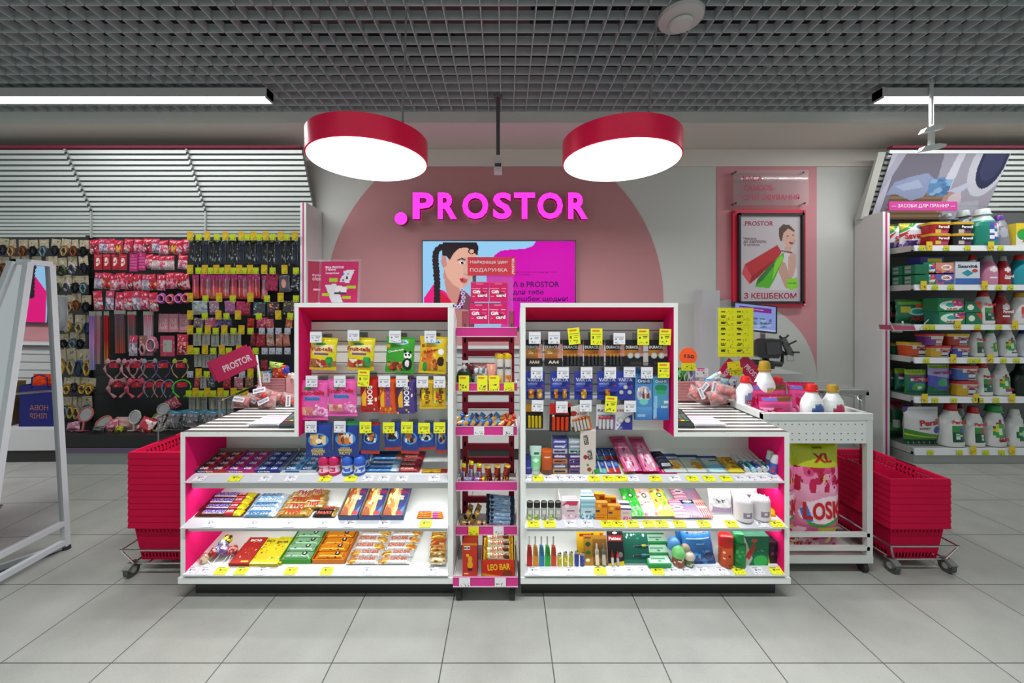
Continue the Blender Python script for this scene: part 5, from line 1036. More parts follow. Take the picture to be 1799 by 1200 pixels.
flat('candy_stick', 't', 740, 785, 832, 826, lambda w, h: bar(w, h, .008, [('c','#d8a818'), ('r', .75, 0, 1, 1, '#a82818'), ('n', .1, 0, .7, 1, ['#5a3010'], 8, .06)]), .008, label='thin yellow and red candy stick at the right end of the top left shelf')
# middle shelf
ROWN = ('front', 'second', 'third', 'fourth', 'fifth', 'sixth')
SNK = [('c','#5a2a1c'), ('r', .14, .12, .60, .88, '#e0dce0'), ('p', [(.60,0),(.66,1),(.80,1),(.78,0)], '#a82830'), ('r', .80, 0, .95, 1, '#d8c810')]
for i in range(4):
    y = 910-i*10.2
    flat('chocolate_bar', 'm', 341+i*7.5, 426+i*7.5, y, y-9.4, lambda w, h: bar(w, h, .022, SNK, texts=(('SNICKERS', .37, .5, .44, .62, '#3a2a9a'), ('SUPER', .70, .5, .14, .4, '#e8c0c0')), seed=i), .016, label='brown and white nougat bar with yellow end, %s row of the pile at the left' % ROWN[i], group='brown and white chocolate bars')
for i in range(5):
    y = 911-i*8
    flat('chocolate_bar', 'm', 426+i*6, 482+i*5.5, y, y-7.4, lambda w, h: bar(w, h, .020, [('c','#a8c4dc'), ('r', 0, 0, 1, .2, '#6a9ac0'), ('r', .8, 0, 1, 1, '#c8d8e8')], texts=(('BOUNTY', .5, .5, .66, .6, '#f4f6fa' if i % 2 else '#2a5a90'),)), .014, label='pale blue coconut bar, %s row of the pile beside the brown bars' % ROWN[i], group='pale blue coconut bars')
for i in range(4):
    y = 911-i*11
    for j, (a, b) in enumerate(((483+i*8, 543+i*8), (522+i*6, 568+i*2))):
        if j == 1 and i in (0,): continue
        flat('chocolate_bar', 'm', a, b, y-j*3, y-j*3-10, lambda w, h: bar(w, h, .020, [('c','#b08a40'), ('n', 0, 0, 1, 1, ['#e0c880','#8a6020','#d8c090'], 10, .08), ('r', .2, .2, .7, .8, '#e0d0b0' if i % 2 else '#b08a40')], texts=(('TWIX', .45, .5, .55, .85, '#b01c1c'),)), .016, lift=.006*j, label='gold caramel bar with red letters, %s row, %s pile' % (ROWN[i], ('left', 'right')[j]), group='gold caramel bars', rz=(-3, 4)[j]*(i % 2))
for i in range(2): flat('chocolate_bar', 'm', 548+i*8, 588+i*4, 911-i*9, 903-i*9, lambda w, h: bar(w, h, .018, [('c','#2a1c1a'), ('r', .85, 0, 1, 1, '#b09050')], texts=(('MARS', .5, .5, .6, .6, '#c84a30'),)), .014, label='dark brown bar with red letters, %s one beside the blue boxes' % ('front', 'rear')[i], group='dark brown bars')
NB = [('c','#26306a'), ('p', [(0,0),(.52,0),(.40,1),(0,1)], '#c08038'), ('n', 0, .3, .45, 1, ['#e8c070','#a05020','#f0d8a0','#8a4018'], 22, .09), ('p', [(.0,0),(.45,0),(.3,.2),(.05,.25)], '#8a4018'), ('p', [(.45,0),(.66,0),(.60,1),(.40,1)], '#b8a870'), ('p', [(.66,0),(1,0),(1,.3)], '#3a78b8'), ('r', .62, .02, .95, .12, '#b82a20')]
for i, (a, b) in enumerate(((595, 630), (632, 669), (670, 709))):
    xa, ya, za = on('m', (a+b)/2, 914); w = (b-a)*ya/F; L = .205
    e = empty('bar_box', (xa, ya, za+.001), 'open blue cardboard box of nut chocolate, %s of the three on the middle left shelf' % ('left', 'middle', 'right')[i], 'box', 'open blue chocolate boxes', (R(SLOPE['m']+14), 0, 0))
    MB().box(-w/2, w/2, 0, .001, 0, .022, '#4a5a8a', 'card').box(-w/2, -w/2+.001, 0, L*.97, 0, .034, '#8a8884', 'card').box(w/2-.001, w/2, 0, L*.97, 0, .034, '#3a4a7a', 'card').box(-w/2, w/2, 0, L*.97, 0, .001, '#8a8884', 'card').box(-w/2, w/2, L*.97-.001, L*.97, 0, .034, '#8a8884', 'card').build('box_sides', e)
    M = Matrix.Translation((xa, ya, za+.001)) @ Matrix.Rotation(R(SLOPE['m']+14), 4, 'X')
    for j in range(3):
        q = M @ Vector((.001, .006+.004*j, .020-.005*j)); mbx = card(w*.88, L*.93, NB, texts=(('SCHOGETTEN', .80, .66, .10, .55, '#c02840', 82), ('MILLENNIUM', .53, .5, .12, .62, '#f0e0b0', 82)), th=.004, res=1.6)
        mbx.build('chocolate_bar', loc=q, rot=(R(-90+SLOPE['m']+14), 0, 0), label='large nut chocolate tablet, %s of the tablets in the %s blue box' % (('top', 'middle', 'bottom')[j], ('left', 'middle', 'right')[i]), cat='chocolate', group='nut chocolate tablets')
for i in range(3): flat('candy_stick', 'm', 731+i*1.5, 779-i, 913-i*4.2, 909.5-i*4.2, lambda w, h: bar(w, h, .009, [('c','#d8c040'), ('r', 0, .3, .5, .75, '#d84a30'), ('r', .6, 0, .8, 1, '#c050a0'), ('r', .8, 0, 1, 1, '#e08030')], texts=(('Fruit-tella', .3, .5, .5, .8, '#b01c20'),)), .008, label='fruit chew stick, %s of three at the right end of the middle left shelf' % ROWN[i], group='fruit chew sticks')
# bottom shelf: lollipops
for i, (px, py, c, c2, rz, tl) in enumerate(((362,990,'#4a68b8','#c8d0e8',-48,30),(352,992,'#b83a30','#e8c0b8',-55,24),(372,992,'#8a5aa8','#e0c8e0',-38,34),(382,984,'#7a8894','#b8c4cc',-14,52),(395,976,'#d8c828','#4a3018',6,60),(386,994,'#c03a60','#f0c0d0',-20,20),(398,994,'#b83a48','#e8b8a0',10,24),(376,995,'#d8c8a0','#c05a80',70,8))):
    st = MB().tube([(0,0,0),(0,0,.05)], .002, (.8,.8,.78), 'plastic', 6); hd = MB()
    hd.vessel([(.045, .004, .004), (.05, .016, .016), (.066, .023, .023), (.082, .016, .016), (.087, .003, .003)], [('c', c), ('n', 0, 0, 1, 1, [c2], 10, .12)], m='foil', seg=16, nr=12)
    put('lollipop', [('stick', st), ('candy_head', hd)], 'b', px, py, label='%s wrapped lollipop, %s of the pile at the bottom left' % (('blue and white','red striped','purple and white','grey','yellow and brown','pink','red and cream','cream and pink')[i], ORD[i]), cat='candy', group='wrapped lollipops', rot=(R(-90+tl+12), 0, R(rz)))
BB = [('c','#a81810'), ('n', .05, .1, .95, .85, ['#e0b040','#e8e0d0','#6a1a10','#3a8a30','#f0c8a0'], 16, .035, .5), ('r', .5, .05, .9, .10, '#e8c040')]
BY = [('c','#d8c810'), ('n', .1, .15, .9, .85, ['#b83018','#3a8a30','#f0e8c0','#c86820','#e8d860'], 18, .05, .5), ('r', .1, .02, .9, .06, '#e0d8b0')]
for i, (a, b, yf, yb, L, c) in enumerate(((401, 433, 992, 955, BB, 'red'), (403, 437, 991, 945, BB, 'red'), (434, 466, 992, 946, BY, 'yellow'), (455, 487, 992, 948, BY, 'yellow'), (461, 494, 990, 944, BY, 'yellow'))):
    flat('snack_box', 'b', a, b, yf, yb, lambda w, h: carton(w, h*1.0, .016, L, side={'red':'#8a1410'}.get(c, '#b8a810'), texts=(('BOB', .5, .87, .62, .09, '#f0ece0' if c == 'red' else '#3a3010'),)), .004, lift=.012+.004*(i % 2), label='%s fruit snack carton lying at the lower left, %s of five' % (c, ORD[i]), cat='snack', group='fruit snack cartons')
def wafer(c, c2): return lambda w, h: bar(w, h, .018, [('c', c), ('e', .72, .6, .09, .30, c2), ('n', .05, .05, .95, .4, [c2 if c[1] != 'd' else '#f0c060'], 3, .05)], texts=(('36', .72, .6, .06, .3, '#e8e8e0'),))
for nm, a, b, c, c2, box, rk in (('green', 492, 547, '#8ab890', '#24402c', '#3a9a28', 4), ('orange', 549, 606, '#e08a10', '#2a1408', '#d87818', 4)):
    xa, ya, za = on('b', (a+b)/2, 991); w = (b-a)*ya/F; _, yc, _ = on('b', (a+b)/2, 938); L = (yc-ya)/math.cos(R(SLOPE['b']))
    e = empty('display_tray', (xa, ya, za+.001), '%s cardboard tray of matching wafer bars on the bottom left shelf' % nm, 'tray', 'wafer trays', (R(SLOPE['b']), 0, 0)); t = .0018
    MB().box(-w/2, w/2, 0, L, 0, t, box, 'card').box(-w/2, w/2, 0, t, 0, .024, box, 'card').box(-w/2, w/2, L-t, L, 0, .030, box, 'card').box(-w/2, -w/2+t, 0, L, 0, .028, box, 'card').box(w/2-t, w/2, 0, L, 0, .028, box, 'card').build('tray_box', e)
    M = Matrix.Translation((xa, ya, za+.001)) @ Matrix.Rotation(R(SLOPE['b']), 4, 'X'); o = None
    for j in range(rk):
        q = M @ Vector((.002*(-1)**j, .006+j*(L-.012)/rk, .020+(.003 if j % 2 else 0))); lb = '%s wafer bar, %s row in the %s cardboard tray' % ('pale green' if nm == 'green' else 'orange', ROWN[j], nm)
        if o is None: o = wafer(c, c2)(w*.90, (L-.012)/rk*.98).build('wafer_bar', loc=q, rot=(R(-90+SLOPE['b']), 0, 0), label=lb, cat='wafer bar', group='wafer bars in the %s tray' % nm, smooth=True)
        else: clone(o, loc=q, label=lb)
SO = [('c','#dcdcdc'), ('e', .16, .42, .17, .40, '#d89028'), ('n', .02, .1, .30, .8, ['#e8b850','#a85818','#f0d080','#c87820'], 12, .07), ('n', .35, .05, .98, .2, ['#c86a30'], 6, .02)]
SO2 = [('c','#dcdcdc'), ('e', .84, .42, .17, .40, '#d89028'), ('n', .68, .1, .98, .8, ['#e8b850','#a85818','#f0d080','#c87820'], 12, .07), ('n', .05, .05, .6, .2, ['#c86a30'], 6, .02)]
o1 = o2 = None
for i in range(5):
    for j in range(2):
        a = 608+j*56+i*5.5; y = 994-i*12.3; L_ = SO if i < 2 else SO2
        ob = flat('chocolate_bar', 'b', a, a+55, y, y-11.4, lambda w, h: bar(w, h, .020, L_, texts=(('SONO-BAR' , .63 if i < 2 else .36, .55, .55, .55, '#c8501c'),)), .014, label='white bar with golden nuts, %s row, %s column, bottom left shelf' % (ROWN[i], ('left', 'right')[j]), group='white and gold nut bars', rz=rnd.rand()*3-1.5)
for i in range(5):
    flat('snack_packet', 'b', 753+i*.8, 783, 995-i*11, 984-i*11, lambda w, h: pouch(w, h*1.05, .02, [('c', ('#b8ac88','#a88a48','#b88a40','#b85820','#c89830')[i]), ('n', 0, 0, 1, 1, ['#7a4a20','#e0d0a0','#a83818'], 8, .10)], seed=40+i, m='foil'), .016, lift=.01+.004*i, tilt=8, label='gold foil snack packet, %s one at the right end, bottom left shelf' % ROWN[i], cat='snack', group='gold foil snack packets')

# ---- right display, top shelf ----
def stand_box(name, k, a, b, top, bot, L, d, lab, cat, side=None, tx=(), lift=0, grp=None, rz=0, m='card'):
    y = on(k, (a+b)/2, bot)[1]; w, h = (b-a)*y/F, (bot-top)*y/F
    return put(name, carton(w, h, d, L, side=side, texts=tx, m=m), k, (a+b)/2, bot, lift, lab, cat, grp, rot=(R(4), 0, R(rz)))
def stand_can(name, k, a, b, top, bot, L, cap, lab, cat, caph=.25, capr=.92, body='#fff', lift=0, grp=None, rot=(0,0,0), m='plastic'):
    y = on(k, (a+b)/2, bot)[1]; w, h = (b-a)*y/F, (bot-top)*y/F; q = can(w/2, h, L, body, cap, caph, capr, m=m)
    return put(name, [('body', q[0])]+([('cap', q[1])] if len(q) > 1 else []), k, (a+b)/2, bot-3, lift, lab, cat, grp, rot)
stand_can('cream_tube', 't', 921, 935, 801, 833, [('c','#3a3498'), ('r', .2, .4, .9, .5, '#8a88d0')], '#26246a', 'small purple tube at the left end of the top right shelf', 'cosmetics', grp='tubes and bottles on the top right shelf')
w, h = wpx('t', 931, 951, 833), wpx('t', 0, 48, 833)
tb = MB(); tb.vessel([(.018, w*.40, w*.40), (.03, w*.46, w*.44), (h*.5, w*.48, w*.30), (h*.97, w*.52, .003), (h, w*.52, .002)], [('c','#78c890'), ('r', 0, .62, 1, 1, '#b8d4c8'), ('r', .3, .66, .8, .74, '#1c6a4c'), ('e', .5, .42, .2, .1, '#d0f0d8'), ('r', .2, 0, .8, .16, '#a8d0b8')], m='film', seg=20, nr=20)
cp = MB(); cp.vessel([(0, w*.40, w*.40), (.016, w*.38, w*.38), (.019, w*.3, w*.3)], col='#b8ccc4', seg=18)
put('cream_tube', [('tube_body', tb), ('cap', cp)], 't', 941, 831, label='pale green squeeze tube standing on its cap on the top right shelf', cat='cosmetics')
stand_can('gel_bottle', 't', 950, 971, 792, 833, [('c','#b84a10'), ('g', 0, 0, 1, 1, '#a84010','#c85818'), ('r', .3, .72, .7, .78, '#e8c0a0'), ('r', .1, .02, .9, .2, '#5a3a28')], None, 'orange brown bottle on the top right shelf beside the pale green tube', 'cosmetics')
e = None
xa, ya, za = on('t', 998, 833)
e = empty('acrylic_dispenser', (xa, ya+.02, za), 'clear acrylic dispenser of small purple cartons on the top right shelf', 'dispenser')
w = 56*ya/F; MB().box(-w/2, -w/2+.002, -.02, .05, 0, .165, (.8,.8,.8), 'acryl').box(w/2-.002, w/2, -.02, .05, 0, .165, (.8,.8,.8), 'acryl').box(-w/2, w/2, .048, .05, 0, .165, (.8,.8,.8), 'acryl').box(-.001, .001, -.02, .05, 0, .165, (.8,.8,.8), 'acryl').box(-w/2, w/2, -.02, .048, 0, .002, (.8,.8,.8), 'acryl').build('acrylic_frame', e)
cols6 = [('#b08a50','#6a4a78'), ('#505060','#4a2c50'), ('#b86a38','#5a3a80'), ('#3a2a60','#3a2c60'), ('#a8a4b8','#8aa8a0'), ('#38408c','#788c98'), ('#4a50a0','#9ab0b0')]
for i, (c1, c2) in enumerate(cols6):
    for j, c in enumerate((c1, c2)):
        ww = w/2-.006; hh = .0215
        carton(ww, hh, .05, [('c', c), ('r', .1, .3, .85, .65, '#2a2440' if i in (0, 2, 4) else '#c8c4d4'), ('n', .05, .1, .95, .9, ['#c8b8d8','#8a80b0'], 4, .06)], side=c).build('small_carton', loc=(xa+(-1 if j == 0 else 1)*w/4, ya-.0, za+.003+i*.0225), label='small carton, %s from the bottom in the %s column of the acrylic dispenser' % (('lowest one', 'second', 'third', 'fourth', 'fifth', 'sixth', 'top one')[i], ('left', 'right')[j]), cat='carton', group='small cartons in the acrylic dispenser')
stand_box('display_carton', 't', 1019, 1046, 755, 834, [('c','#cfc4bc'), ('e', .35, .40, .14, .05, '#a01c28'), ('e', .6, .12, .14, .05, '#a01c28'), ('e', .5, .22, .08, .03, '#5a7a2a'), ('n', .5, .02, 1, .12, ['#3a7a2a'], 5, .05)], .04, 'tall white carton with dark vertical lettering leaning on the top right shelf', 'box', tx=(('VITESI', .36, .80, .22, .30, '#2a2420', -80), ('VITESI', .62, .46, .22, .30, '#2a2420', -80)), rz=-4)
LB = lambda a, b: [('c','#2a4a9c'), ('r', 0, .0, 1, .35, a), ('r', .12, .1, .30, .9, '#c8c8c0'), ('r', .5, .55, .9, .8, '#6a88c8'), ('r', .6, .0, 1, .3, b)]
n_ = 0
for r_ in range(2):
    for c_ in range(4):
        flat('lip_balm_card', 't', 1044+c_*12.5-r_*5-2, 1056+c_*12.5-r_*5-2, 833-r_*21, 813-r_*21, lambda w, h: card(w, h, LB(('#2a9a48','#50a8b0','#c84828','#c02a28')[c_], ('#2a9a48','#70b8c0','#c02a28','#a82028')[c_]), th=.004), .006, label='blue lip balm card, %s row, %s' % (('front', 'back')[r_], ORD[c_]), cat='lip balm', group='blue lip balm cards', tilt=6)
flat('lip_balm_card', 't', 1096, 1112, 833, 806, lambda w, h: card(w, h, [('c','#c8a050'), ('n', 0, 0, 1, 1, ['#e8d090','#b87830','#f0f0e0'], 12, .10)], th=.004), .006, label='golden narrow card between the blue lip balms and the pink bags', cat='lip balm')
for i, (a, b, t_) in enumerate(((1098, 1130, 5), (1130, 1160, 3))):
    flat('eyelash_curler_pack', 't', a, b, 831, 785+i*2, lambda w, h: pouch(w*1.0, h*1.05, .014, [('c','#c84a80'), ('r', 0, .80, 1, 1, '#b82a68'), ('p', [(.15,.05),(.1,.5),(.3,.76),(.7,.76),(.9,.5),(.85,.05),(.5,0)], '#d890b0'), ('n', .2, .08, .8, .7, ['#f0d8e0','#a83a68'], 14, .06), ('r', .2, .86, .8, .91, '#6a1a40')], seed=50+i, crimp=.02), .012, lift=.010, tilt=14, rz=7-4*i, label='pink pouch with an eyelash curler, %s of two on the top right shelf' % ('left', 'right')[i], cat='beauty tool', group='pink eyelash curler pouches')
flat('promotion_card', 't', 1118, 1190, 833, 822, lambda w, h: card(w, h, [('c','#b8105c')], texts=(('1=2', .78, .5, .22, .6, '#f0c0d8'),)), .002, label='magenta promotion card under the pink pouches on the top right shelf', cat='card')
flat('hair_tie_pack', 't', 1160, 1184, 824, 797, lambda w, h: pouch(w, h, .03, [('c','#202230'), ('h', 0, .2, 1, .9, 5, '#3a3c50'), ('r', .15, .02, .85, .14, '#b8bcc8')], m='cloth', seed=55), .02, lift=.010, rz=6, label='dark hair tie bundle lying beside the pink pouches', cat='hair ties')
PLS = lambda t, ac: [('c','#b4bcb4'), ('r', 0, .84, 1, 1, '#1c3a8c'), ('r', 0, .97, 1, 1, '#1c6a3a'), ('e', .62, .38, .24, .22, '#b88a30'), ('n', .4, .2, .85, .55, ['#d8b860','#a87828'], 8, .06), ('r', 0, 0, 1, .12, '#c8d0d4'), ('r', .5, .66, .85, .70, ac)]
for i, (a, b, L, lab) in enumerate(((1169, 1211, PLS(0, '#2a3a70'), 'grey plaster packet with gold patch, left of two on the top right shelf'), (1208, 1250, PLS(0, '#2a3a70'), 'grey plaster packet with gold patch, right of two on the top right shelf'), (1243, 1283, [('c','#a8bcc0'), ('r', 0, .84, 1, 1, '#1c3a8c'), ('d', .4, .1, '#78b8d0'), ('d', .2, -.1, '#c8dce0'), ('r', .5, .66, .85, .74, '#1c6a4a')], 'pale blue plaster packet on the top right shelf'),
      (1277, 1309, [('c','#c0b028'), ('n', 0, .15, 1, 1, ['#c86828','#d8c840','#8a9a28','#b84818'], 26, .09), ('r', 0, 0, 1, .16, '#d8c838')], 'yellow and orange plaster packet on the top right shelf'))):
    flat('plaster_packet', 't', a, b, 832, 799+i*2, lambda w, h: card(w, h, L, th=.004), .006, label=lab, cat='plasters', group='plaster packets')
def tubelie(k, a, yf, yb, r, c1, c2, lab, rz=0, cat='glue'):
    xa, ya, za = on(k, a, yf); _, yc, _ = on(k, a, yb); L = yc-ya; s_ = MB()
    s_.vessel([(0, r, r), (L*.5, r, r), (L*.55, r*.95, r*.95), (L*.6, r*.5, r*.5), (L, r*.35, r*.35)], [('c', c1), ('r', 0, .08, 1, .45, c2), ('n', .2, .1, .8, .4, [c1], 4, .08)], seg=14, nr=16)
    return s_.build('glue_tube', loc=(xa, ya, za+r+.001), rot=(R(-90+SLOPE[k]), 0, R(rz)), label=lab, cat=cat, group='tubes lying on the top right shelf', smooth=True)
for i, (a, c1, c2) in enumerate(((1316, '#c8ccd0', '#4a5a78'), (1328, '#b8dce0', '#28a0b0'), (1338, '#d0d4d8', '#3a48a0'), (1348, '#d0d4d8', '#9ab0b8'), (1357, '#c8ccd0', '#1c8a6a'))):
    tubelie('t', a-3, 831, 802, .0115, c1, c2, '%s glue tube lying on the top right shelf, %s' % (('grey and white','teal','blue and white','pale','green and white')[i], ORD[i]), rz=2)
for i, (a, b, t0, b0) in enumerate(((1343, 1355, 794, 828), (1350, 1363, 800, 834))):
    stand_can('lip_balm_stick', 't', a, b, t0, b0, [('c','#3a5cb0'), ('n', 0, 0, 1, .8, ['#c83828','#8ab0e0'], 4, .12)], '#c8ccd0', 'blue and white stick leaning at the right wall, %s one' % ('rear', 'front')[i], 'lip balm', caph=.45, capr=.98, grp='leaning sticks', rot=(0, R(10), 0))
# ---- right display, middle shelf ----
for i in range(5):
    a = 925+i*12.4
    stand_can('deodorant_stick', 'm', a, a+11.6, 883, 914, [('c','#a8aca8'), ('n', .1, .05, .9, .45, ['#6a9a20','#c8d888'] if i in (0, 1, 3) else ['#8a7a8a','#c8b8c0'], 8, .12), ('r', .3, .5, .7, .8, '#c8ccc8')], '#181616', 'small grey stick with black cap, %s of five, middle right shelf' % ORD[i], 'deodorant', caph=.30, capr=.98, grp='black capped sticks')
xa, ya, za = on('m', 984, 870)
def divider(px, lab):
    x, y, z = on('m', px, 914); mb = MB().prism([(0, 0), (.17, .03), (.17, .10), (0, .07)], -.0012, .0012, (.62,.56,.58), 'card', 'x'); mb.build('shelf_divider', loc=(x, y, z), label=lab, cat='divider')
divider(986, 'pale cardboard divider beside the black capped sticks')
PD = [('c','#d8c0c8'), ('p', [(0,.75),(.3,1),(1,1),(.9,.75)], '#c83a5a'), ('n', .05, .02, .95, .25, ['#d87890','#f0e0e4'], 8, .07), ('e', .3, .72, .14, .10, '#e8e0e4'), ('r', .3, .45, .75, .5, '#3a2a34')]
for i in range(3): stand_box('tissue_pack', 'm', 987+i*.5, 1016-i*2, 879-i*3, 913-i*8, PD, .012, 'white and pink pack, %s of the row beside the divider' % ('front', 'second', 'third')[i], 'tissues', side='#c8a8b0', grp='white and pink packs', lift=i*.005)
BL2 = [('c','#b8d0d8'), ('h', 0, .5, 1, 1, 5, '#7ab8cc'), ('n', 0, 0, 1, .3, ['#5a98b0','#d8e8ec','#3a7890'], 16, .08), ('r', .3, .36, .7, .41, '#2a4a5a')]
for i in range(3): stand_box('tissue_pack', 'm', 1020+i*.5, 1046-i*3.5, 876-i*6, 913-i*8, BL2, .02, 'pale blue tissue pack, %s of the tall row on the middle right shelf' % ('front', 'second', 'third')[i], 'tissues', side='#8ab0bc', grp='pale blue tissue packs', lift=i*.006)
OR = [('c','#e08a10'), ('r', .55, .72, .95, .88, '#a84818'), ('r', .06, .45, .35, .58, '#3a3a58'), ('r', .06, .12, .75, .18, '#a85a10'), ('e', .3, .82, .14, .10, '#f0b840'), ('r', .08, .28, .85, .34, '#c06a10')]
for i, (a, b, t0, b0, nm) in enumerate(((1046, 1067, 882, 914, 'front left'), (1068, 1090, 888, 914, 'front right'), (1044, 1062, 867, 902, 'back left'), (1063, 1082, 873, 903, 'back right'))):
    stand_box('medicine_box', 'm', a, b, t0, b0, OR, .02, 'orange box on the middle right shelf, %s of four' % nm, 'box', side='#c07010', grp='orange boxes', rz=-3)
for i in range(2): stand_box('medicine_box', 'm', 1090-i*4, 1109-i*4, 892-i*9, 914-i*8, [('c','#d8c4cc'), ('r', 0, .86, 1, 1, '#3a2a7a'), ('n', .05, .02, .95, .3, ['#d05a8a','#f0d0dc'], 8, .08), ('r', .2, .55, .8, .6, '#8a3a5a')], .02, 'white and pink box, %s one beside the orange boxes' % ('front', 'rear')[i], 'box', grp='white and pink boxes', rz=-4)
def wipes(c, cs): return lambda w, h: pouch(w, h, .022, [('c', c), ('n', 0, 0, 1, 1, cs, 34, .07, .6), ('e', .5, .62, .16, .08, '#2a3028'), ('e', .5, .62, .10, .05, '#b8c8b8')], seed=len(cs), crimp=.05)
for i, (a, b, yf, yb, c, cs, lab) in enumerate(((1104, 1135, 912, 868, '#2ca030', ['#1c7a28','#78d060','#c8e8b0','#38b848'], 'bright green wipes pack with round window on the middle right shelf'), (1130, 1160, 912, 868, '#d8b8b8', ['#e08070','#f0e0d8','#c85a78','#f0b090'], 'pink floral wipes pack on the middle right shelf'),
      (1158, 1188, 912, 867, '#c0cc50', ['#58a838','#e8d840','#c84860','#e8f0c8'], 'yellow green floral wipes pack on the middle right shelf'), (1092, 1122, 876, 858, '#e8b090', ['#c89060','#f0d8c0'], 'peach wipes pack behind the green one'), (1122, 1144, 868, 854, '#c8a8a0', ['#7a3048','#e8d0c0'], 'dark floral wipes pack in the back row'), (1148, 1166, 876, 856, '#3a9a68', ['#c8e0d0','#1c6a40'], 'green wipes pack in the back row'))):
    flat('wipes_pack', 'm', a, b, yf, yb, wipes(c, cs), .02, lift=.008 if i < 3 else .014, tilt=10, label=lab, cat='wipes', group='wipes packs', smooth=True)
ST = lambda k_: {0: [('c','#d07898'), ('h', 0, 0, 1, 1, 6, '#e8b8c8'), ('e', .5, .5, .3, .14, '#e8e0e4'), ('r', .3, .47, .7, .53, '#3a3a5a')], 1: [('c','#8a98b8'), ('r', 0, .72, 1, 1, '#2a2a58'), ('e', .5, .86, .3, .08, '#d0d4e0'), ('s', .05, 0, .95, .6, 6, '#d8788c')], 2: [('c','#d8b0a0'), ('s', .05, 0, .95, .8, 6, '#c03a58'), ('r', .1, .45, .9, .6, '#e0dcd8')]}[k_]
for i, (a, b, yf, yb, q_) in enumerate(((1184, 1214, 912, 884, 0), (1208, 1238, 912, 884, 1), (1232, 1256, 912, 884, 2), (1186, 1212, 882, 857, 0), (1208, 1236, 882, 857, 1))):
    flat('straw_pack', 'm', a, b, yf, yb, lambda w, h: pouch(w*.95, h, .012, ST(q_), seed=60+i, crimp=.03), .010, lift=.006, tilt=6, label='%s packet of sticks on the middle right shelf, %s row' % (('pink wavy', 'blue and coral', 'coral striped')[q_], 'front' if i < 3 else 'back'), cat='sticks', group='packets of sticks')
w, h = wpx('m', 1246, 1288, 905), wpx('m', 0, 44, 905)
put('cotton_pad_bag', pouch(w, h, .045, [('c','#dcdadc'), ('n', 0, .35, 1, 1, ['#f4f2f4','#c8c4c8'], 50, .04), ('r', .1, .08, .9, .34, '#b89ac0'), ('e', .5, .36, .40, .10, '#dcdadc'), ('n', .25, .45, .6, .6, ['#6a5a70'], 8, .03), ('r', .3, .74, .7, .78, '#8a7a90')], seed=71), 'm', 1267, 904, 0, 'white bag of cotton pads with lilac band on the middle right shelf', 'cotton pads', rot=(R(-18), R(4), 0), smooth=True)
for i, (a, b, t0, b0, lf) in enumerate(((1290, 1321, 879, 914, 0), (1321, 1351, 877, 912, 0), (1283, 1310, 862, 898, 0), (1298, 1327, 852, 878, .02))):
    stand_can('cotton_swab_jar', 'm', a, b, t0, b0, [('c','#d8d0d4'), ('r', .3, .2, .7, .5, '#8a8090'), ('r', .35, .3, .65, .42, '#d8d0d4')], None, 'round white jar of cotton swabs, %s' % ('front left', 'front right', 'back left', 'top right')[i], 'cotton swabs', lift=lf, grp='cotton swab jars', m='film')
    y = on('m', (a+b)/2, b0, lf); hh = (b0-t0)*y[1]/F; r_ = (b-a)*y[1]/F/2
    x_, y_, z_ = on('m', (a+b)/2, b0-3, lf); tip = MB()
    for q_ in range(36):
        an, rd = q_*2.4, r_*.88*math.sqrt((q_+.5)/36); tip.vessel([(hh-.002, .0032, .0032), (hh+.003, .0036, .0036), (hh+.0055, .0015, .0015)], col=(.82,.80,.81), m='matte', seg=5, cx0=rd*math.cos(an), cy0=rd*math.sin(an))
    o_ = [o for o in scn.objects if o.name.startswith('cotton_swab_jar')][-1]; tip.build('swab_tips', bpy.context.scene.objects[o_.name], kind='stuff')
put('sponge_packet', pouch(.062, .05, .02, [('c','#d89a10'), ('e', .5, .5, .35, .3, '#e8c030')], seed=5), 'm', 1352, 908, 0, 'yellow packet lying against the pink right wall of the middle shelf', 'sponge', rot=(R(-50), R(20), R(-10)), smooth=True)
# ---- right display, bottom shelf ----
for i, (c, nm) in enumerate((('#b81414','red'), ('#c88414','orange'), ('#2878a8','blue'), ('#18a030','green'), ('#c8401c','orange-red'))):
    y = on('b', 930+i*10.4, 993)[1]; x_, y_, z_ = on('b', 930.5+i*10.6, 993)
    e = empty('utility_lighter', (x_, y_, z_), 'long %s utility lighter standing in the row at the lower left' % nm, 'lighter', 'long utility lighters')
    MB().prism([(-.012,0),(.011,0),(.012,.045),(.008,.055),(.010,.062),(.007,.085),(-.009,.09),(-.012,.05)], -.008, .008, c, 'plastic').build('handle', e)
    MB().box(-.004, .009, -.009, -.007, .048, .064, tuple(v*.5 for v in lin(c)), 'plastic').build('trigger', e)
    MB().tube([(-.002, 0, .085), (-.002, 0, .128)], .0035, (.55,.55,.55), 'chrome', 8).build('nozzle', e)
for i, (c, nm, dz) in enumerate((('#b8a818','yellow',0), ('#b8a818','yellow',4), ('#a8a018','yellow',4), ('#2c3a90','blue',8), ('#2c3a90','blue',3))):
    x_, y_, z_ = on('b', 983+i*10, 994); e = empty('pocket_lighter', (x_, y_, z_), 'small %s pocket lighter, %s of five beside the long lighters' % (nm, ORD[i]), 'lighter', 'small pocket lighters')
    h = .045+dz*.0012
    MB().vessel([(0, .010, .006), (h, .0105, .0065)], [('c', c), ('n', 0, 0, 1, 1, ['#e0d860' if nm == 'yellow' else '#5a68b8'], 4, .12)], seg=14, nr=8, sq=.8).build('body', e)
    MB().vessel([(h, .0095, .006), (h+.010, .009, .006), (h+.011, .006, .004)], col=(.5,.48,.4), m='chrome', seg=12, sq=.7).build('metal_hood', e); MB().tube([(.004, -.004, h+.010), (.004, .004, h+.010)], .004, (.06,.06,.06), 'metal', 10).build('spark_wheel', e)
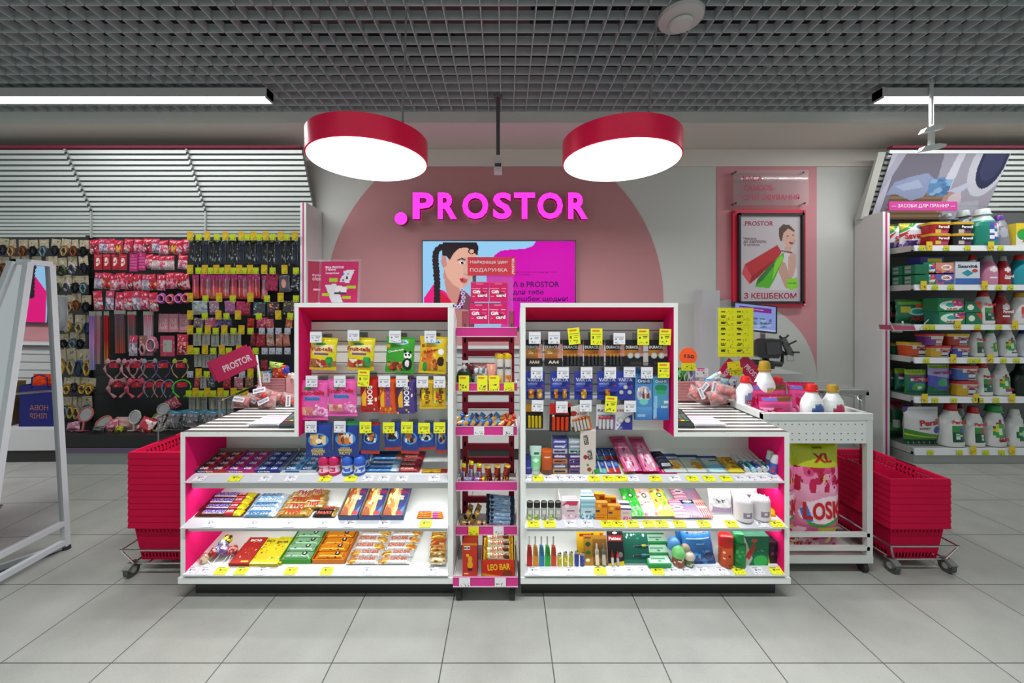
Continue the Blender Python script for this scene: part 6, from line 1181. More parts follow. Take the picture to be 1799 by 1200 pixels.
def bl(name, a, b, top, bot, L, lab, cat, tx=(), lift=0, rx=-14, th=.004, parts=()):
    y = on('b', (a+b)/2, bot, lift)[1]; w, h = (b-a)*y/F, (bot-top)*y/F/math.cos(R(rx))*.97
    o = put(name, card(w, h, L, texts=tx, th=th), 'b', (a+b)/2, bot, lift, lab, cat, 'glue cards on the bottom right shelf', rot=(R(rx), 0, 0))
    for n_, m_, l_ in parts: m_.build(n_, o, loc=l_, smooth=True)
    return o
bl('glue_card', 1014, 1062, 937, 975, [('c','#d8a810'), ('r', .1, .8, .5, .92, '#8a2a10'), ('n', .4, .7, 1, .95, ['#b8401c','#3a3010'], 8, .05)], 'yellow card standing behind the gold glue card', 'glue', rx=-10)
def gl(x, w, h, c, c2, z0=.006): 
    m_ = MB(); m_.vessel([(0, w, w*.8), (h*.7, w, w*.8), (h*.75, w*.5, w*.5), (h, w*.4, w*.4)], [('c', c), ('r', 0, 0, 1, .5, c2)], seg=12, nr=8); return ('glue_tube', m_, (x, -.007, z0))
bl('glue_card', 1027, 1042, 945, 994, [('c','#a87a20'), ('e', .5, .7, .3, .08, '#2a4a20'), ('e', .5, .42, .3, .06, '#3a6a28'), ('e', .4, .18, .25, .05, '#d8d0c0'), ('r', .1, .88, .9, .95, '#8a2a18')], 'narrow gold card with green figures at the left of the glue cards', 'glue')
bl('glue_card', 1043, 1068, 946, 994, [('c','#8a5a18'), ('r', 0, .88, 1, 1, '#a87a28'), ('r', 0, .0, 1, .12, '#6a4418')], 'brown card with two upright glue tubes', 'glue', parts=(gl(-.016, .009, .085, '#b8b8b0', '#d8c8b0'), gl(.014, .009, .085, '#6a6a68', '#a8a8a0')))
bl('glue_card', 1069, 1097, 939, 994, [('c','#181416'), ('r', .05, .70, .95, .88, '#a81820'), ('e', .5, .95, .16, .03, '#c8c8c8'), ('e', .8, .32, .14, .08, '#8a8a90'), ('p', [(.0,.0),(1,0),(1,.14),(0,.06)], '#c8b018')], 'black and red glue card with small red capped tubes', 'glue', tx=(('Pattex', .5, .79, .8, .10, '#f0e8e8'),), parts=(gl(-.018, .006, .06, '#8a1c1c', '#c8c0c0'), gl(.006, .006, .055, '#c03020', '#a8a8a8')))
bl('glue_card', 1098, 1143, 945, 993, [('c','#0f5a48'), ('n', .05, .80, .95, .96, ['#b8d8c8','#3a8a70'], 8, .04), ('r', 0, 0, 1, .06, '#7a8a88')], 'dark green card of lying super glue tubes', 'glue', rx=-22)
for i in range(5):
    xa, ya, za = on('b', 1122, 991); s_ = MB(); s_.vessel([(0, .004, .004), (.02, .0055, .0055), (.07, .0055, .0055), (.074, .002, .002), (.088, .0015, .0015)], [('c', '#8a98a0'), ('r', 0, .2, 1, .6, '#283c48'), ('r', 0, .6, 1, .8, '#b8b030' if i > 2 else '#4a88a8')], m='metal', seg=10, nr=10)
    s_.build('glue_tube', loc=(xa-.04+.003*i, ya+.004+.007*i, za+.012+.017*i), rot=(0, R(90+(-1)**i*7), R(4*(-1)**i)), label='small silver super glue tube, %s of five on the dark green card' % ('lowest', 'second', 'third', 'fourth', 'topmost')[i], cat='glue', group='lying super glue tubes', smooth=True)
GW = [('c','#b8d8c0'), ('r', 0, 0, 1, .14, '#1c8a48'), ('r', 0, .86, 1, 1, '#1c8a48'), ('r', 0, 0, .08, 1, '#1c8a48'), ('r', .2, .5, .8, .6, '#4a9a70'), ('e', .55, .32, .08, .10, '#3a9a5c')]
for i in range(3):
    flat('wipes_pack', 'b', 1140-i*1.5, 1180-i*3, 993-i*19, 975-i*19, lambda w, h: carton(w, h, .02, GW, side='#2c9a58'), .004, lift=.022, label='green and white tissue pack, %s of the row on the bottom right shelf' % ('front', 'middle', 'back')[i], cat='tissues', group='green and white packs')
for i, (px, by, tp, w_, c, c2, lab) in enumerate(((1184, 984, 946, 22, '#4a80b8', '#c8ccd0', 'round air freshener with blue dome lid on the bottom right shelf'), (1192, 995, 962, 22, '#6ab868', '#8a4a30', 'round air freshener with green dome lid on the bottom right shelf'), (1205, 990, 957, 17, '#b8a088', '#b8a88c', 'beige roll-on bottle, rear of two beside the green dome lid'), (1210, 995, 970, 19, '#c8b8a8', '#4a6a38', 'beige roll-on bottle, front of two beside the green dome lid'))):
    x_, y_, z_ = on('b', px, by-3); r_ = w_*y_/F/2; h = (by-tp)*y_/F
    m1 = MB(); m1.vessel([(0, r_*.85, r_*.85), (h*.1, r_*.95, r_*.95), (h*.5, r_*.9, r_*.9)], [('c', c2), ('n', 0, 0, 1, 1, ['#e0dcd4','#8a9a90'], 8, .1)], seg=18, nr=8)
    m2 = MB(); m2.vessel([(h*.48, r_, r_), (h*.7, r_*1.0, r_), (h*.85, r_*.85, r_*.85), (h*.95, r_*.5, r_*.5), (h, r_*.1, r_*.1)], col=c, seg=20)
    put('air_freshener', [('base', m1), ('lid', m2)], 'b', px, by-3, label=lab, cat='air freshener', group='round lidded jars')
w, h = wpx('b', 1204, 1259, 994), wpx('b', 0, 60, 994)
BZ = [('c','#2060a8'), ('g', 0, 0, 1, 1, '#1a5098', '#3a80c0'), ('r', .15, .84, .85, .95, '#1a2a50'), ('r', .1, .70, .9, .74, '#b8d0e8'), ('n', 0, 0, 1, .4, ['#3a88c8','#184888','#5aa0d8'], 22, .07), ('e', .75, .25, .16, .10, '#1a2a60'), ('r', .4, .56, .65, .59, '#8ab8e0')]
put('wipes_pouch', pouch(w, h, .05, BZ, texts=(('БІОНТЕМ', .5, .895, .60, .08, '#e0e8f0'),), seed=72), 'b', 1230, 991, 0, 'large blue pouch with dark name band on the bottom right shelf', 'cleaning product', rot=(R(-14), R(-3), 0), smooth=True)
put('wipes_pouch', pouch(w*.8, h, .04, BZ, seed=73), 'b', 1212, 975, 0, 'large blue pouch half hidden behind the front blue pouch', 'cleaning product', rot=(R(-12), R(-4), 0), smooth=True)
stand_can('insect_spray', 'b', 1263, 1287, 941, 994, [('c','#c04a18'), ('g', 0, 0, 1, 1, '#a8401c', '#d05020'), ('n', .1, .1, .9, .8, ['#e8b890','#7a1c10'], 8, .05)], '#c81408', 'red capped orange spray can on the bottom right shelf', 'spray can', caph=.34, capr=1.0)
stand_can('insect_spray', 'b', 1286, 1309, 938, 994, [('c','#0f7a38'), ('n', .1, .1, .9, .8, ['#38a858','#0a5a28'], 10, .07)], '#149a50', 'green bottle beside the red capped spray can', 'spray can', caph=.28, capr=.75)
stand_box('repellent_box', 'b', 1302, 1349, 940, 994, [('c','#0f6a48'), ('p', [(0,0),(.28,0),(.42,.25),(.1,.95),(0,1)], '#b8b8b0'), ('p', [(.12,.3),(.45,.8),(.5,.6),(.3,.2)], '#b03028'), ('e', .72, .16, .26, .20, '#2cb050'), ('e', .45, .86, .12, .06, '#c84830'), ('n', .5, .45, .95, .75, ['#4a9a80'], 5, .03)], .07, 'large green box with a red arrow shape on the bottom right shelf', 'box', side='#0f5a40')
stand_box('repellent_box', 'b', 1341, 1371, 951, 990, [('c','#1c1a24'), ('p', [(0,0),(.4,0),(.2,.6),(0,.7)], '#a8c020'), ('n', .3, .4, 1, 1, ['#8a3a6a','#3a2a40'], 8, .08)], .05, 'dark box with lime corner at the right end of the bottom shelf', 'box', side='#1a1820')
# ---------------- goods on the narrow rack ----------------
RXC = X_(855, 1.79)
def rk(i, dx, dy=0): zt_, zb_, yf = TR[i]; return (RXC+dx, 1.72+yf+.012+dy, zb_+.0125)
# gift card holder
x, y, z = rk(0, .0); z = TR[0][0]-.03
e = empty('gift_card_holder', (x, y+.03, z), 'clear acrylic holder with red header on the top tray of the narrow rack', 'holder')
hz = lambda py, Y=1.80: H+(VY-py)*Y/F-z
MB().box(-.115, .125, .01, .013, 0, hz(450), (.8,.8,.8), 'acryl').box(-.115, .125, -.03, .01, 0, .003, (.8,.8,.8), 'acryl').build('acrylic_back', e)
a, b = (821-888)*1.82/F-x, (906-888)*1.82/F-x; s = MB().box(a, b, .004, .009, hz(483), hz(450), '#d8384a', 'plastic')
s.text('Найкраща ідея', a+(b-a)*.44, hz(459), (b-a)*.78, .020, '#f4e0e0', -.0030, bold=.01); s.text('ПОДАРУНКА', a+(b-a)*.44, hz(473.5), (b-a)*.78, .020, '#f4e0e0', -.0030, bold=.01); s.text('.PROSTOR', b-.012, hz(466.5), .078, .012, '#f4e0e0', -.0030, rot=90, bold=.03); s.build('header_sign', e)
GC = [('c','#d01060'), ('r', .02, .94, 1, 1, '#e8407c'), ('r', .3, .86, .68, .93, '#d87098'), ('r', .04, .66, .5, .69, '#f0a0c0'), ('r', .66, .66, .92, .69, '#f0a0c0'), ('n', .4, .3, .75, .5, ['#7a1040'], 6, .06), ('r', .66, .5, .86, .53, '#e890b0'), ('r', .08, .25, .22, .28, '#e890b0')]
for i, (a, b, t0, b0) in enumerate(((827,859,495,530),(860,892,495,530),(825,858,532,569),(859,891,532,569))):
    w, h = (b-a)*1.79/F, (b0-t0)*1.79/F; xx, yy, zz = P((a+b)/2, b0, 1.79)
    card(w, h, GC, texts=(('Gift', .32, .50, .42, .17, '#fff'), ('card', .64, .32, .52, .17, '#fff')), th=.002).build('gift_card', loc=(xx, yy, zz), rot=(R(-4), 0, 0), label='magenta gift card, %s of four in the acrylic holder' % ('upper left', 'upper right', 'lower left', 'lower right')[i], cat='gift card', group='gift cards')
# tray 2: cosmetics
x, y, z = rk(1, -.108, .03)
m1 = MB(); m1.vessel([(0, .030, .02), (.02, .036, .024), (.05, .038, .025), (.075, .030, .022), (.088, .014, .014)], [('c','#14281c'), ('n', .55, .1, 1, .6, ['#4a7a3a'], 6, .12), ('e', .45, .45, .34, .34, '#101c16')], seg=22, nr=14)
m1.text('Lilien', 0, .05, .045, .014, '#c8d0c8', .027, bold=.03); m2 = MB(); m2.vessel([(.086, .013, .013), (.10, .013, .013), (.102, .005, .005), (.115, .005, .005)], col='#c0c8c4', seg=14).prism([(-.006, .115), (.018, .115), (.022, .108), (.026, .110), (.020, .124), (-.010, .124)], -.008, .008, '#c0c8c4', 'plastic')
place_parts('soap_pump', [('bottle', m1), ('pump', m2)], (x, y, z), 'dark green soap pump bottle with white pump on the narrow rack', 'soap')
x, y, z = rk(1, -.03, .03)
pouch(.07, .115, .04, [('c','#8a8a90'), ('n', 0, 0, 1, .8, ['#c8ccd0','#6a6a70','#a8b8c0','#e0e0e0'], 34, .09), ('r', 0, .8, 1, 1, '#7a4a48')], seed=81).build('cosmetic_pouch', loc=(x, y, z), label='crinkled silver grey pouch beside the soap pump', cat='cosmetics', smooth=True)
pouch(.05, .11, .02, [('c','#5a1424'), ('r', 0, .3, 1, .5, '#8a8a90')], seed=82).build('cosmetic_pouch', loc=(x-.045, y+.035, z), label='dark red pouch behind the soap pump', cat='cosmetics', smooth=True)
x, y, z = rk(1, .022, .02); tb = MB(); tb.vessel([(.0, .014, .014), (.018, .014, .014), (.02, .019, .017), (.08, .022, .012), (.112, .024, .002)], [('c','#e09888'), ('n', .1, .2, .9, .9, ['#c87868','#f0b8a8'], 12, .05)], m='film', seg=18, nr=14)
tb.build('hand_cream_tube', loc=(x, y, z), label='salmon pink cream tube on the narrow rack', cat='cosmetics', smooth=True)
for i, (dx, dy) in enumerate(((.062, .015), (.100, .012), (.052, .055), (.088, .055))):
    x, y, z = rk(1, dx, dy); q = can(.0165, .158, [('c','#d4d0cc'), ('n', .1, .08, .9, .45, ['#e0901c','#c86818','#e8c080'], 12, .12)], '#fff', '#d8b010', .13, 1.0)
    q[0].text('piapia', 0, .095, .028, .016, '#3a2a30', .0175, bold=.03)
    place_parts('spray_can', [('can', q[0]), ('cap', q[1])], (x, y, z), 'white spray can with yellow cap and orange flowers, %s of four' % ('front left', 'front right', 'rear left', 'rear right')[i], 'spray can', 'yellow capped spray cans')
# tray 3: small mixed bars in a heap
r3 = np.random.RandomState(5)
for i in range(16):
    x, y, z = rk(2, -.125+(i % 8)*.034, .02+(i//8)*.04); c = ('#2a5a9a','#3a78b8','#2a5a9a','#4a88c0','#3a68a8','#5a8ab8','#a83020','#b83820')[i % 8]
    bar(.062, .030, .018, [('c', c), ('e', .5, .5, .22, .4, '#c89848'), ('r', 0, 0, .15, 1, '#182850')], seed=i).build('mini_bar', loc=(x, y, z+.022+(i//8)*.014), rot=(R(-60+r3.rand()*30), R(-55+r3.rand()*40), R(r3.rand()*30)), label='small %s wrapped bar, %s in the %s line of the heap' % ('red' if i % 8 > 5 else 'blue', ORD[i % 8], ('front', 'rear')[i//8]), cat='candy', group='small wrapped bars heap', smooth=True)
# tray 4: bars standing up
for i in range(5):
    dx, up = ((-.10, 0), (-.064, .012), (-.026, 0), (-.082, -.0), (-.045, -.0))[i]
    x, y, z = rk(3, dx, .03 if i < 3 else .012)
    bar(.105 if i < 3 else .08, .026, .02, SNK, texts=(('SNICKERS', .37, .5, .44, .62, '#3a2a9a'),), seed=i).build('chocolate_bar', loc=(x, y, z+.048+up if i < 3 else z+.014), rot=(R(-30), R(-90 if i < 3 else 0), R(-4+4*i) if i < 3 else 0), label='brown and white bar on the fourth tray of the narrow rack, %s' % ('left standing one', 'middle standing one', 'right standing one', 'left lying one', 'right lying one')[i], cat='chocolate', group='bars on the fourth tray', smooth=True)
for i in range(3):
    x, y, z = rk(3, .022+i*.042, .025)
    bar(.092, .034, .02, [('c','#5a2218'), ('r', 0, 0, .2, 1, '#c89838'), ('r', .85, 0, 1, 1, '#d8a848'), ('n', .1, 0, .4, 1, ['#c8c0b8','#d8a848'], 6, .08)], texts=(('TWIX', .58, .5, .5, .6, '#c84828'),), seed=i+5).build('chocolate_bar', loc=(x, y, z+.046), rot=(R(-30), R(-90+8*(i-1)), R(0)), label='dark red and gold bar, fourth tray of the narrow rack, %s of three' % ORD[i], cat='chocolate', group='dark red and gold bars', smooth=True)
# tray 5: gold bars and pale blue bars
for i in range(6):
    x, y, z = rk(4, (-.075, -.04, -.092, -.055, -.10, -.03)[i], (.05, .05, .02, .02, .01, .01)[i])
    up = i < 4
    bar(.085 if up else .05, .028, .02, [('c','#a8884a'), ('n', 0, 0, 1, 1, ['#8a6a30','#c8b078'], 8, .08), ('e', .62, .5, .12, .4, '#181410')], seed=i).build('chocolate_bar', loc=(x, y, z+(.050 if i < 2 else .036 if up else .012)), rot=(R(-35), R(-78+8*i) if up else R(4), 0), label='dull gold bar, fifth tray of the narrow rack, %s of six' % ORD[i], cat='chocolate', group='dull gold bars', smooth=True)
for i in range(7):
    x, y, z = rk(4, .062+(.002 if i % 2 else -.002), .03+.004*i)
    bar(.135, .030, .018, [('c','#8aa8c8'), ('r', .0, 0, .12, 1, '#182038'), ('r', .86, 0, 1, 1, '#283048'), ('n', .2, .1, .8, .9, ['#c8d8e8','#5a80a8'], 8, .07), ('e', .2, .5, .06, .3, '#101828')], seed=i).build('chocolate_bar', loc=(x, y, z+.010+i*.0165), rot=(R(-35), R((-1)**i*3+3), 0), label='pale blue bar, %s in the pile on the fifth tray' % ('lowest', 'second', 'third', 'fourth', 'fifth', 'sixth', 'topmost')[i], cat='chocolate', group='pile of pale blue bars', smooth=True)
# bottom tray: two cartons
x, y, z = rk(5, -.072, .03)
for k in range(2): carton(.066, .150, .03, [('c','#b8301c'), ('r', 0, .93, 1, 1, '#c8781c'), ('r', .12, .80, .5, .92, '#e8e0d0'), ('r', .25, .60, .45, .68, '#e0b020'), ('e', .52, .52, .14, .10, '#d8a020'), ('e', .52, .36, .18, .12, '#d8a020'), ('r', .38, .18, .66, .26, '#2a2030'), ('r', .1, .08, .4, .12, '#e8d8a0')], side='#8a1c10', texts=(('BOB', .32, .86, .38, .07, '#5a1010'),)).build('snack_box', loc=(x, y+k*.033, z), label='red fruit snack carton standing at the left of the bottom tray, %s' % ('front', 'rear')[k], cat='snack', group='cartons on the bottom tray')
x, y, z = rk(5, .055, .02)
e = empty('display_tray', (x, y, z), 'red and yellow open carton of lion bars on the bottom tray of the narrow rack', 'tray')
e['label'] = 'red and yellow open carton full of chocolate bars on the bottom tray'
carton(.148, .082, .002, [('c','#c02c14'), ('d', .30, -.30, '#c88818'), ('e', .78, .25, .16, .18, '#7a3a18'), ('r', .1, .1, .4, .16, '#e8c040')], texts=(('LEO BAR', .52, .62, .68, .34, '#e8c020', 3),)).build('front_panel', e)
MB().prism([(0, 0), (.10, 0), (.10, .165), (.085, .165), (0, .082)], .072, .074, '#c8b020', 'card', 'x').prism([(0, 0), (.10, 0), (.10, .165), (.085, .165), (0, .082)], -.074, -.072, '#a82c18', 'card', 'x').box(-.074, .074, .098, .10, 0, .165, '#a82c18', 'card').build('side_panels', e)
for i in range(5): bar(.135, .036, .02, [('c','#c8c8a0'), ('r', 0, 0, .15, 1, '#b8901c'), ('e', .78, .5, .14, .3, '#4a2014'), ('r', .86, 0, 1, 1, '#c8901c')], texts=(('LEO BAR', .45, .55, .45, .5, '#b8301c'),), seed=i).build('chocolate_bar', loc=(x, y+.016+i*.016, z+.068+i*.019), rot=(R(-40), R((-1)**i*3), 0), label='cream and gold chocolate bar, %s in the open carton' % ('front', 'second', 'third', 'fourth', 'back')[i], cat='chocolate', group='bars in the open carton', smooth=True)

# ---------------- things on the counters ----------------
CZ = .7415
def cpt(px, py): Y = (H-CZ)*F/(py-VY); return ((px-VX)*Y/F, Y, CZ)
def terminal(px, py, rz, lab):
    x, y, z = cpt(px, py); e = empty('card_terminal', (x, y, z), lab, 'card terminal', 'card terminals', (0, 0, R(rz)))
    MB().prism([(0, .004), (.004, 0), (.17, 0), (.19, .010), (.19, .045), (.16, .048), (.012, .020), (0, .012)], -.039, .039, (.018,.019,.02), 'plastic', 'x').build('body', e)
    k = MB(); sl = math.atan2(.028, .148)
    for r_ in range(5):
        for c_ in range(3):
            t = .02+r_*.016; col = ('#b02818', '#c8a818', '#1c8a48')[c_] if r_ == 0 else (.09,.11,.10)
            yy = .012+t*math.cos(sl); zz = .020+t*math.sin(sl); X0 = -.030+c_*.021
            k.poly([(X0, yy, zz+.0012), (X0+.017, yy, zz+.0012), (X0+.017, yy+.012, zz+.0036), (X0, yy+.012, zz+.0036)], col, 'plastic')
    k.build('keypad', e); MB().poly([(-.03, .112, .0405), (.03, .112, .0405), (.03, .155, .0485), (-.03, .155, .0485)], (.03,.05,.05), 'film').build('display', e)
terminal(505, 753, 2, 'black card terminal at the right edge of the left counter'); terminal(1205, 753, -4, 'black card terminal at the left edge of the right counter')
MAGT = (.60,.01,.10)
def leaflets(px, py, lab):
    x, y, z = cpt(px, py); e = empty('leaflet_holder', (x, y, z), lab, 'leaflet holder', 'acrylic leaflet holders')
    MB().box(-.075, .075, 0, .16, .010, .013, (.8,.8,.8), 'acryl').box(-.075, .075, -.002, 0, 0, .02, (.8,.8,.8), 'acryl').box(-.07, -.064, .01, .02, 0, .01, (.7,.7,.7), 'acryl').box(.064, .07, .01, .02, 0, .01, (.7,.7,.7), 'acryl').build('acrylic_base', e)
    s = MB(); s.sheet(.14, .15, [('c','#c8bcc8'), ('h', .08, .5, .92, .92, 12, '#b08aa0'), ('h', .1, .1, .6, .4, 9, '#b898b0')], 30, 40, lambda u, v: 0); s.build('leaflet', e, loc=(0, .005, .0142), rot=(R(-90), 0, 0))
leaflets(461, 751, 'clear holder with a lilac leaflet lying on the left counter'); leaflets(1250, 752, 'clear holder with a lilac leaflet lying on the right counter')
def candybags(spec, where):
    for i, (px, py, w, h, rz, tag_) in enumerate(spec):
        x, y, z = P(px, py, 2.12+.05*(i % 3)); z = max(z, CZ+.02)
        e = empty('candy_bag', (x, y, z), 'clear bag of red candies%s, %s, %s' % (' with white tag' if tag_ else '', ORD[i], where), 'candy', 'clear bags of red candies %s' % where, (R(-25+10*(i % 3)), R(rz), 0))
        b = pouch(w, h, .05, [('c','#d8b8b8'), ('n', 0, 0, 1, 1, ['#f0e8e8'], 8, .05)], m='bag', seed=90+i, res=.6); b.build('clear_wrap', e, loc=(0, 0, -h*.4), smooth=True)
        c = MB(); rr = np.random.RandomState(i)
        for q in range(9):
            cx_, cz_, r_ = (rr.rand()-.5)*w*.6, (rr.rand()-.45)*h*.5, .011+rr.rand()*.007; c.vessel([(cz_-r_, .002, .002), (cz_-r_*.6, r_*.8, r_*.8), (cz_, r_, r_), (cz_+r_*.6, r_*.8, r_*.8), (cz_+r_, .002, .002)], col=('#c8201c','#d83828','#d85a50','#e08078')[q % 4], m='film', seg=8, cx0=cx_, cy0=(rr.rand()-.5)*.02)
        c.build('candies', e)
        if tag_: card(.062, .026, [('c','#d0d0d4')], texts=(('PROSTOR', .5, .5, .8, .4, '#5a4a7a'),)).build('tag', e, loc=(.0, -.032, 0), rot=(0, R(tag_), 0))
candybags([(424,708,.10,.07,0,8),(445,722,.10,.08,10,10),(456,702,.11,.07,-10,0),(470,716,.10,.08,-8,-20),(480,700,.10,.07,8,0),(490,714,.10,.08,0,60),(460,692,.09,.06,20,-35),(507,705,.09,.08,10,75)], 'on the left counter')
candybags([(1222,694,.09,.08,30,45),(1236,684,.09,.08,0,-45),(1248,712,.11,.08,10,48),(1262,700,.11,.08,-12,0),(1254,682,.09,.07,0,-70),(1280,702,.11,.08,0,0),(1274,688,.10,.07,14,0),(1300,712,.12,.08,-8,28),(1290,694,.10,.07,6,0)], 'on the right counter')
# wire rails behind both counters
for s, xs, lab in (('left', (-1.63, -1.18), 'bent chrome rail at the back of the left counter'), ('right', (1.62, 1.86), 'bent chrome rail behind the white detergent trolley')):
    x0, x1 = xs; Yr = 2.22
    if s == 'left': a_ = P(386, 706, 2.2); pts = [(a_[0], 2.2, 0), a_, P(392, 702, 2.22), P(448, 679, 2.9), P(452, 677, 2.92)]
    else: a_ = P(1512, 703, 2.25); pts = [(a_[0], 2.25, 0), a_, P(1504, 697, 2.27), P(1470, 691, 2.6), P(1440, 688, 2.75)]
    MB().tube(pts, .007, (.5,.5,.5), 'chrome', 8).build('counter_rail', label=lab, cat='rail')
# pink display boxes with small goods
def pinkbox(px0, px1, pt_, pb, Y, lab):
    w = (px1-px0)*Y/F; x, y, z = P((px0+px1)/2, pb, Y); h = (pb-pt_)*Y/F; z = CZ
    e = empty('display_basket', (x, y, z), lab, 'display basket', 'pink counter baskets')
    MB().box(-w/2, w/2, 0, .003, 0, h, (.52,.22,.23), 'plastic').box(-w/2, -w/2+.003, 0, .14, 0, h, (.52,.22,.23), 'plastic').box(w/2-.003, w/2, 0, .14, 0, h, (.52,.22,.23), 'plastic').box(-w/2, w/2, .137, .14, 0, h, (.52,.22,.23), 'plastic').box(-w/2, w/2, 0, .14, 0, .004, (.52,.22,.23), 'plastic').build('basket_wall', e)
    m_ = MB()
    for q in range(7): m_.box(-w/2-.001, w/2+.001, -.002, 0, h*(q+.5)/7, h*(q+.5)/7+.003, (.42,.15,.17), 'plastic')
    m_.build('ribs', e); return x, y, h+CZ
bx, by, bz = pinkbox(452, 502, 671, 706, 2.36, 'pink basket of small goods behind the candy bags on the left counter')
SM = [('#c03a20','#e08848','orange-red trimmed packet'), ('#3a3a9a','#5a4ab0','violet fringed packet'), ('#a8c850','#c8e070','lime green packet'), ('#4a80a0','#c8d0d4','blue and grey packet'), ('#d8ccc0','#c86a80','cream and pink packet')]
for i, (c, c2, nm) in enumerate(SM):
    px, py, w, h = ((490,668,.10,.10),(502,660,.06,.06),(484,650,.09,.05),(471,668,.06,.06),(510,668,.05,.05))[i]; x, y, z = P(px, py, 2.42)
    pouch(w, h, .02, [('c', c), ('n', 0, 0, 1, 1, [c2,'#2a2a40','#c8c0b8'], 14, .08)], seed=100+i).build('novelty_packet', loc=(x, y, z), rot=(0, R((-1)**i*8), 0), label=nm+' sticking out of the pink basket on the left counter', cat='novelty', smooth=True)
x, y, z = P(468, 672, 2.32)
card(.045, .055, [('c','#c8c8cc'), ('n', .1, .1, .9, .5, ['#4a4a5a'], 6, .06)], texts=(('1=2', .5, .8, .5, .2, '#d0206a'),)).build('price_tag_card', loc=(x, y, z), label='white price card with magenta figures standing beside the lime packet on the left counter', cat='price tag')
# red shop-name boards on white sticks
def board(px0, py0, px1, py1, wd, Y, foot, lab, n=2):
    x0, _, z0 = P(px0, py0, Y); x1, _, z1 = P(px1, py1, Y); L = math.hypot(x1-x0, z1-z0); a = math.degrees(math.atan2(z1-z0, x1-x0)); h = wd*Y/F
    fx, _, fz = P(*foot, Y); e = empty('name_board', (fx, Y, CZ), lab, 'sign', 'red name boards')
    for k in range(n):
        s = MB().box(-L/2, L/2, 0, .003, -h/2, h/2, (.50,.008,.085), 'plastic'); s.text('PROSTOR', L*.08, -h*.02, L*.70, h*.34, '#e8c8d0', .001, bold=.03)
        s.build('board', e, loc=((x0+x1)/2-fx-.03*k, .012*k, (z0+z1)/2-CZ+.006*k), rot=(0, R(-a), 0))
    MB().tube([(0, .006, .0), ((x1-fx)*.75, .006, z1-CZ)], .006, (.6,.6,.6), 'plastic', 8).box(-.03, .03, -.02, .03, 0, .006, (.5,.5,.5), 'plastic').build('stick', e)
board(376, 656, 446, 624, 36, 2.30, (460, 680), 'pair of tilted crimson name boards on a white stick above the left counter')
board(1300, 632, 1344, 676, 27, 2.335, (1290, 700), 'crimson name board sloping to the right behind the yellow price board', 1)
board(1262, 672, 1290, 636, 24, 2.345, (1290, 704), 'crimson name board sloping to the left behind the yellow price board', 1)
# right counter: yellow price board on a stand
Y = 2.30; x0, _, z1 = P(1260, 539, Y); x1, _, z0 = P(1325, 628, Y); cxp = (x0+x1)/2
e = empty('price_board', (cxp, Y, CZ), 'yellow price board in a clear frame on a slim stand on the right counter', 'sign'); w, h = x1-x0, z1-z0
L = [('c','#d0d010')]
for r_ in range(8):
    for c_ in (0, 1):
        v = .93-r_*.115; L += [('r', .08+c_*.45, v-.02, .20+c_*.45, v+.012, '#3a3a10'), ('n', .24+c_*.45, v-.05, .44+c_*.45, v+.02, ['#8a8a20'], 6, .012), ('r', .04+c_*.46, v-.060, .46+c_*.46, v-.056, '#a8a818')]
s = MB(); s.sheet(w*.95, h*.96, L, 60, 80, lambda u, v: 0)
for (t, u, v) in (('479',.12,.84),('101',.60,.84),('421',.12,.71),('181',.60,.71),('221',.12,.56),('266',.60,.56),('341',.12,.27),('706',.60,.27),('289',.12,.14),('600',.60,.14)): s.text(t, (u+.02-.5)*w*.95, v*h*.96, .14*w, .032*h, '#30300c', .001, bold=.03)
s.build('price_sheet', e, loc=(0, 0, z0-CZ+.004)); MB().box(-w/2, w/2, .001, .004, z0-CZ, z1-CZ, (.8,.8,.7), 'acryl').build('clear_frame', e)
MB().tube([(.02, .004, 0), (.02, .004, z0-CZ+.01)], .006, (.7,.7,.7), 'acryl', 8).box(-.03, .07, -.03, .04, 0, .005, (.6,.6,.6), 'acryl').build('stand', e)
# orange round price sign
Y = 2.3; x, _, z = P(1209, 626, Y); e = empty('round_price_sign', (x, Y, z), 'orange round price sign above the pink basket on the right counter', 'sign')
s = MB().prism(disc_pts(0, 0, 15.5*Y/F, 36)[:-1], 0, .003, (.80,.10,.02), 'card'); s.text('150', .006, .0, .056, .022, '#3a1408', .001, rot=-6, bold=.02); s.build('disc', e)
card(.085, .045, [('c','#c8c818'), ('n', .1, .2, .9, .7, ['#6a6a10'], 8, .05)]).build('price_tag', e, loc=(0, -.004, -.085)); MB().tube([(0, .006, -.05), (0, .006, z*0-(z-CZ-.03))], .003, (.7,.7,.7), 'acryl', 6).build('stick', e)
bx, by, bz = pinkbox(1186, 1224, 676, 712, 2.26, 'pink ribbed basket of small tubes on the right counter')
for i, (px, pt_, w, c, c2, nm) in enumerate(((1196, 646, .034, '#1c2c20', '#5a9a58', 'dark green tube'), (1203, 648, .03, '#3a7a50', '#a8c8a0', 'green tube'), (1212, 650, .045, '#c8ccd4', '#5a6a8a', 'white tube'), (1222, 652, .04, '#c0a8b8', '#6a88b8', 'lilac tube'))):
    x, _, z = P(px, 690, 2.32); h = (690-pt_)*2.32/F; pouch(w, h, .02, [('c', c), ('n', 0, 0, 1, 1, [c2], 12, .10)], seed=110+i).build('cream_tube', loc=(x, 2.32, z), label=nm+' standing in the pink basket on the right counter', cat='cosmetics', smooth=True)
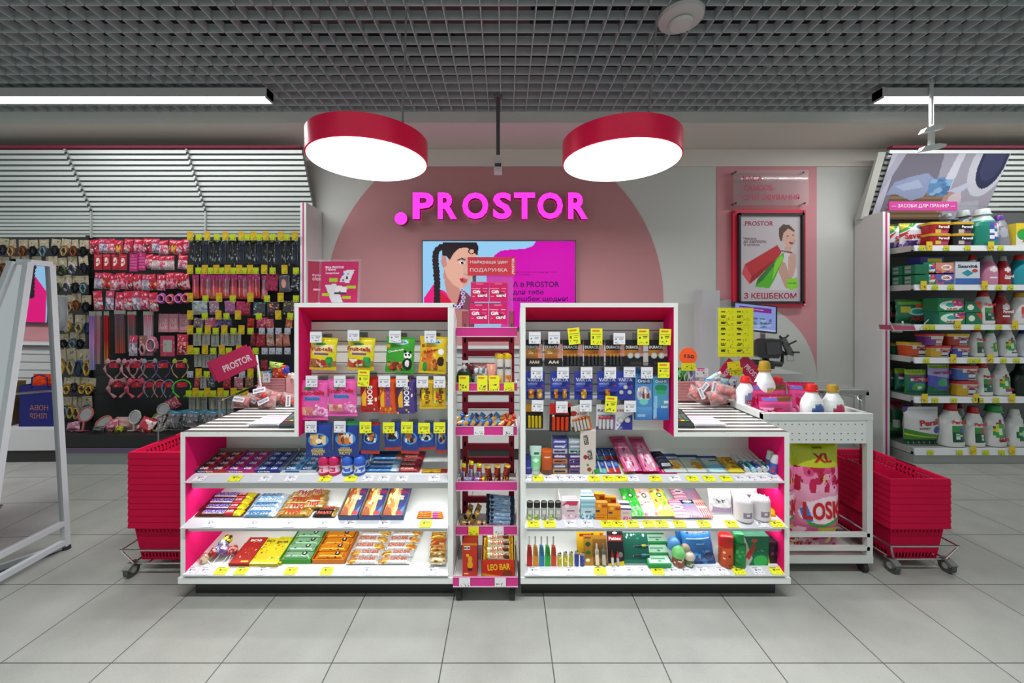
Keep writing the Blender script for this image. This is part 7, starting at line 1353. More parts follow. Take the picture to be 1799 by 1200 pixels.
for i, (px, py, c, t) in enumerate(((1233, 652, '#c8c8cc', '1=2+3'), (1290, 640, '#d0c018', ''), (1293, 650, '#c8c818', ''))):
    x, _, z = P(px, py+10, 2.25+.01*i); card(.075, .05, [('c', c), ('r', .1, .7, .75, .98, '#c01060') if t else ('r', .1, .8, .6, .9, '#c8a010'), ('n', .1, .1, .9, .6, ['#4a4a4a' if t else '#6a6a10'], 8, .05)], texts=((t, .42, .84, .6, .18, '#f0d0e0'),) if t else ()).build('price_tag_card', loc=(x, 2.25+.01*i, z), rot=(0, R((0, -6, 3)[i]), 0), label=('white price card with magenta top beside the orange round sign', 'upper yellow price card under the yellow price board', 'lower yellow price card under the yellow price board')[i], cat='price tag')
for i, (px, py, w, h, c, c2, rt) in enumerate(((1244, 680, .06, .06, '#2a88c8', '#5ab0e0', 8), (1256, 668, .09, .05, '#a8c0c8', '#d8e0e0', -30), (1268, 680, .07, .07, '#8ab0c0', '#c8d8dc', 10), (1262, 660, .07, .03, '#c8c8b8', '#e0dcc0', -35), (1286, 684, .05, .08, '#b0bcc4', '#5a1428', 4))):
    x, y, z = P(px, py+4, 2.3+.01*i); pouch(w, h, .02, [('c', c), ('n', 0, 0, 1, 1, [c2], 12, .10)], seed=120+i).build('wipes_packet', loc=(x, y, z), rot=(0, R(rt), 0), label='%s small packet behind the candy bags on the right counter, %s' % (('bright blue', 'grey blue', 'pale blue', 'cream', 'grey')[i], ORD[i]), cat='packet', smooth=True)
# leaflet stands on top of the left display
def frame_on_top(px0, px1, pt_, Y, lay_, tx, lab, rz=0):
    x0, x1 = (px0-VX)*Y/F, (px1-VX)*Y/F; z0 = 1.312; z1 = H+(VY-pt_)*Y/F; w, h = x1-x0, z1-z0
    e = empty('tabletop_frame', ((x0+x1)/2, Y, z0), lab, 'leaflet stand', None, (0, 0, R(rz)))
    s = MB(); s.sheet(w*.9, h*.95, lay_, 40, 44, lambda u, v: 0)
    for t_ in tx: T(s, w*.9, h*.95, t_, .001)
    s.build('print', e, rot=(R(-6), 0, 0), loc=(0, .0, .002)); MB().box(-w/2, w/2, .001, .003, 0, h, (.8,.8,.8), 'acryl').build('acrylic_frame', e, rot=(R(-6), 0, 0)); MB().box(-w/2, w/2, -.012, .02, 0, .002, (.8,.8,.8), 'acryl').build('foot', e)
frame_on_top(558, 631, 455, 1.735, [('c','#b81858'), ('p', [(.32,.0),(.12,.42),(.42,.46),(.62,.0)], '#c8c4c8'), ('p', [(.5,.5),(.62,.78),(.9,.8),(.76,.48)], '#d0c8d0'), ('p', [(.4,.28),(.42,.42),(.72,.38),(.7,.24)], '#d8d0d4'), ('p', [(.38,.20),(.70,.20),(.66,.26),(.38,.26)], '#2a2a30'), ('r', .22, .50, .46, .58, '#98b820'), ('r', .7, .33, .96, .41, '#98b820'), ('r', .04, .16, .26, .22, '#98b820'), ('r', .6, .08, .82, .16, '#98b820'), ('n', .55, .52, .8, .7, ['#5a3a9a','#2a2a40'], 5, .03)],
  (('Весь PROSTOR', .36, .86, .5, .06, '#f0d8e4'), ('у твоєму', .26, .79, .28, .055, '#f0d8e4'), ('смартфоні', .30, .71, .36, .055, '#f0d8e4')), 'magenta leaflet in a clear stand on top of the left display')
frame_on_top(541, 572, 455, 1.775, [('c','#8a1438'), ('r', .3, .3, .8, .33, '#c890a8')], (('Купуй', .55, .66, .6, .07, '#d8a8bc'), ('спок', .5, .57, .5, .07, '#d8a8bc')), 'dark red leaflet stand behind the magenta one on the left display', 25)
# ---------------- self checkout kiosk behind the right counter ----------------
Y = 3.25; e = empty('self_checkout', (P(1330, 650, Y)[0], Y, 0), 'white self checkout with tilted touch screen under the framed poster', 'self checkout'); ex = e.location.x
def KP(px, py, Y=Y): x, y, z = P(px, py, Y); return (x-ex, y-e.location.y, z)
a, b = KP(1255, 650), KP(1288, 508); MB().box(a[0], b[0], .2, .35, 0, b[2], (.52,.52,.54), 'board').build('side_column', e)
a, b = KP(1310, 655), KP(1404, 655); MB().box(a[0], b[0], -.05, .35, 0, a[2], (.55,.56,.55), 'board').build('cabinet', e)
a, b = KP(1286, 533, 3.1), KP(1364, 582, 3.1); w, h = b[0]-a[0], a[2]-b[2]
s = MB(); s.sheet(w*.92, h*.90, [('c','#7a88c0'), ('r', .1, .72, .9, .92, '#6a2a7a'), ('r', .12, .8, .7, .84, '#c08ac8'), ('n', .45, .1, .9, .5, ['#3a6a68','#8aa0b8','#4a5a80'], 22, .05), ('r', 0, 0, 1, .06, '#a8b0d8')], 50, 36, lambda u, v: .0, m='screen')
s.build('screen', e, loc=((a[0]+b[0])/2, a[1]-.012, b[2]+h*.05), rot=(R(-8), R(6), 0)); MB().box(-w/2, w/2, 0, .03, 0, h, (.02,.02,.025), 'plastic').build('screen_casing', e, loc=((a[0]+b[0])/2, a[1]-.010, b[2]), rot=(R(-8), R(6), 0))
MB().tube([KP(1340, 585, 3.2), KP(1340, 655, 3.3)], .02, (.4,.4,.4), 'metal', 10).build('screen_post', e)
a = KP(1345, 612, 3.05); m_ = MB()
m_.prism([(-.10, -.05), (-.09, .04), (-.02, .075), (.09, .075), (.10, -.03), (.07, -.075), (-.06, -.07)], -.05, .06, (.025,.025,.025), 'plastic').prism([(-.025, -.045), (-.03, .05), (.075, .055), (.08, -.04)], -.058, -.05, (.05,.05,.055), 'film').build('scanner', e, loc=a)
MB().tube([KP(1322, 636, 3.05), KP(1372, 640, 3.05)], .022, (.03,.03,.03), 'plastic', 10).tube([KP(1345, 625, 3.07), KP(1345, 655, 3.12)], .025, (.03,.03,.03), 'plastic', 10).box(*[v for v in (KP(1308,0)[0], KP(1332,0)[0])], -.2, -.1, KP(0, 642)[2], KP(0, 638)[2], (.03,.03,.03), 'plastic').build('scanner_arm', e)
m_ = MB(); a = KP(1383, 612, 3.05); m_.prism([(-.06, .09), (-.02, .09), (.05, -.04), (.04, -.06), (.0, -.05)], -.01, .01, (.12,.12,.12), 'metal')
for p0, p1 in (((-.05,.08),(-.07,.10)), ((-.02,.085),(-.0,.105)), ((.0,.03),(.06,.06)), ((.03,-.03),(.085,-.03)), ((-.04,.05),(-.05,.03))): m_.tube([(p0[0], -.01, p0[1]), (p1[0], -.015, p1[1])], .007, (.03,.03,.03), 'plastic', 8)
m_.tube([(0, .01, -.05), (-.03, .01, -.02), (-.035, .01, -.12)], .014, (.03,.03,.03), 'plastic', 8).tube([(.0, 0, -.05), (.0, 0, -.10), (.05, 0, -.10), (.05, 0, -.05)], .003, (.5,.5,.5), 'chrome', 6).build('phone_holder', e, loc=a)
# slatted metal bench behind the trolley
Y0, Y1 = 2.75, 3.10; x0 = (1430-VX)*Y0/F; x1 = (1527-VX)*Y0/F; zt_ = H+(VY-686)*Y0/F
e = empty('packing_bench', ((x0+x1)/2, Y0, 0), 'grey packing bench with slatted metal top behind the white trolley', 'bench')
w = x1-x0; m_ = MB().box(-w/2, w/2, 0, .02, zt_-.035, zt_, (.30,.31,.30), 'metal')
for i in range(8): m_.box(-w/2, w/2, .03+i*.043, .055+i*.043, zt_-.012, zt_-.002, (.45,.46,.45), 'metal')
m_.box(-w/2, -w/2+.02, 0, .36, zt_-.035, zt_-.012, (.3,.31,.3), 'metal').box(w/2-.02, w/2, 0, .36, zt_-.035, zt_-.012, (.3,.31,.3), 'metal').build('slatted_top', e)
for s in (-1, 1):
    for yy in (.01, .33): MB().box(s*(w/2-.03)-.012, s*(w/2-.03)+.012, yy, yy+.024, 0, zt_-.03, (.35,.36,.35), 'metal').build('leg', e)
# ---------------- accessories on the left wall shelving ----------------
NUM = ('one', 'two', 'three', 'four', 'five', 'six', 'seven', 'eight', 'nine', 'ten')
CNT = {}
def nth(k):
    n = CNT[k] = CNT.get(k, 0)+1
    return ORD[n-1] if n <= 20 else ('twenty first', 'twenty second', 'twenty third', 'twenty fourth', 'twenty fifth', 'twenty sixth')[n-21]+' from left'
def pegs(xs, yt, yb, kinds, Y, row, sec, name, cat, proto={}, wob=7):
    """items hanging from pegs: xs photo pixels of centres, yt..yb pixels; kinds: (key, description, maker, width_px[, bottom])"""
    for i, px in enumerate(xs):
        key, desc, mk, wp, *h_ = kinds[i % len(kinds)]; yb_ = h_[0] if h_ else yb
        w, h = wp*Y/F, (yb_-yt)*Y/F; x, y, z = P(px+rnd.rand()*3-1.5, yb_+rnd.rand()*3.5-1.5, Y+.006*(i % 3)); k = (key, round(w, 3), round(h, 3))
        lab = '%s, %s, row %s, %s' % (desc, nth((sec, row)), NUM[row-1], sec); grp = '%s row %s' % (sec, NUM[row-1]); rot = (0, R(rnd.rand()*2*wob-wob), 0)
        if k in proto: o = clone(proto[k], loc=(x, y, z), rot=rot, label=lab); o['group'] = grp
        else:
            parts = mk(w, h); o = parts[0].build(name, loc=(x, y, z), rot=rot, label=lab, cat=cat, group=grp, smooth=True); proto[k] = o
            for nm, p_ in parts[1:]: p_.build(nm, o, smooth=True)
        if i % 2 == 0:   # the wire the items hang on
            hl = 'thin wire hook, %s, hook row %s, %s' % (nth((sec, row, 'h')), NUM[row-1], sec); hk = ('hook', round(Y, 2))
            if hk in proto: o = clone(proto[hk], loc=(x, 3.62, z+h-.006), label=hl); o['group'] = 'wire hooks row %s, %s' % (NUM[row-1], sec)
            else: proto[hk] = MB().tube([(0, 0, 0), (0, -(3.62-Y), 0), (0, -(3.62-Y)-.01, .008)], .002, (.35,.35,.35), 'chrome', 4).build('display_hook', loc=(x, 3.62, z+h-.006), label=hl, cat='hook', group='wire hooks row %s, %s' % (NUM[row-1], sec))
def tie(c, c2, cardc='#a89c84'):
    def mk(w, h):
        m = card(w*.9, h*.52, [('c', cardc), ('n', .1, .3, .9, .8, ['#6a6050','#c8bea8'], 4, .08)], res=.7)
        for i, (x, y, z) in enumerate(m.v): m.v[i] = (x, y, z+h*.48)
        t = MB(); pts = [(w*.30*math.cos(a)+w*.05*math.cos(5*a), -.008, h*.34+h*.24*math.sin(a)) for a in [2*math.pi*q/14 for q in range(14)]]
        t.tube(pts, [w*.09*(1+.35*math.sin(3*q)) for q in range(14)], c, 'cloth', 6, True)
        u = MB(); u.tube([(x*.8+.004, -.018, z-.012) for x, y, z in pts], w*.055, c2, 'cloth', 5, True); return [m, ('hair_tie', t), ('second_tie', u)]
    return mk
TA = [('k', 'dark hair tie card', tie('#14141a', '#2a2a38'), 18), ('t', 'tan hair tie card', tie('#7a5a38', '#a88a60'), 18), ('o', 'brown hair tie card', tie('#4a2a18', '#8a4820'), 18), ('g', 'black hair tie card', tie('#0c0c10', '#181820'), 18), ('b', 'blue grey hair tie card', tie('#3a4a5a', '#6a8a8a'), 18)]
TP = [('p', 'pink hair tie card', tie('#b87078', '#c8a0a0'), 18), ('n', 'olive hair tie card', tie('#5a6a40', '#2a2a28'), 18), ('w', 'pale hair tie card', tie('#a8a8a8', '#4a4a58'), 18)]
TG = [('gold', 'gold hair clip card', tie('#8a6a28', '#b89848'), 20), ('sil', 'silver hair clip card', tie('#7a7a70', '#a89858'), 20), ('bl', 'blue hair clip card', tie('#2a5a78', '#1c2a50'), 20)]
A_ = 'far left wall section'
pegs([5, 23, 41, 59, 77, 95, 113, 131, 147], 420, 450, TA, 3.42, 1, A_, 'hair_tie', 'hair accessory')
pegs([6, 26, 46, 66, 86], 450, 480, TA[2:], 3.44, 2, A_, 'hair_tie', 'hair accessory'); pegs([95, 112, 130, 148], 451, 484, TP+TA[:1], 3.42, 2, A_, 'hair_tie', 'hair accessory')
pegs([103, 118, 133, 150], 484, 515, TP[1:]+TA[3:], 3.42, 3, A_, 'hair_tie', 'hair accessory')
pegs([108, 122, 136, 152], 517, 548, TA, 3.42, 4, A_, 'hair_tie', 'hair accessory'); pegs([122, 140, 156], 551, 584, TG, 3.42, 5, A_, 'hair_clip', 'hair accessory')
pegs([112, 128, 143], 585, 612, TA[3:], 3.42, 6, A_, 'hair_clip', 'hair accessory'); pegs([112, 127, 141, 156], 612, 660, TG, 3.40, 7, A_, 'hair_clip', 'hair accessory')
pegs([118, 132, 146, 157], 662, 690, TG[:1]+TA[:1]+TG[:1], 3.40, 8, A_, 'hair_clip', 'hair accessory'); pegs([114, 126, 138, 156], 697, 735, TA[4:]+TG+TA[:1], 3.42, 9, A_, 'hair_clip', 'hair accessory')
# pink section
def hb(c, c2, sd, hd='#b01838'):
    def mk(w, h): return [pouch(w, h, .03, [('c', c), ('n', 0, 0, 1, .62, c2, 22, .11), ('r', 0, .64, 1, 1, hd), ('n', .15, .7, .85, .92, ['#e0a0b0'], 4, .05), ('n', .1, .1, .9, .5, ['#d8d0d4'], 5, .05)], seed=sd, crimp=.05, res=.8)]
    return mk
HB = [('h1', 'red bag of hair clips', hb('#8a1428', ['#c83048','#e0a0a8','#6a0c20','#d87888'], 1), 17), ('h2', 'lilac bag of hair clips', hb('#8a8098', ['#b0a8b8','#6a5a78','#c8b8c8'], 2, '#a83050'), 15), ('h3', 'pink bag of hair clips', hb('#b86078', ['#d8a0b0','#c84868','#e8c0c8'], 3), 17),
      ('h4', 'red bag with a yellow clip', hb('#a01830', ['#c8a828','#c83048','#781020'], 4), 16), ('h5', 'red bag with a white clip', hb('#a81830', ['#a8b0b8','#c83048','#d87888'], 5), 16), ('h6', 'rose bag of hair ties', hb('#b83058', ['#d86888','#9a2040','#c888a0'], 6), 17)]
B_ = 'pink wall section'
pegs([166, 182, 196, 208, 225, 241, 257, 272, 287, 302, 317, 331], 420, 445, HB, 3.40, 1, B_, 'hair_clip_bag', 'hair accessory')
RC = [('r1', 'red card with white print', lambda w, h: [card(w, h, [('c','#a01428'), ('n', .25, .2, .75, .75, ['#d8b0b0','#e8d0c8'], 9, .10), ('r', .1, .84, .9, .9, '#c86070')], res=.8)], 14), ('m1', 'magenta card of hair pins', lambda w, h: [card(w, h, [('c','#a82068'), ('h', .1, .1, .9, .8, 6, '#c05088'), ('n', 0, 0, 1, 1, ['#d888a8'], 5, .04)], res=.8)], 14)]
pegs([172, 188, 202, 217], 446, 474, RC[:1], 3.40, 2, B_, 'hair_pin_card', 'hair accessory', wob=1); pegs([235, 249], 444, 475, RC[1:], 3.38, 2, B_, 'hair_pin_card', 'hair accessory', wob=1)
pegs([262, 274, 286, 299, 321], 447, 472, [HB[2], ('h7', 'white fluffy bag of hair clips', hb('#b0a0a0', ['#d8d0cc','#c8a0a8'], 7), 17)], 3.40, 2, B_, 'hair_clip_bag', 'hair accessory')
pegs([172, 186, 200, 214, 228, 244, 257, 268, 283, 300, 314, 328], 480, 508, [HB[1], HB[3], HB[2], HB[5], HB[0], HB[4]], 3.38, 3, B_, 'hair_clip_bag', 'hair accessory')
pegs([173, 192, 211, 226, 240, 254, 270], 512, 545, [HB[4], HB[1], HB[5]], 3.38, 4, B_, 'hair_clip_bag', 'hair accessory')
def donut(c, c2):
    def mk(w, h):
        t = MB(); n = 14
        t.tube([(w*.34*math.cos(2*math.pi*q/n), 0, h*.5+h*.32*math.sin(2*math.pi*q/n)) for q in range(n)], [w*.15*(1+.2*math.sin(5*q)) for q in range(n)], c, 'cloth', 8, True)
        u = MB(); u.tube([(w*.34*math.cos(2*math.pi*q/n), -.02, h*.5+h*.3*math.sin(2*math.pi*q/n)) for q in range(0, n)], w*.05, c2, 'cloth', 5, True); return [t, ('ribbon', u)]
    return mk
pegs([285, 301, 317, 328], 514, 536, [('d1', 'violet pink scrunchie', donut('#a04890', '#d090c0'), 17), ('d2', 'coral pink scrunchie', donut('#b84858', '#d890a0'), 17)], 3.36, 4, B_, 'scrunchie', 'hair accessory')
def strands(c1, c2, c3):
    def mk(w, h):
        m = card(w, h*.10, [('c','#8a8a80')], res=.7)
        for i, (x, y, z) in enumerate(m.v): m.v[i] = (x, y, z+h*.9)
        s = MB(); s.sheet(w*.9, h*.92, [('g', 0, 0, 1, .5, c3, c2), ('g', 0, .5, 1, 1, c2, c1), ('s', 0, 0, 1, 1, 5, tuple(v*.6 for v in lin(c2)))], 10, 34, lambda u, v: .004+.002*math.sin(20*u), lambda u, v: .004, 'cloth'); return [m, ('hair_strands', s)]
    return mk
ST_ = [('s1', 'violet to blue hair extension', strands('#6a2aa8', '#b88ac0', '#4a88a8'), 11, 650), ('s2', 'pink and grey hair extension', strands('#788078', '#a86078', '#88908c'), 13, 640), ('s3', 'red yellow braid', strands('#a81428', '#a82020', '#a89a38'), 9, 640),
       ('s4', 'multicoloured hair extension', strands('#5a4868', '#6a4a48', '#b84028'), 20, 622), ('s5', 'grey braid with bow', strands('#a82038', '#5a5a5a', '#8a7a9a'), 16, 618), ('s6', 'white ribbon hair tie', strands('#b02040', '#b8a0b0', '#905868'), 18, 625)]
pegs([161, 173, 187, 211, 233, 262], 547, 640, ST_, 3.38, 5, B_, 'hair_extension', 'hair accessory', wob=1)
pegs([288, 305, 322], 552, 584, [('px', 'pink boxed hair accessory', lambda w, h: [carton(w, h, .03, [('c','#b87888'), ('r', .1, .15, .9, .75, '#c8949c'), ('n', .2, .2, .8, .7, ['#d8a8b0','#a85870'], 9, .08)], res=.8)], 17)], 3.42, 5, B_, 'hair_accessory_box', 'hair accessory', wob=2)
pegs([235, 252, 267, 295, 321], 588, 624, [HB[1], ('q1', 'brown card with a clip', tie('#c8a0a0', '#b07078', '#8a5a50'), 15), ('q2', 'pink bow hair tie', donut('#b06078', '#c8b0b8'), 22), ('q3', 'magenta card with white panel', lambda w, h: [card(w, h, [('c','#a83050'), ('r', .2, .2, .8, .8, '#98a098'), ('n', 0, 0, 1, 1, ['#c85878'], 10, .05)], res=.8)], 25), ('q4', 'red bead bag', hb('#a81424', ['#d84858','#e8a0a0','#801018'], 9, '#a82038'), 20)], 3.38, 6, B_, 'hair_accessory_card', 'hair accessory', wob=2)
# headbands: rows of loops seen open end down
def headband(px, py, wp, hp, c, top=None, fluffy=False, lab='', r=.006):
    Y = 3.36; w, h = wp*Y/F/2, hp*Y/F; x, y, z = P(px, py, Y); n = 15
    e = empty('headband', (x, y, z), lab, 'headband', 'headbands on the pink section'); e.rotation_euler = (0, 0, R(18))
    t = MB(); pts = [(w*math.cos(a)*(1 if a > 0 else 1), .012*math.sin(a), -h*.45+h*.45*math.sin(a)) for a in [math.pi*q/(n-1) for q in range(n)]]
    pts = [(w*.25, 0, -h)]+[(w*.75, 0, -h*.75)]+pts+[(-w*.75, 0, -h*.75), (-w*.25, 0, -h)]
    t.tube(pts, [r*(1+(.5*math.sin(4*q) if fluffy else 0)) for q in range(len(pts))], c, 'cloth' if fluffy else 'plastic', 8).build('band', e, smooth=True)
    if top:
        for s in (-1, 1):
            k = MB(); k.vessel([(-.004, .003, .003), (.0, .016, .008), (.02, .018, .009), (.035, .008, .005), (.04, .001, .001)], col=top, m='cloth', seg=10, cx0=0); k.build('ornament', e, loc=(s*w*.62, 0, -h*.12), smooth=True)
    c_ = MB(); c_.sheet(w*1.1, .045, [('c','#a81830'), ('n', 0, 0, 1, 1, ['#d86878'], 4, .08)], 8, 6, lambda u, v: .002, lambda u, v: .002); c_.build('header_card', e, loc=(0, .01, -h*.42))
for i, (px, c, top, fl, d) in enumerate(((199, '#a87880', '#b88898', True, 'dusty pink fluffy headband'), (228, '#b88890', '#b87890', True, 'pale pink headband with bow'), (240, '#a87880', '#a86880', True, 'dusty pink headband with curls'), (263, '#788088', '#808890', False, 'grey headband with pompoms'), (286, '#5a3a80', None, False, 'violet beaded headband'), (316, '#a8885a', '#8a9a40', False, 'gold headband with stars'))):
    headband(px, 634, 24, 30, c, top, fl, d+', upper headband row', .007 if fl else .0045)
for i, (px, c, top, fl, d) in enumerate(((207, '#a87078', '#a88080', True, 'wide pink plush headband'), (239, '#b04860', '#b85068', True, 'wide rose plush headband'), (263, '#6a7890', None, False, 'slim blue grey headband'), (280, '#b07860', None, False, 'slim peach headband'), (295, '#5a80a0', None, False, 'slim blue headband'), (319, '#3cae18', None, False, 'bright green headband'))):
    headband(px, 668, 27 if fl or i == 5 else 18, 30, c, top, fl, d+', lower headband row', .012 if fl else .006 if i == 5 else .004)
# lying pile on the black base shelf
def zsh(px, Y=3.30): return ((px-VX)*Y/F, Y, .2445)
def hand_mirror(px, py, rp, c, lab, tilt=15, inner=(.35,.33,.35), sp=1.0, rz=0):
    Y = 3.32; x, _, z = P(px, py, Y); r = rp*Y/F; e = empty('cosmetic_mirror', (x, Y, z), lab, 'mirror', 'small mirrors on the base shelf', (R(-tilt), 0, R(rz)))
    n = 24; MB().tube([(r*math.cos(2*math.pi*q/n)*sp, 0, r*math.sin(2*math.pi*q/n)) for q in range(n)], .008, c, 'plastic', 8, True).build('rim', e, smooth=True)
    MB().prism([(r*math.cos(2*math.pi*q/n)*sp*.98, r*math.sin(2*math.pi*q/n)*.98) for q in range(n)], -.001, .003, inner, 'mirror').build('mirror_glass', e)
    MB().tube([(0, .0, -r), (0, .01, -(z-.247)/math.cos(R(tilt)))], .008, c, 'plastic', 8).box(-.03, .03, -.02, .03, -(z-.247)-.002, -(z-.247)+.004, c, 'plastic').build('stand', e)
hand_mirror(151, 728, 12, '#a85a58', 'round pink standing mirror at the left end of the base shelf'); hand_mirror(237, 733, 11, '#a8a8a0', 'grey oval mirror in the middle of the base shelf', 10, sp=.85)
hand_mirror(282, 741, 17, '#7a8a20', 'large round mirror with yellow green rim and pink triangle', 20, (.5,.35,.4)); hand_mirror(182, 743, 12, '#a85a48', 'orange pink mirror lying among the pouches', 35); hand_mirror(287, 719, 9, '#8a8a88', 'small square grey mirror behind the large round one', 10, sp=1.1)
for i, (px, w, h, c, c2, rt, d) in enumerate(((172, .10, .05, '#3a3a3a', '#6a6a68', 0, 'dark flat comb packet'), (197, .13, .10, '#a85868', '#d898a0', -25, 'shiny pink cosmetic pouch'), (217, .20, .11, '#b09a90', '#c86a70', 0, 'wide cream and pink pouch'), (250, .13, .12, '#b02838', '#d8c8c8', 20, 'red floral pouch'), (255, .11, .09, '#2a4a90', '#a8b0d8', -8, 'blue pouch with white flower'),
     (244, .12, .05, '#b06880', '#d8a8b8', 4, 'small pink pouch in front'), (208, .06, .05, '#a8b020', '#4a5a10', 0, 'small yellow green pouch'), (128, .12, .08, '#a06078', '#c8a0b0', -12, 'glittery pink pouch'))):
    x, y, z = zsh(px, 3.27+.03*(i % 3)); pouch(w, h, .05, [('c', c), ('n', 0, 0, 1, 1, [c2], 12, .10)], seed=140+i).build('cosmetic_pouch', loc=(x, y, z), rot=(R(-20), R(rt), 0), label=d+' on the black base shelf', cat='pouch', smooth=True)
x, y, z = P(308, 712, 3.40); pouch(.13, .10, .06, [('c','#903848'), ('n', 0, 0, 1, 1, ['#c87888','#d8a0b0','#701c30'], 26, .08)], seed=150).build('cosmetic_pouch', loc=(x, y, z-.03), rot=(0, R(-28), 0), label='pink sequin pouch hanging right above the base shelf', cat='pouch', smooth=True)
x, y, z = P(120, 618, 3.30)
e = empty('clear_bag', (x, y, z), 'clear plastic cosmetic bag hanging beside the tall mirror', 'bag'); b = MB(); b.sheet(.17, .30, [('c','#c8c8cc')], 12, 18, lambda u, v: .03*math.sin(math.pi*u)*math.sin(math.pi*v)+.002, lambda u, v: .03*math.sin(math.pi*u)*math.sin(math.pi*v)+.001, 'bag'); b.build('clear_film', e, loc=(-.09, 0, .18), smooth=True)
n = 22; MB().tube([(-.09+.085*math.cos(2*math.pi*q/n), 0, .33+.15*math.sin(2*math.pi*q/n)) for q in range(n)], .003, (.4,.4,.42), 'plastic', 6, True).build('zip_edge', e)
# yellow-tagged section
C_ = 'yellow-tagged wall section'; TG_ = {}
def tagrow(xs, yt, row, pat='tl', sub_=C_):
    for i, px in enumerate(xs):
        k = pat[i % len(pat)]; Y = 3.345
        h = {'t': .078, 'l': .056, 'w': .056}[k]; x, y, z = P(px, yt, Y); z -= .056
        key = k; desc = {'t': 'tall orange and yellow', 'l': 'yellow green', 'w': 'white'}[k]
        lab = '%s price tag, %s, tag row %s, %s' % (desc, nth((sub_, row, 't')), NUM[row-1], sub_)
        if key in TG_: o = clone(TG_[key], loc=(x, y, z), rot=(0, R(rnd.rand()*4-2), 0), label=lab); o['group'] = 'price tags row %s' % NUM[row-1]; continue
        e = TG_[key] = empty('peg_price_tag', (x, y, z), lab, 'price tag', 'price tags row %s' % NUM[row-1])
        c, d = {'t': ('#b8a808', '#8a5a08'), 'l': ('#a8b810', '#5a6808'), 'w': ('#a0a4b0', '#4a4a58')}[k]
        card(.052, h, [('c', c), ('n', .1, .08, .9, .45, [d], 7, .07)]+([('r', .05, .62, .95, .95, '#c09008')] if k == 't' else []), res=.7).build('tag_card', e)
        MB().tube([(0, .002, .03), (0, .275, .03)], .002, (.4,.4,.4), 'chrome', 4).build('wire', e)
tagrow([334, 349, 364, 381, 396, 409, 424, 435, 445, 455, 467, 479, 493, 504, 518], 411, 1, 'tl')
tagrow([334, 349, 360, 369, 380, 389, 400, 410, 420, 430, 439, 449, 464, 479, 500, 520], 470, 2, 'tl'); tagrow([334, 361, 385, 409, 440, 469, 493, 520], 519, 3, 'tl'); tagrow([334, 360, 384, 398, 418, 455, 489, 510], 550, 4, 'tl')
tagrow([334, 350, 365, 379, 394, 410, 424, 440], 576, 5, 'tl'); tagrow([460, 475, 489, 505], 576, 5, 'w', C_); tagrow([334, 345, 360, 375, 390, 402, 420, 449], 611, 6, 'tl'); tagrow([465, 478, 490, 505], 611, 6, 'w')
tagrow([334, 349, 363, 425, 440, 457], 652, 7, 'wtl'); tagrow([332, 343, 353, 364, 375, 387, 397, 410, 420, 431], 686, 8, 'lt')
def pk(c, cs, sd, m='film'): return lambda w, h: [pouch(w, h, .018, [('c', c), ('n', 0, 0, 1, 1, cs, 16, .08, .6)], seed=sd, crimp=.03, res=.8, m=m)]
pegs([339+q*10.6 for q in range(18)], 421, 468, [('b1', 'black comb packet', pk('#121418', ['#2a2e36','#6a7078','#08080a'], 11), 11.5), ('b2', 'black brush packet', pk('#0e1014', ['#9098a0','#1c2028'], 12), 11.5), ('b3', 'navy comb packet', pk('#141a2c', ['#3a4458','#0a0c14'], 13), 11.5)], 3.40, 1, C_, 'comb_packet', 'comb', wob=2)
pk1 = lambda c1, c2, c3: (lambda w, h: [pouch(w, h, .018, [('g', 0, 0, 1, .4, c3, c2), ('g', 0, .4, 1, 1, c2, c1), ('r', .42, .1, .55, .8, '#d0a098'), ('n', 0, .8, 1, 1, ['#5a1850','#a83868'], 5, .08)], seed=14, crimp=.03, res=.8)])
pegs([345+q*10.8 for q in range(12)], 482, 524, [('c1', 'pink to orange file packet', pk1('#98205a', '#b83048', '#c8683a'), 11.5), ('c2', 'red file packet', pk1('#8a2068', '#a82838', '#a83828'), 11.5), ('c3', 'plum and silver file packet', pk1('#802060', '#a87080', '#b84838'), 11.5)], 3.40, 2, C_, 'nail_file_packet', 'nail file', wob=2)
pegs([478, 501, 519], 482, 512, [('e1', 'magenta puff packet', pk('#981848', ['#c83868','#5a1030','#3a2030'], 15), 22), ('e2', 'grey packet with pink heart', lambda w, h: [pouch(w, h, .02, [('c','#4a4c54'), ('e', .5, .5, .22, .26, '#c88a80')], seed=16, crimp=.03)], 20), ('e3', 'black net packet', pk('#181a20', ['#6a6e78','#a0a4a8'], 17), 17)], 3.38, 2, C_, 'cosmetic_packet', 'cosmetics', wob=4)
pegs([350, 378, 404, 422, 432, 455, 480, 502, 514], 529, 553, [('f1', 'white boxed kit', pk('#a0a8a8', ['#5878a0','#d0d4d4'], 18), 28), ('f2', 'lilac pen packet', pk('#8a6a80', ['#c8b0c0','#5a3a50'], 19), 18), ('f3', 'violet blister', pk('#8a5a88', ['#c0a0b8','#b83050'], 20), 19), ('f4', 'magenta packet', pk('#98204a', ['#b84070'], 21), 16), ('f5', 'maroon packet', pk('#801830', ['#a84860'], 22), 14),
     ('f6', 'packet of green and blue sponges', pk('#3a3c48', ['#2a8a68','#4a70a8','#a890b0','#c8c8d0'], 23), 22), ('f7', 'packet of coral sponges', pk('#3a3038', ['#c85a50','#d88858','#a84868'], 24), 22), ('f8', 'packet of beige sponges', pk('#3a3838', ['#b8a078','#98886a'], 25), 14), ('f9', 'packet of tan sponges', pk('#4a4440', ['#a88a60'], 26), 12)], 3.40, 3, C_, 'cosmetic_packet', 'cosmetics')
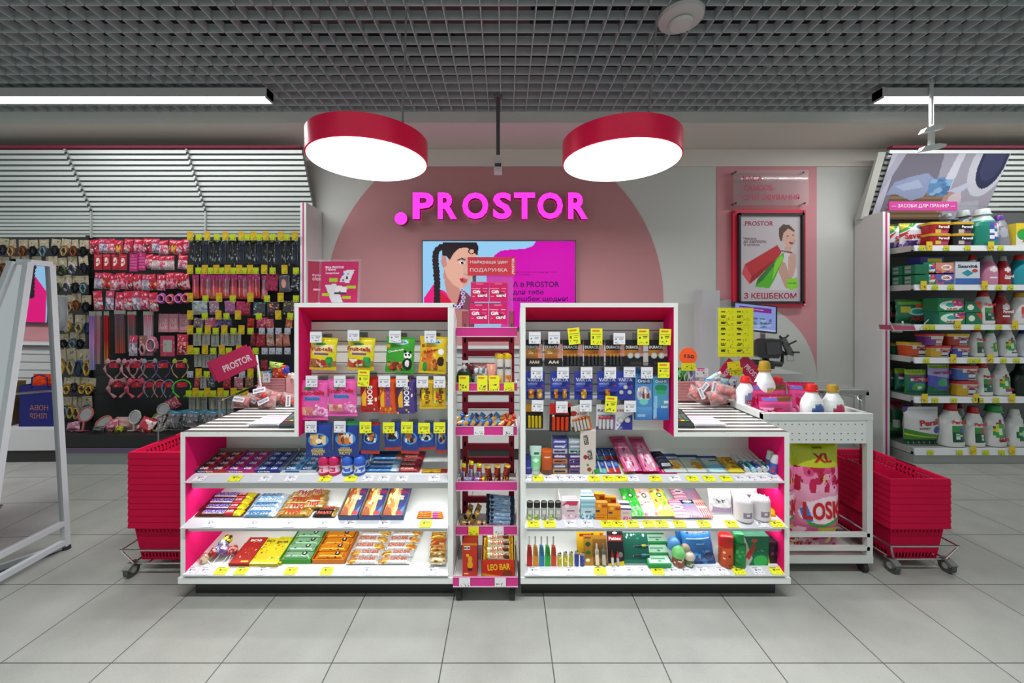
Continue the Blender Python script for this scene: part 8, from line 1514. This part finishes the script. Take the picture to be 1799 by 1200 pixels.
pegs([349, 369, 386, 400, 440, 462, 476, 507], 559, 577, [('g1', 'grey and pink clip packet', pk('#6a5a60', ['#a85878','#a8a8a8'], 27), 18), ('g2', 'pink and blue packet', pk('#a84860', ['#5878a0','#c8a0a8'], 28), 20), ('g3', 'violet lash packet', pk('#4a3068', ['#8a70a0','#282040'], 29), 16), ('g4', 'dark violet packet', pk('#30284a', ['#6a5a88'], 30), 16), ('g5', 'red boxed packet', pk('#8a1410', ['#c83828'], 31), 13), ('g6', 'pink puff packet', pk('#982a48', ['#c8a078','#d06888'], 32), 22), ('g7', 'rose puff packet', pk('#a04050', ['#c88878'], 33), 14), ('g8', 'orange cone packet', pk('#a85028', ['#c8a090'], 34), 12)], 3.40, 4, C_, 'cosmetic_packet', 'cosmetics')
sc = lambda w, h: [card(w, h, [('c','#9a9c94'), ('r', .46, .3, .54, .92, '#4a4c4c'), ('e', .36, .2, .14, .12, '#5a5a58'), ('e', .36, .2, .08, .07, '#9a9c94'), ('e', .64, .2, .14, .12, '#5a5a58'), ('e', .64, .2, .08, .07, '#9a9c94')], res=1.2)]
pegs([346, 362, 378, 395, 405, 416], 585, 607, [('sc', 'white card with nail scissors', sc, 14)], 3.42, 5, C_, 'scissors_card', 'nail scissors', wob=1)
pegs([445, 458, 474, 491, 504], 586, 609, [('i1', 'dark red packet', pk('#6a1424', ['#982838'], 35), 9), ('i2', 'red packet', pk('#8a1424', ['#b83848'], 36), 17), ('i3', 'cream cone packet', pk('#a88878', ['#a82838','#c8b8a8'], 37), 14), ('i4', 'copper cone packet', pk('#a87060', ['#b84838','#c8a898'], 38), 12), ('i5', 'copper and red cone packet', pk('#a86858', ['#a83828','#c8b0a0'], 39), 12)], 3.40, 5, C_, 'cosmetic_packet', 'cosmetics')
tw = lambda w, h: [card(w, h, [('c','#8e908a'), ('p', [(.40,.1),(.48,.9),(.54,.9),(.50,.1)], '#3a3c3c'), ('r', .2, .84, .8, .92, '#6a6c68')], res=1.2)]
pegs([347, 361, 375, 389, 402], 622, 644, [('tw', 'grey card with tweezers', tw, 13)], 3.42, 6, C_, 'tweezers_card', 'tweezers', wob=2)
pegs([346, 358, 372, 398, 418, 438], 661, 683, [('j1', 'red and orange file card', pk('#982848', ['#c06838'], 40), 9), ('j2', 'white card with red tweezers', tw, 12), ('j3', 'grey blister', pk('#3a4448', ['#888c90'], 41), 14), ('j4', 'red blister', pk('#8a1828', ['#b84848'], 42), 14), ('j5', 'pink and white blister', pk('#a86878', ['#d8b8c0','#a81838'], 43), 16), ('j6', 'tan tubular packet', pk('#7a5848', ['#c09870','#3a2c28'], 44), 15)], 3.40, 7, C_, 'cosmetic_packet', 'cosmetics')
pegs([337, 348, 359, 373, 384, 394, 404], 697, 735, [('tk', 'tall grey card with a tool', tw, 11), ('tl', 'grey green tool card', lambda w, h: [card(w, h, [('c','#787c70'), ('e', .5, .5, .2, .4, '#a8a890')], res=1.2)], 11)], 3.42, 8, C_, 'nail_tool_card', 'nail tool', wob=3)
pegs([450, 464], 632, 652, [('v', 'maroon brush packet', pk('#701828', ['#a83848'], 45), 13)], 3.42, 6, C_, 'cosmetic_packet', 'cosmetics')
# wire basket on the base
x, y, z = P(352, 775, 3.05); e = empty('wire_basket', (x, 3.08, 0), 'low chrome wire basket of combs between the shelving and the left checkout', 'wire basket'); bm = MB()
w, d, zt_ = .36, .22, H+(VY-733)*3.08/F
for zz in (zt_, zt_-.05, zt_-.10): bm.tube([(-w, 0, zz-.0), (w, 0, zz), (w, d, zz), (-w, d, zz)], .0025, (.35,.35,.35), 'chrome', 5, True)
for q in range(23): X = -w+2*w*q/22; bm.tube([(X, 0, zt_), (X, 0, zt_-.10), (X, d, zt_-.10), (X, d, zt_)], .0016, (.35,.35,.35), 'chrome', 4)
for sx_ in (-1, 1):
    for yy in (0, d): bm.tube([(sx_*w, yy, 0), (sx_*w, yy, zt_)], .005, (.35,.35,.35), 'chrome', 6)
bm.build('wire_frame', e)
for i in range(6): pouch(.10, .13, .03, [('c', ('#6a6870','#4a5a60')[i % 2]), ('r', 0, .82, 1, 1, '#2a6a80'), ('n', 0, 0, 1, .8, ['#a8a0a8','#3a3a40'], 14, .08)], seed=160+i).build('comb_packet', loc=(x-.30+i*.075, 3.13+.03*(i % 2), zt_-.094), rot=(R(-10), R(8*(-1)**i), 0), label='grey packet with blue top in the low wire basket, %s' % ORD[i], cat='comb', group='packets in the wire basket', smooth=True)
# ---------------- low shelf behind the checkout, seen in the tall mirror ----------------
e = empty('rear_shelf', (-.45, 3.64, 0), 'low grey slatted shelf against the wall behind the checkout', 'shelf')
MB().box(-.85, .95, -.02, .0, .10, .93, (.45,.47,.46), 'board').build('back_panel', e); m_ = MB()
for q in range(8): m_.box(-.85, .95, -.032, -.02, .35+q*.07, .41+q*.07, (.52,.55,.54), 'board')
m_.build('slats', e); MB().box(-.87, .97, -.10, 0, .925, .95, (.55,.57,.56), 'board').build('ledge', e); MB().box(-.87, .97, -.36, -.02, .10, .27, (.55,.57,.56), 'board').build('base_shelf', e); MB().box(-.85, .95, -.34, -.03, 0, .10, (.02,.02,.02), 'board').build('plinth', e)
def carrier(x, y, w, h, d, c, lab, tx=(), top=None):
    e = empty('shopping_bag', (x, y, .2705), lab, 'bag'); m_ = MB()
    m_.prism([(-w*.46, 0), (w*.46, 0), (w*.5, h), (-w*.5, h)], 0, .003, c, 'cloth').prism([(-w*.46, 0), (w*.46, 0), (w*.5, h), (-w*.5, h)], d, d+.003, c, 'cloth').prism([(0, 0), (d, 0), (d+.003, h), (0, h)], -w*.48, -w*.475, c, 'cloth', 'x').prism([(0, 0), (d, 0), (d+.003, h), (0, h)], w*.475, w*.48, c, 'cloth', 'x').box(-w*.46, w*.46, 0, d, 0, .003, c, 'cloth')
    for t_ in tx: m_.text(t_[0], t_[1]*w, t_[2]*h, t_[3]*w, t_[4]*h, '#a86a50', .001, bold=.0)
    m_.build('bag_body', e); MB().tube([(-w*.2, -.002, h*.95), (-w*.18, -.004, h*1.2), (0, -.004, h*1.27), (w*.18, -.004, h*1.2), (w*.2, -.002, h*.95)], .005, c, 'cloth', 6).build('handle', e)
    if top: pouch(w*.6, h*.7, .10, [('c', top), ('n', 0, 0, 1, 1, ['#a82c08','#e05018'], 10, .1)], m='cloth', seed=5).build('orange_cloth', e, loc=(w*.05, d*.5, h*.55), smooth=True)
carrier(-.97, 3.36, .30, .34, .12, (.015,.02,.13), 'dark blue shopping bag with copper lettering on the low shelf behind the checkout', (('НОВА', 0, .46, .45, .13), ('ЛІНІЯ', 0, .26, .42, .12)), '#c03808')
carrier(-.62, 3.36, .26, .36, .12, (.20,.13,.05), 'brown paper bag beside the dark blue bag on the low shelf')
# ---------------- tall standing mirror at the left ----------------
e = empty('floor_mirror', (-2.35, 1.90, 0), 'tall tapered floor mirror in a white metal frame at the left edge', 'mirror'); o3 = Vector(e.location)
FR = (.52,.55,.58)
B0, B1, T0, T1 = Vector((-2.336, 1.715, .02)), Vector((-2.356, 2.066, .02)), Vector((-2.322, 1.876, 1.514)), Vector((-2.329, 1.970, 1.514))
def level(a, b, c, d):   # keep the pane flat: move d along X into the plane of a, b, c
    n = (b-a).cross(c-a); d.x = a.x-(n.y*(d.y-a.y)+n.z*(d.z-a.z))/n.x; return d
level(B0, B1, T0, T1)
def fb(a, b, r=.013): 
    a, b = a-o3, b-o3; d = (b-a).normalized(); nrm = Vector((1, 0, 0)); s = d.cross(nrm).normalized()*r; t = nrm*r; m = MB(); n0 = 0
    m.v += [tuple(p+q) for p in (a, b) for q in (s+t, s-t, -s-t, -s+t)]
    for q in ((0,1,2,3), (7,6,5,4), (0,4,5,1), (1,5,6,2), (2,6,7,3), (3,7,4,0)): m.face(q, FR, 'plastic')
    return m
for a, b, n_ in ((B0, T0, 'side_rail'), (B1, T1, 'side_rail'), (T0, T1, 'top_rail'), (B0+(T0-B0)*.015, B1+(T1-B1)*.015, 'bottom_rail'), (B0+(T0-B0)*.085, B1+(T1-B1)*.085, 'cross_rail')): fb(a, b).build(n_, e)
q0, q1 = B0+(T0-B0)*.09, B1+(T1-B1)*.09
MB().poly([q0-o3, q1-o3, T1-o3, T0-o3], (.80,.80,.82), 'mirror').poly([T0-o3-Vector((.006,0,0)), T1-o3-Vector((.006,0,0)), q1-o3-Vector((.006,0,0)), q0-o3-Vector((.006,0,0))], (.05,.05,.05), 'board').build('mirror_glass', e)
# second, third faces of the stand
C0, C1 = Vector((-2.66, 1.62, .02)), Vector((-2.46, 1.86, 1.514)); level(B0, T0, C0, C1)
for a, b, n_ in ((C0, C1, 'side_rail'), (T0, C1, 'top_rail'), (T1, C1, 'top_rail'), (B0, C0, 'bottom_rail'), (B1, C0, 'bottom_rail')): fb(a, b).build(n_, e)
p_ = [B0+(T0-B0)*.09, T0, C1, C0+(C1-C0)*.09]
MB().poly([v-o3 for v in p_], (.75,.75,.78), 'mirror').poly([v-o3+Vector((.002,.006,0)) for v in reversed(p_)], (.05,.05,.05), 'board').build('mirror_glass', e)
for v in (B0, B1, C0): MB().vessel([(-.02, .02, .02), (-.004, .018, .018)], col=(.02,.02,.02), m='rubber', seg=12).build('foot', e, loc=v-o3)
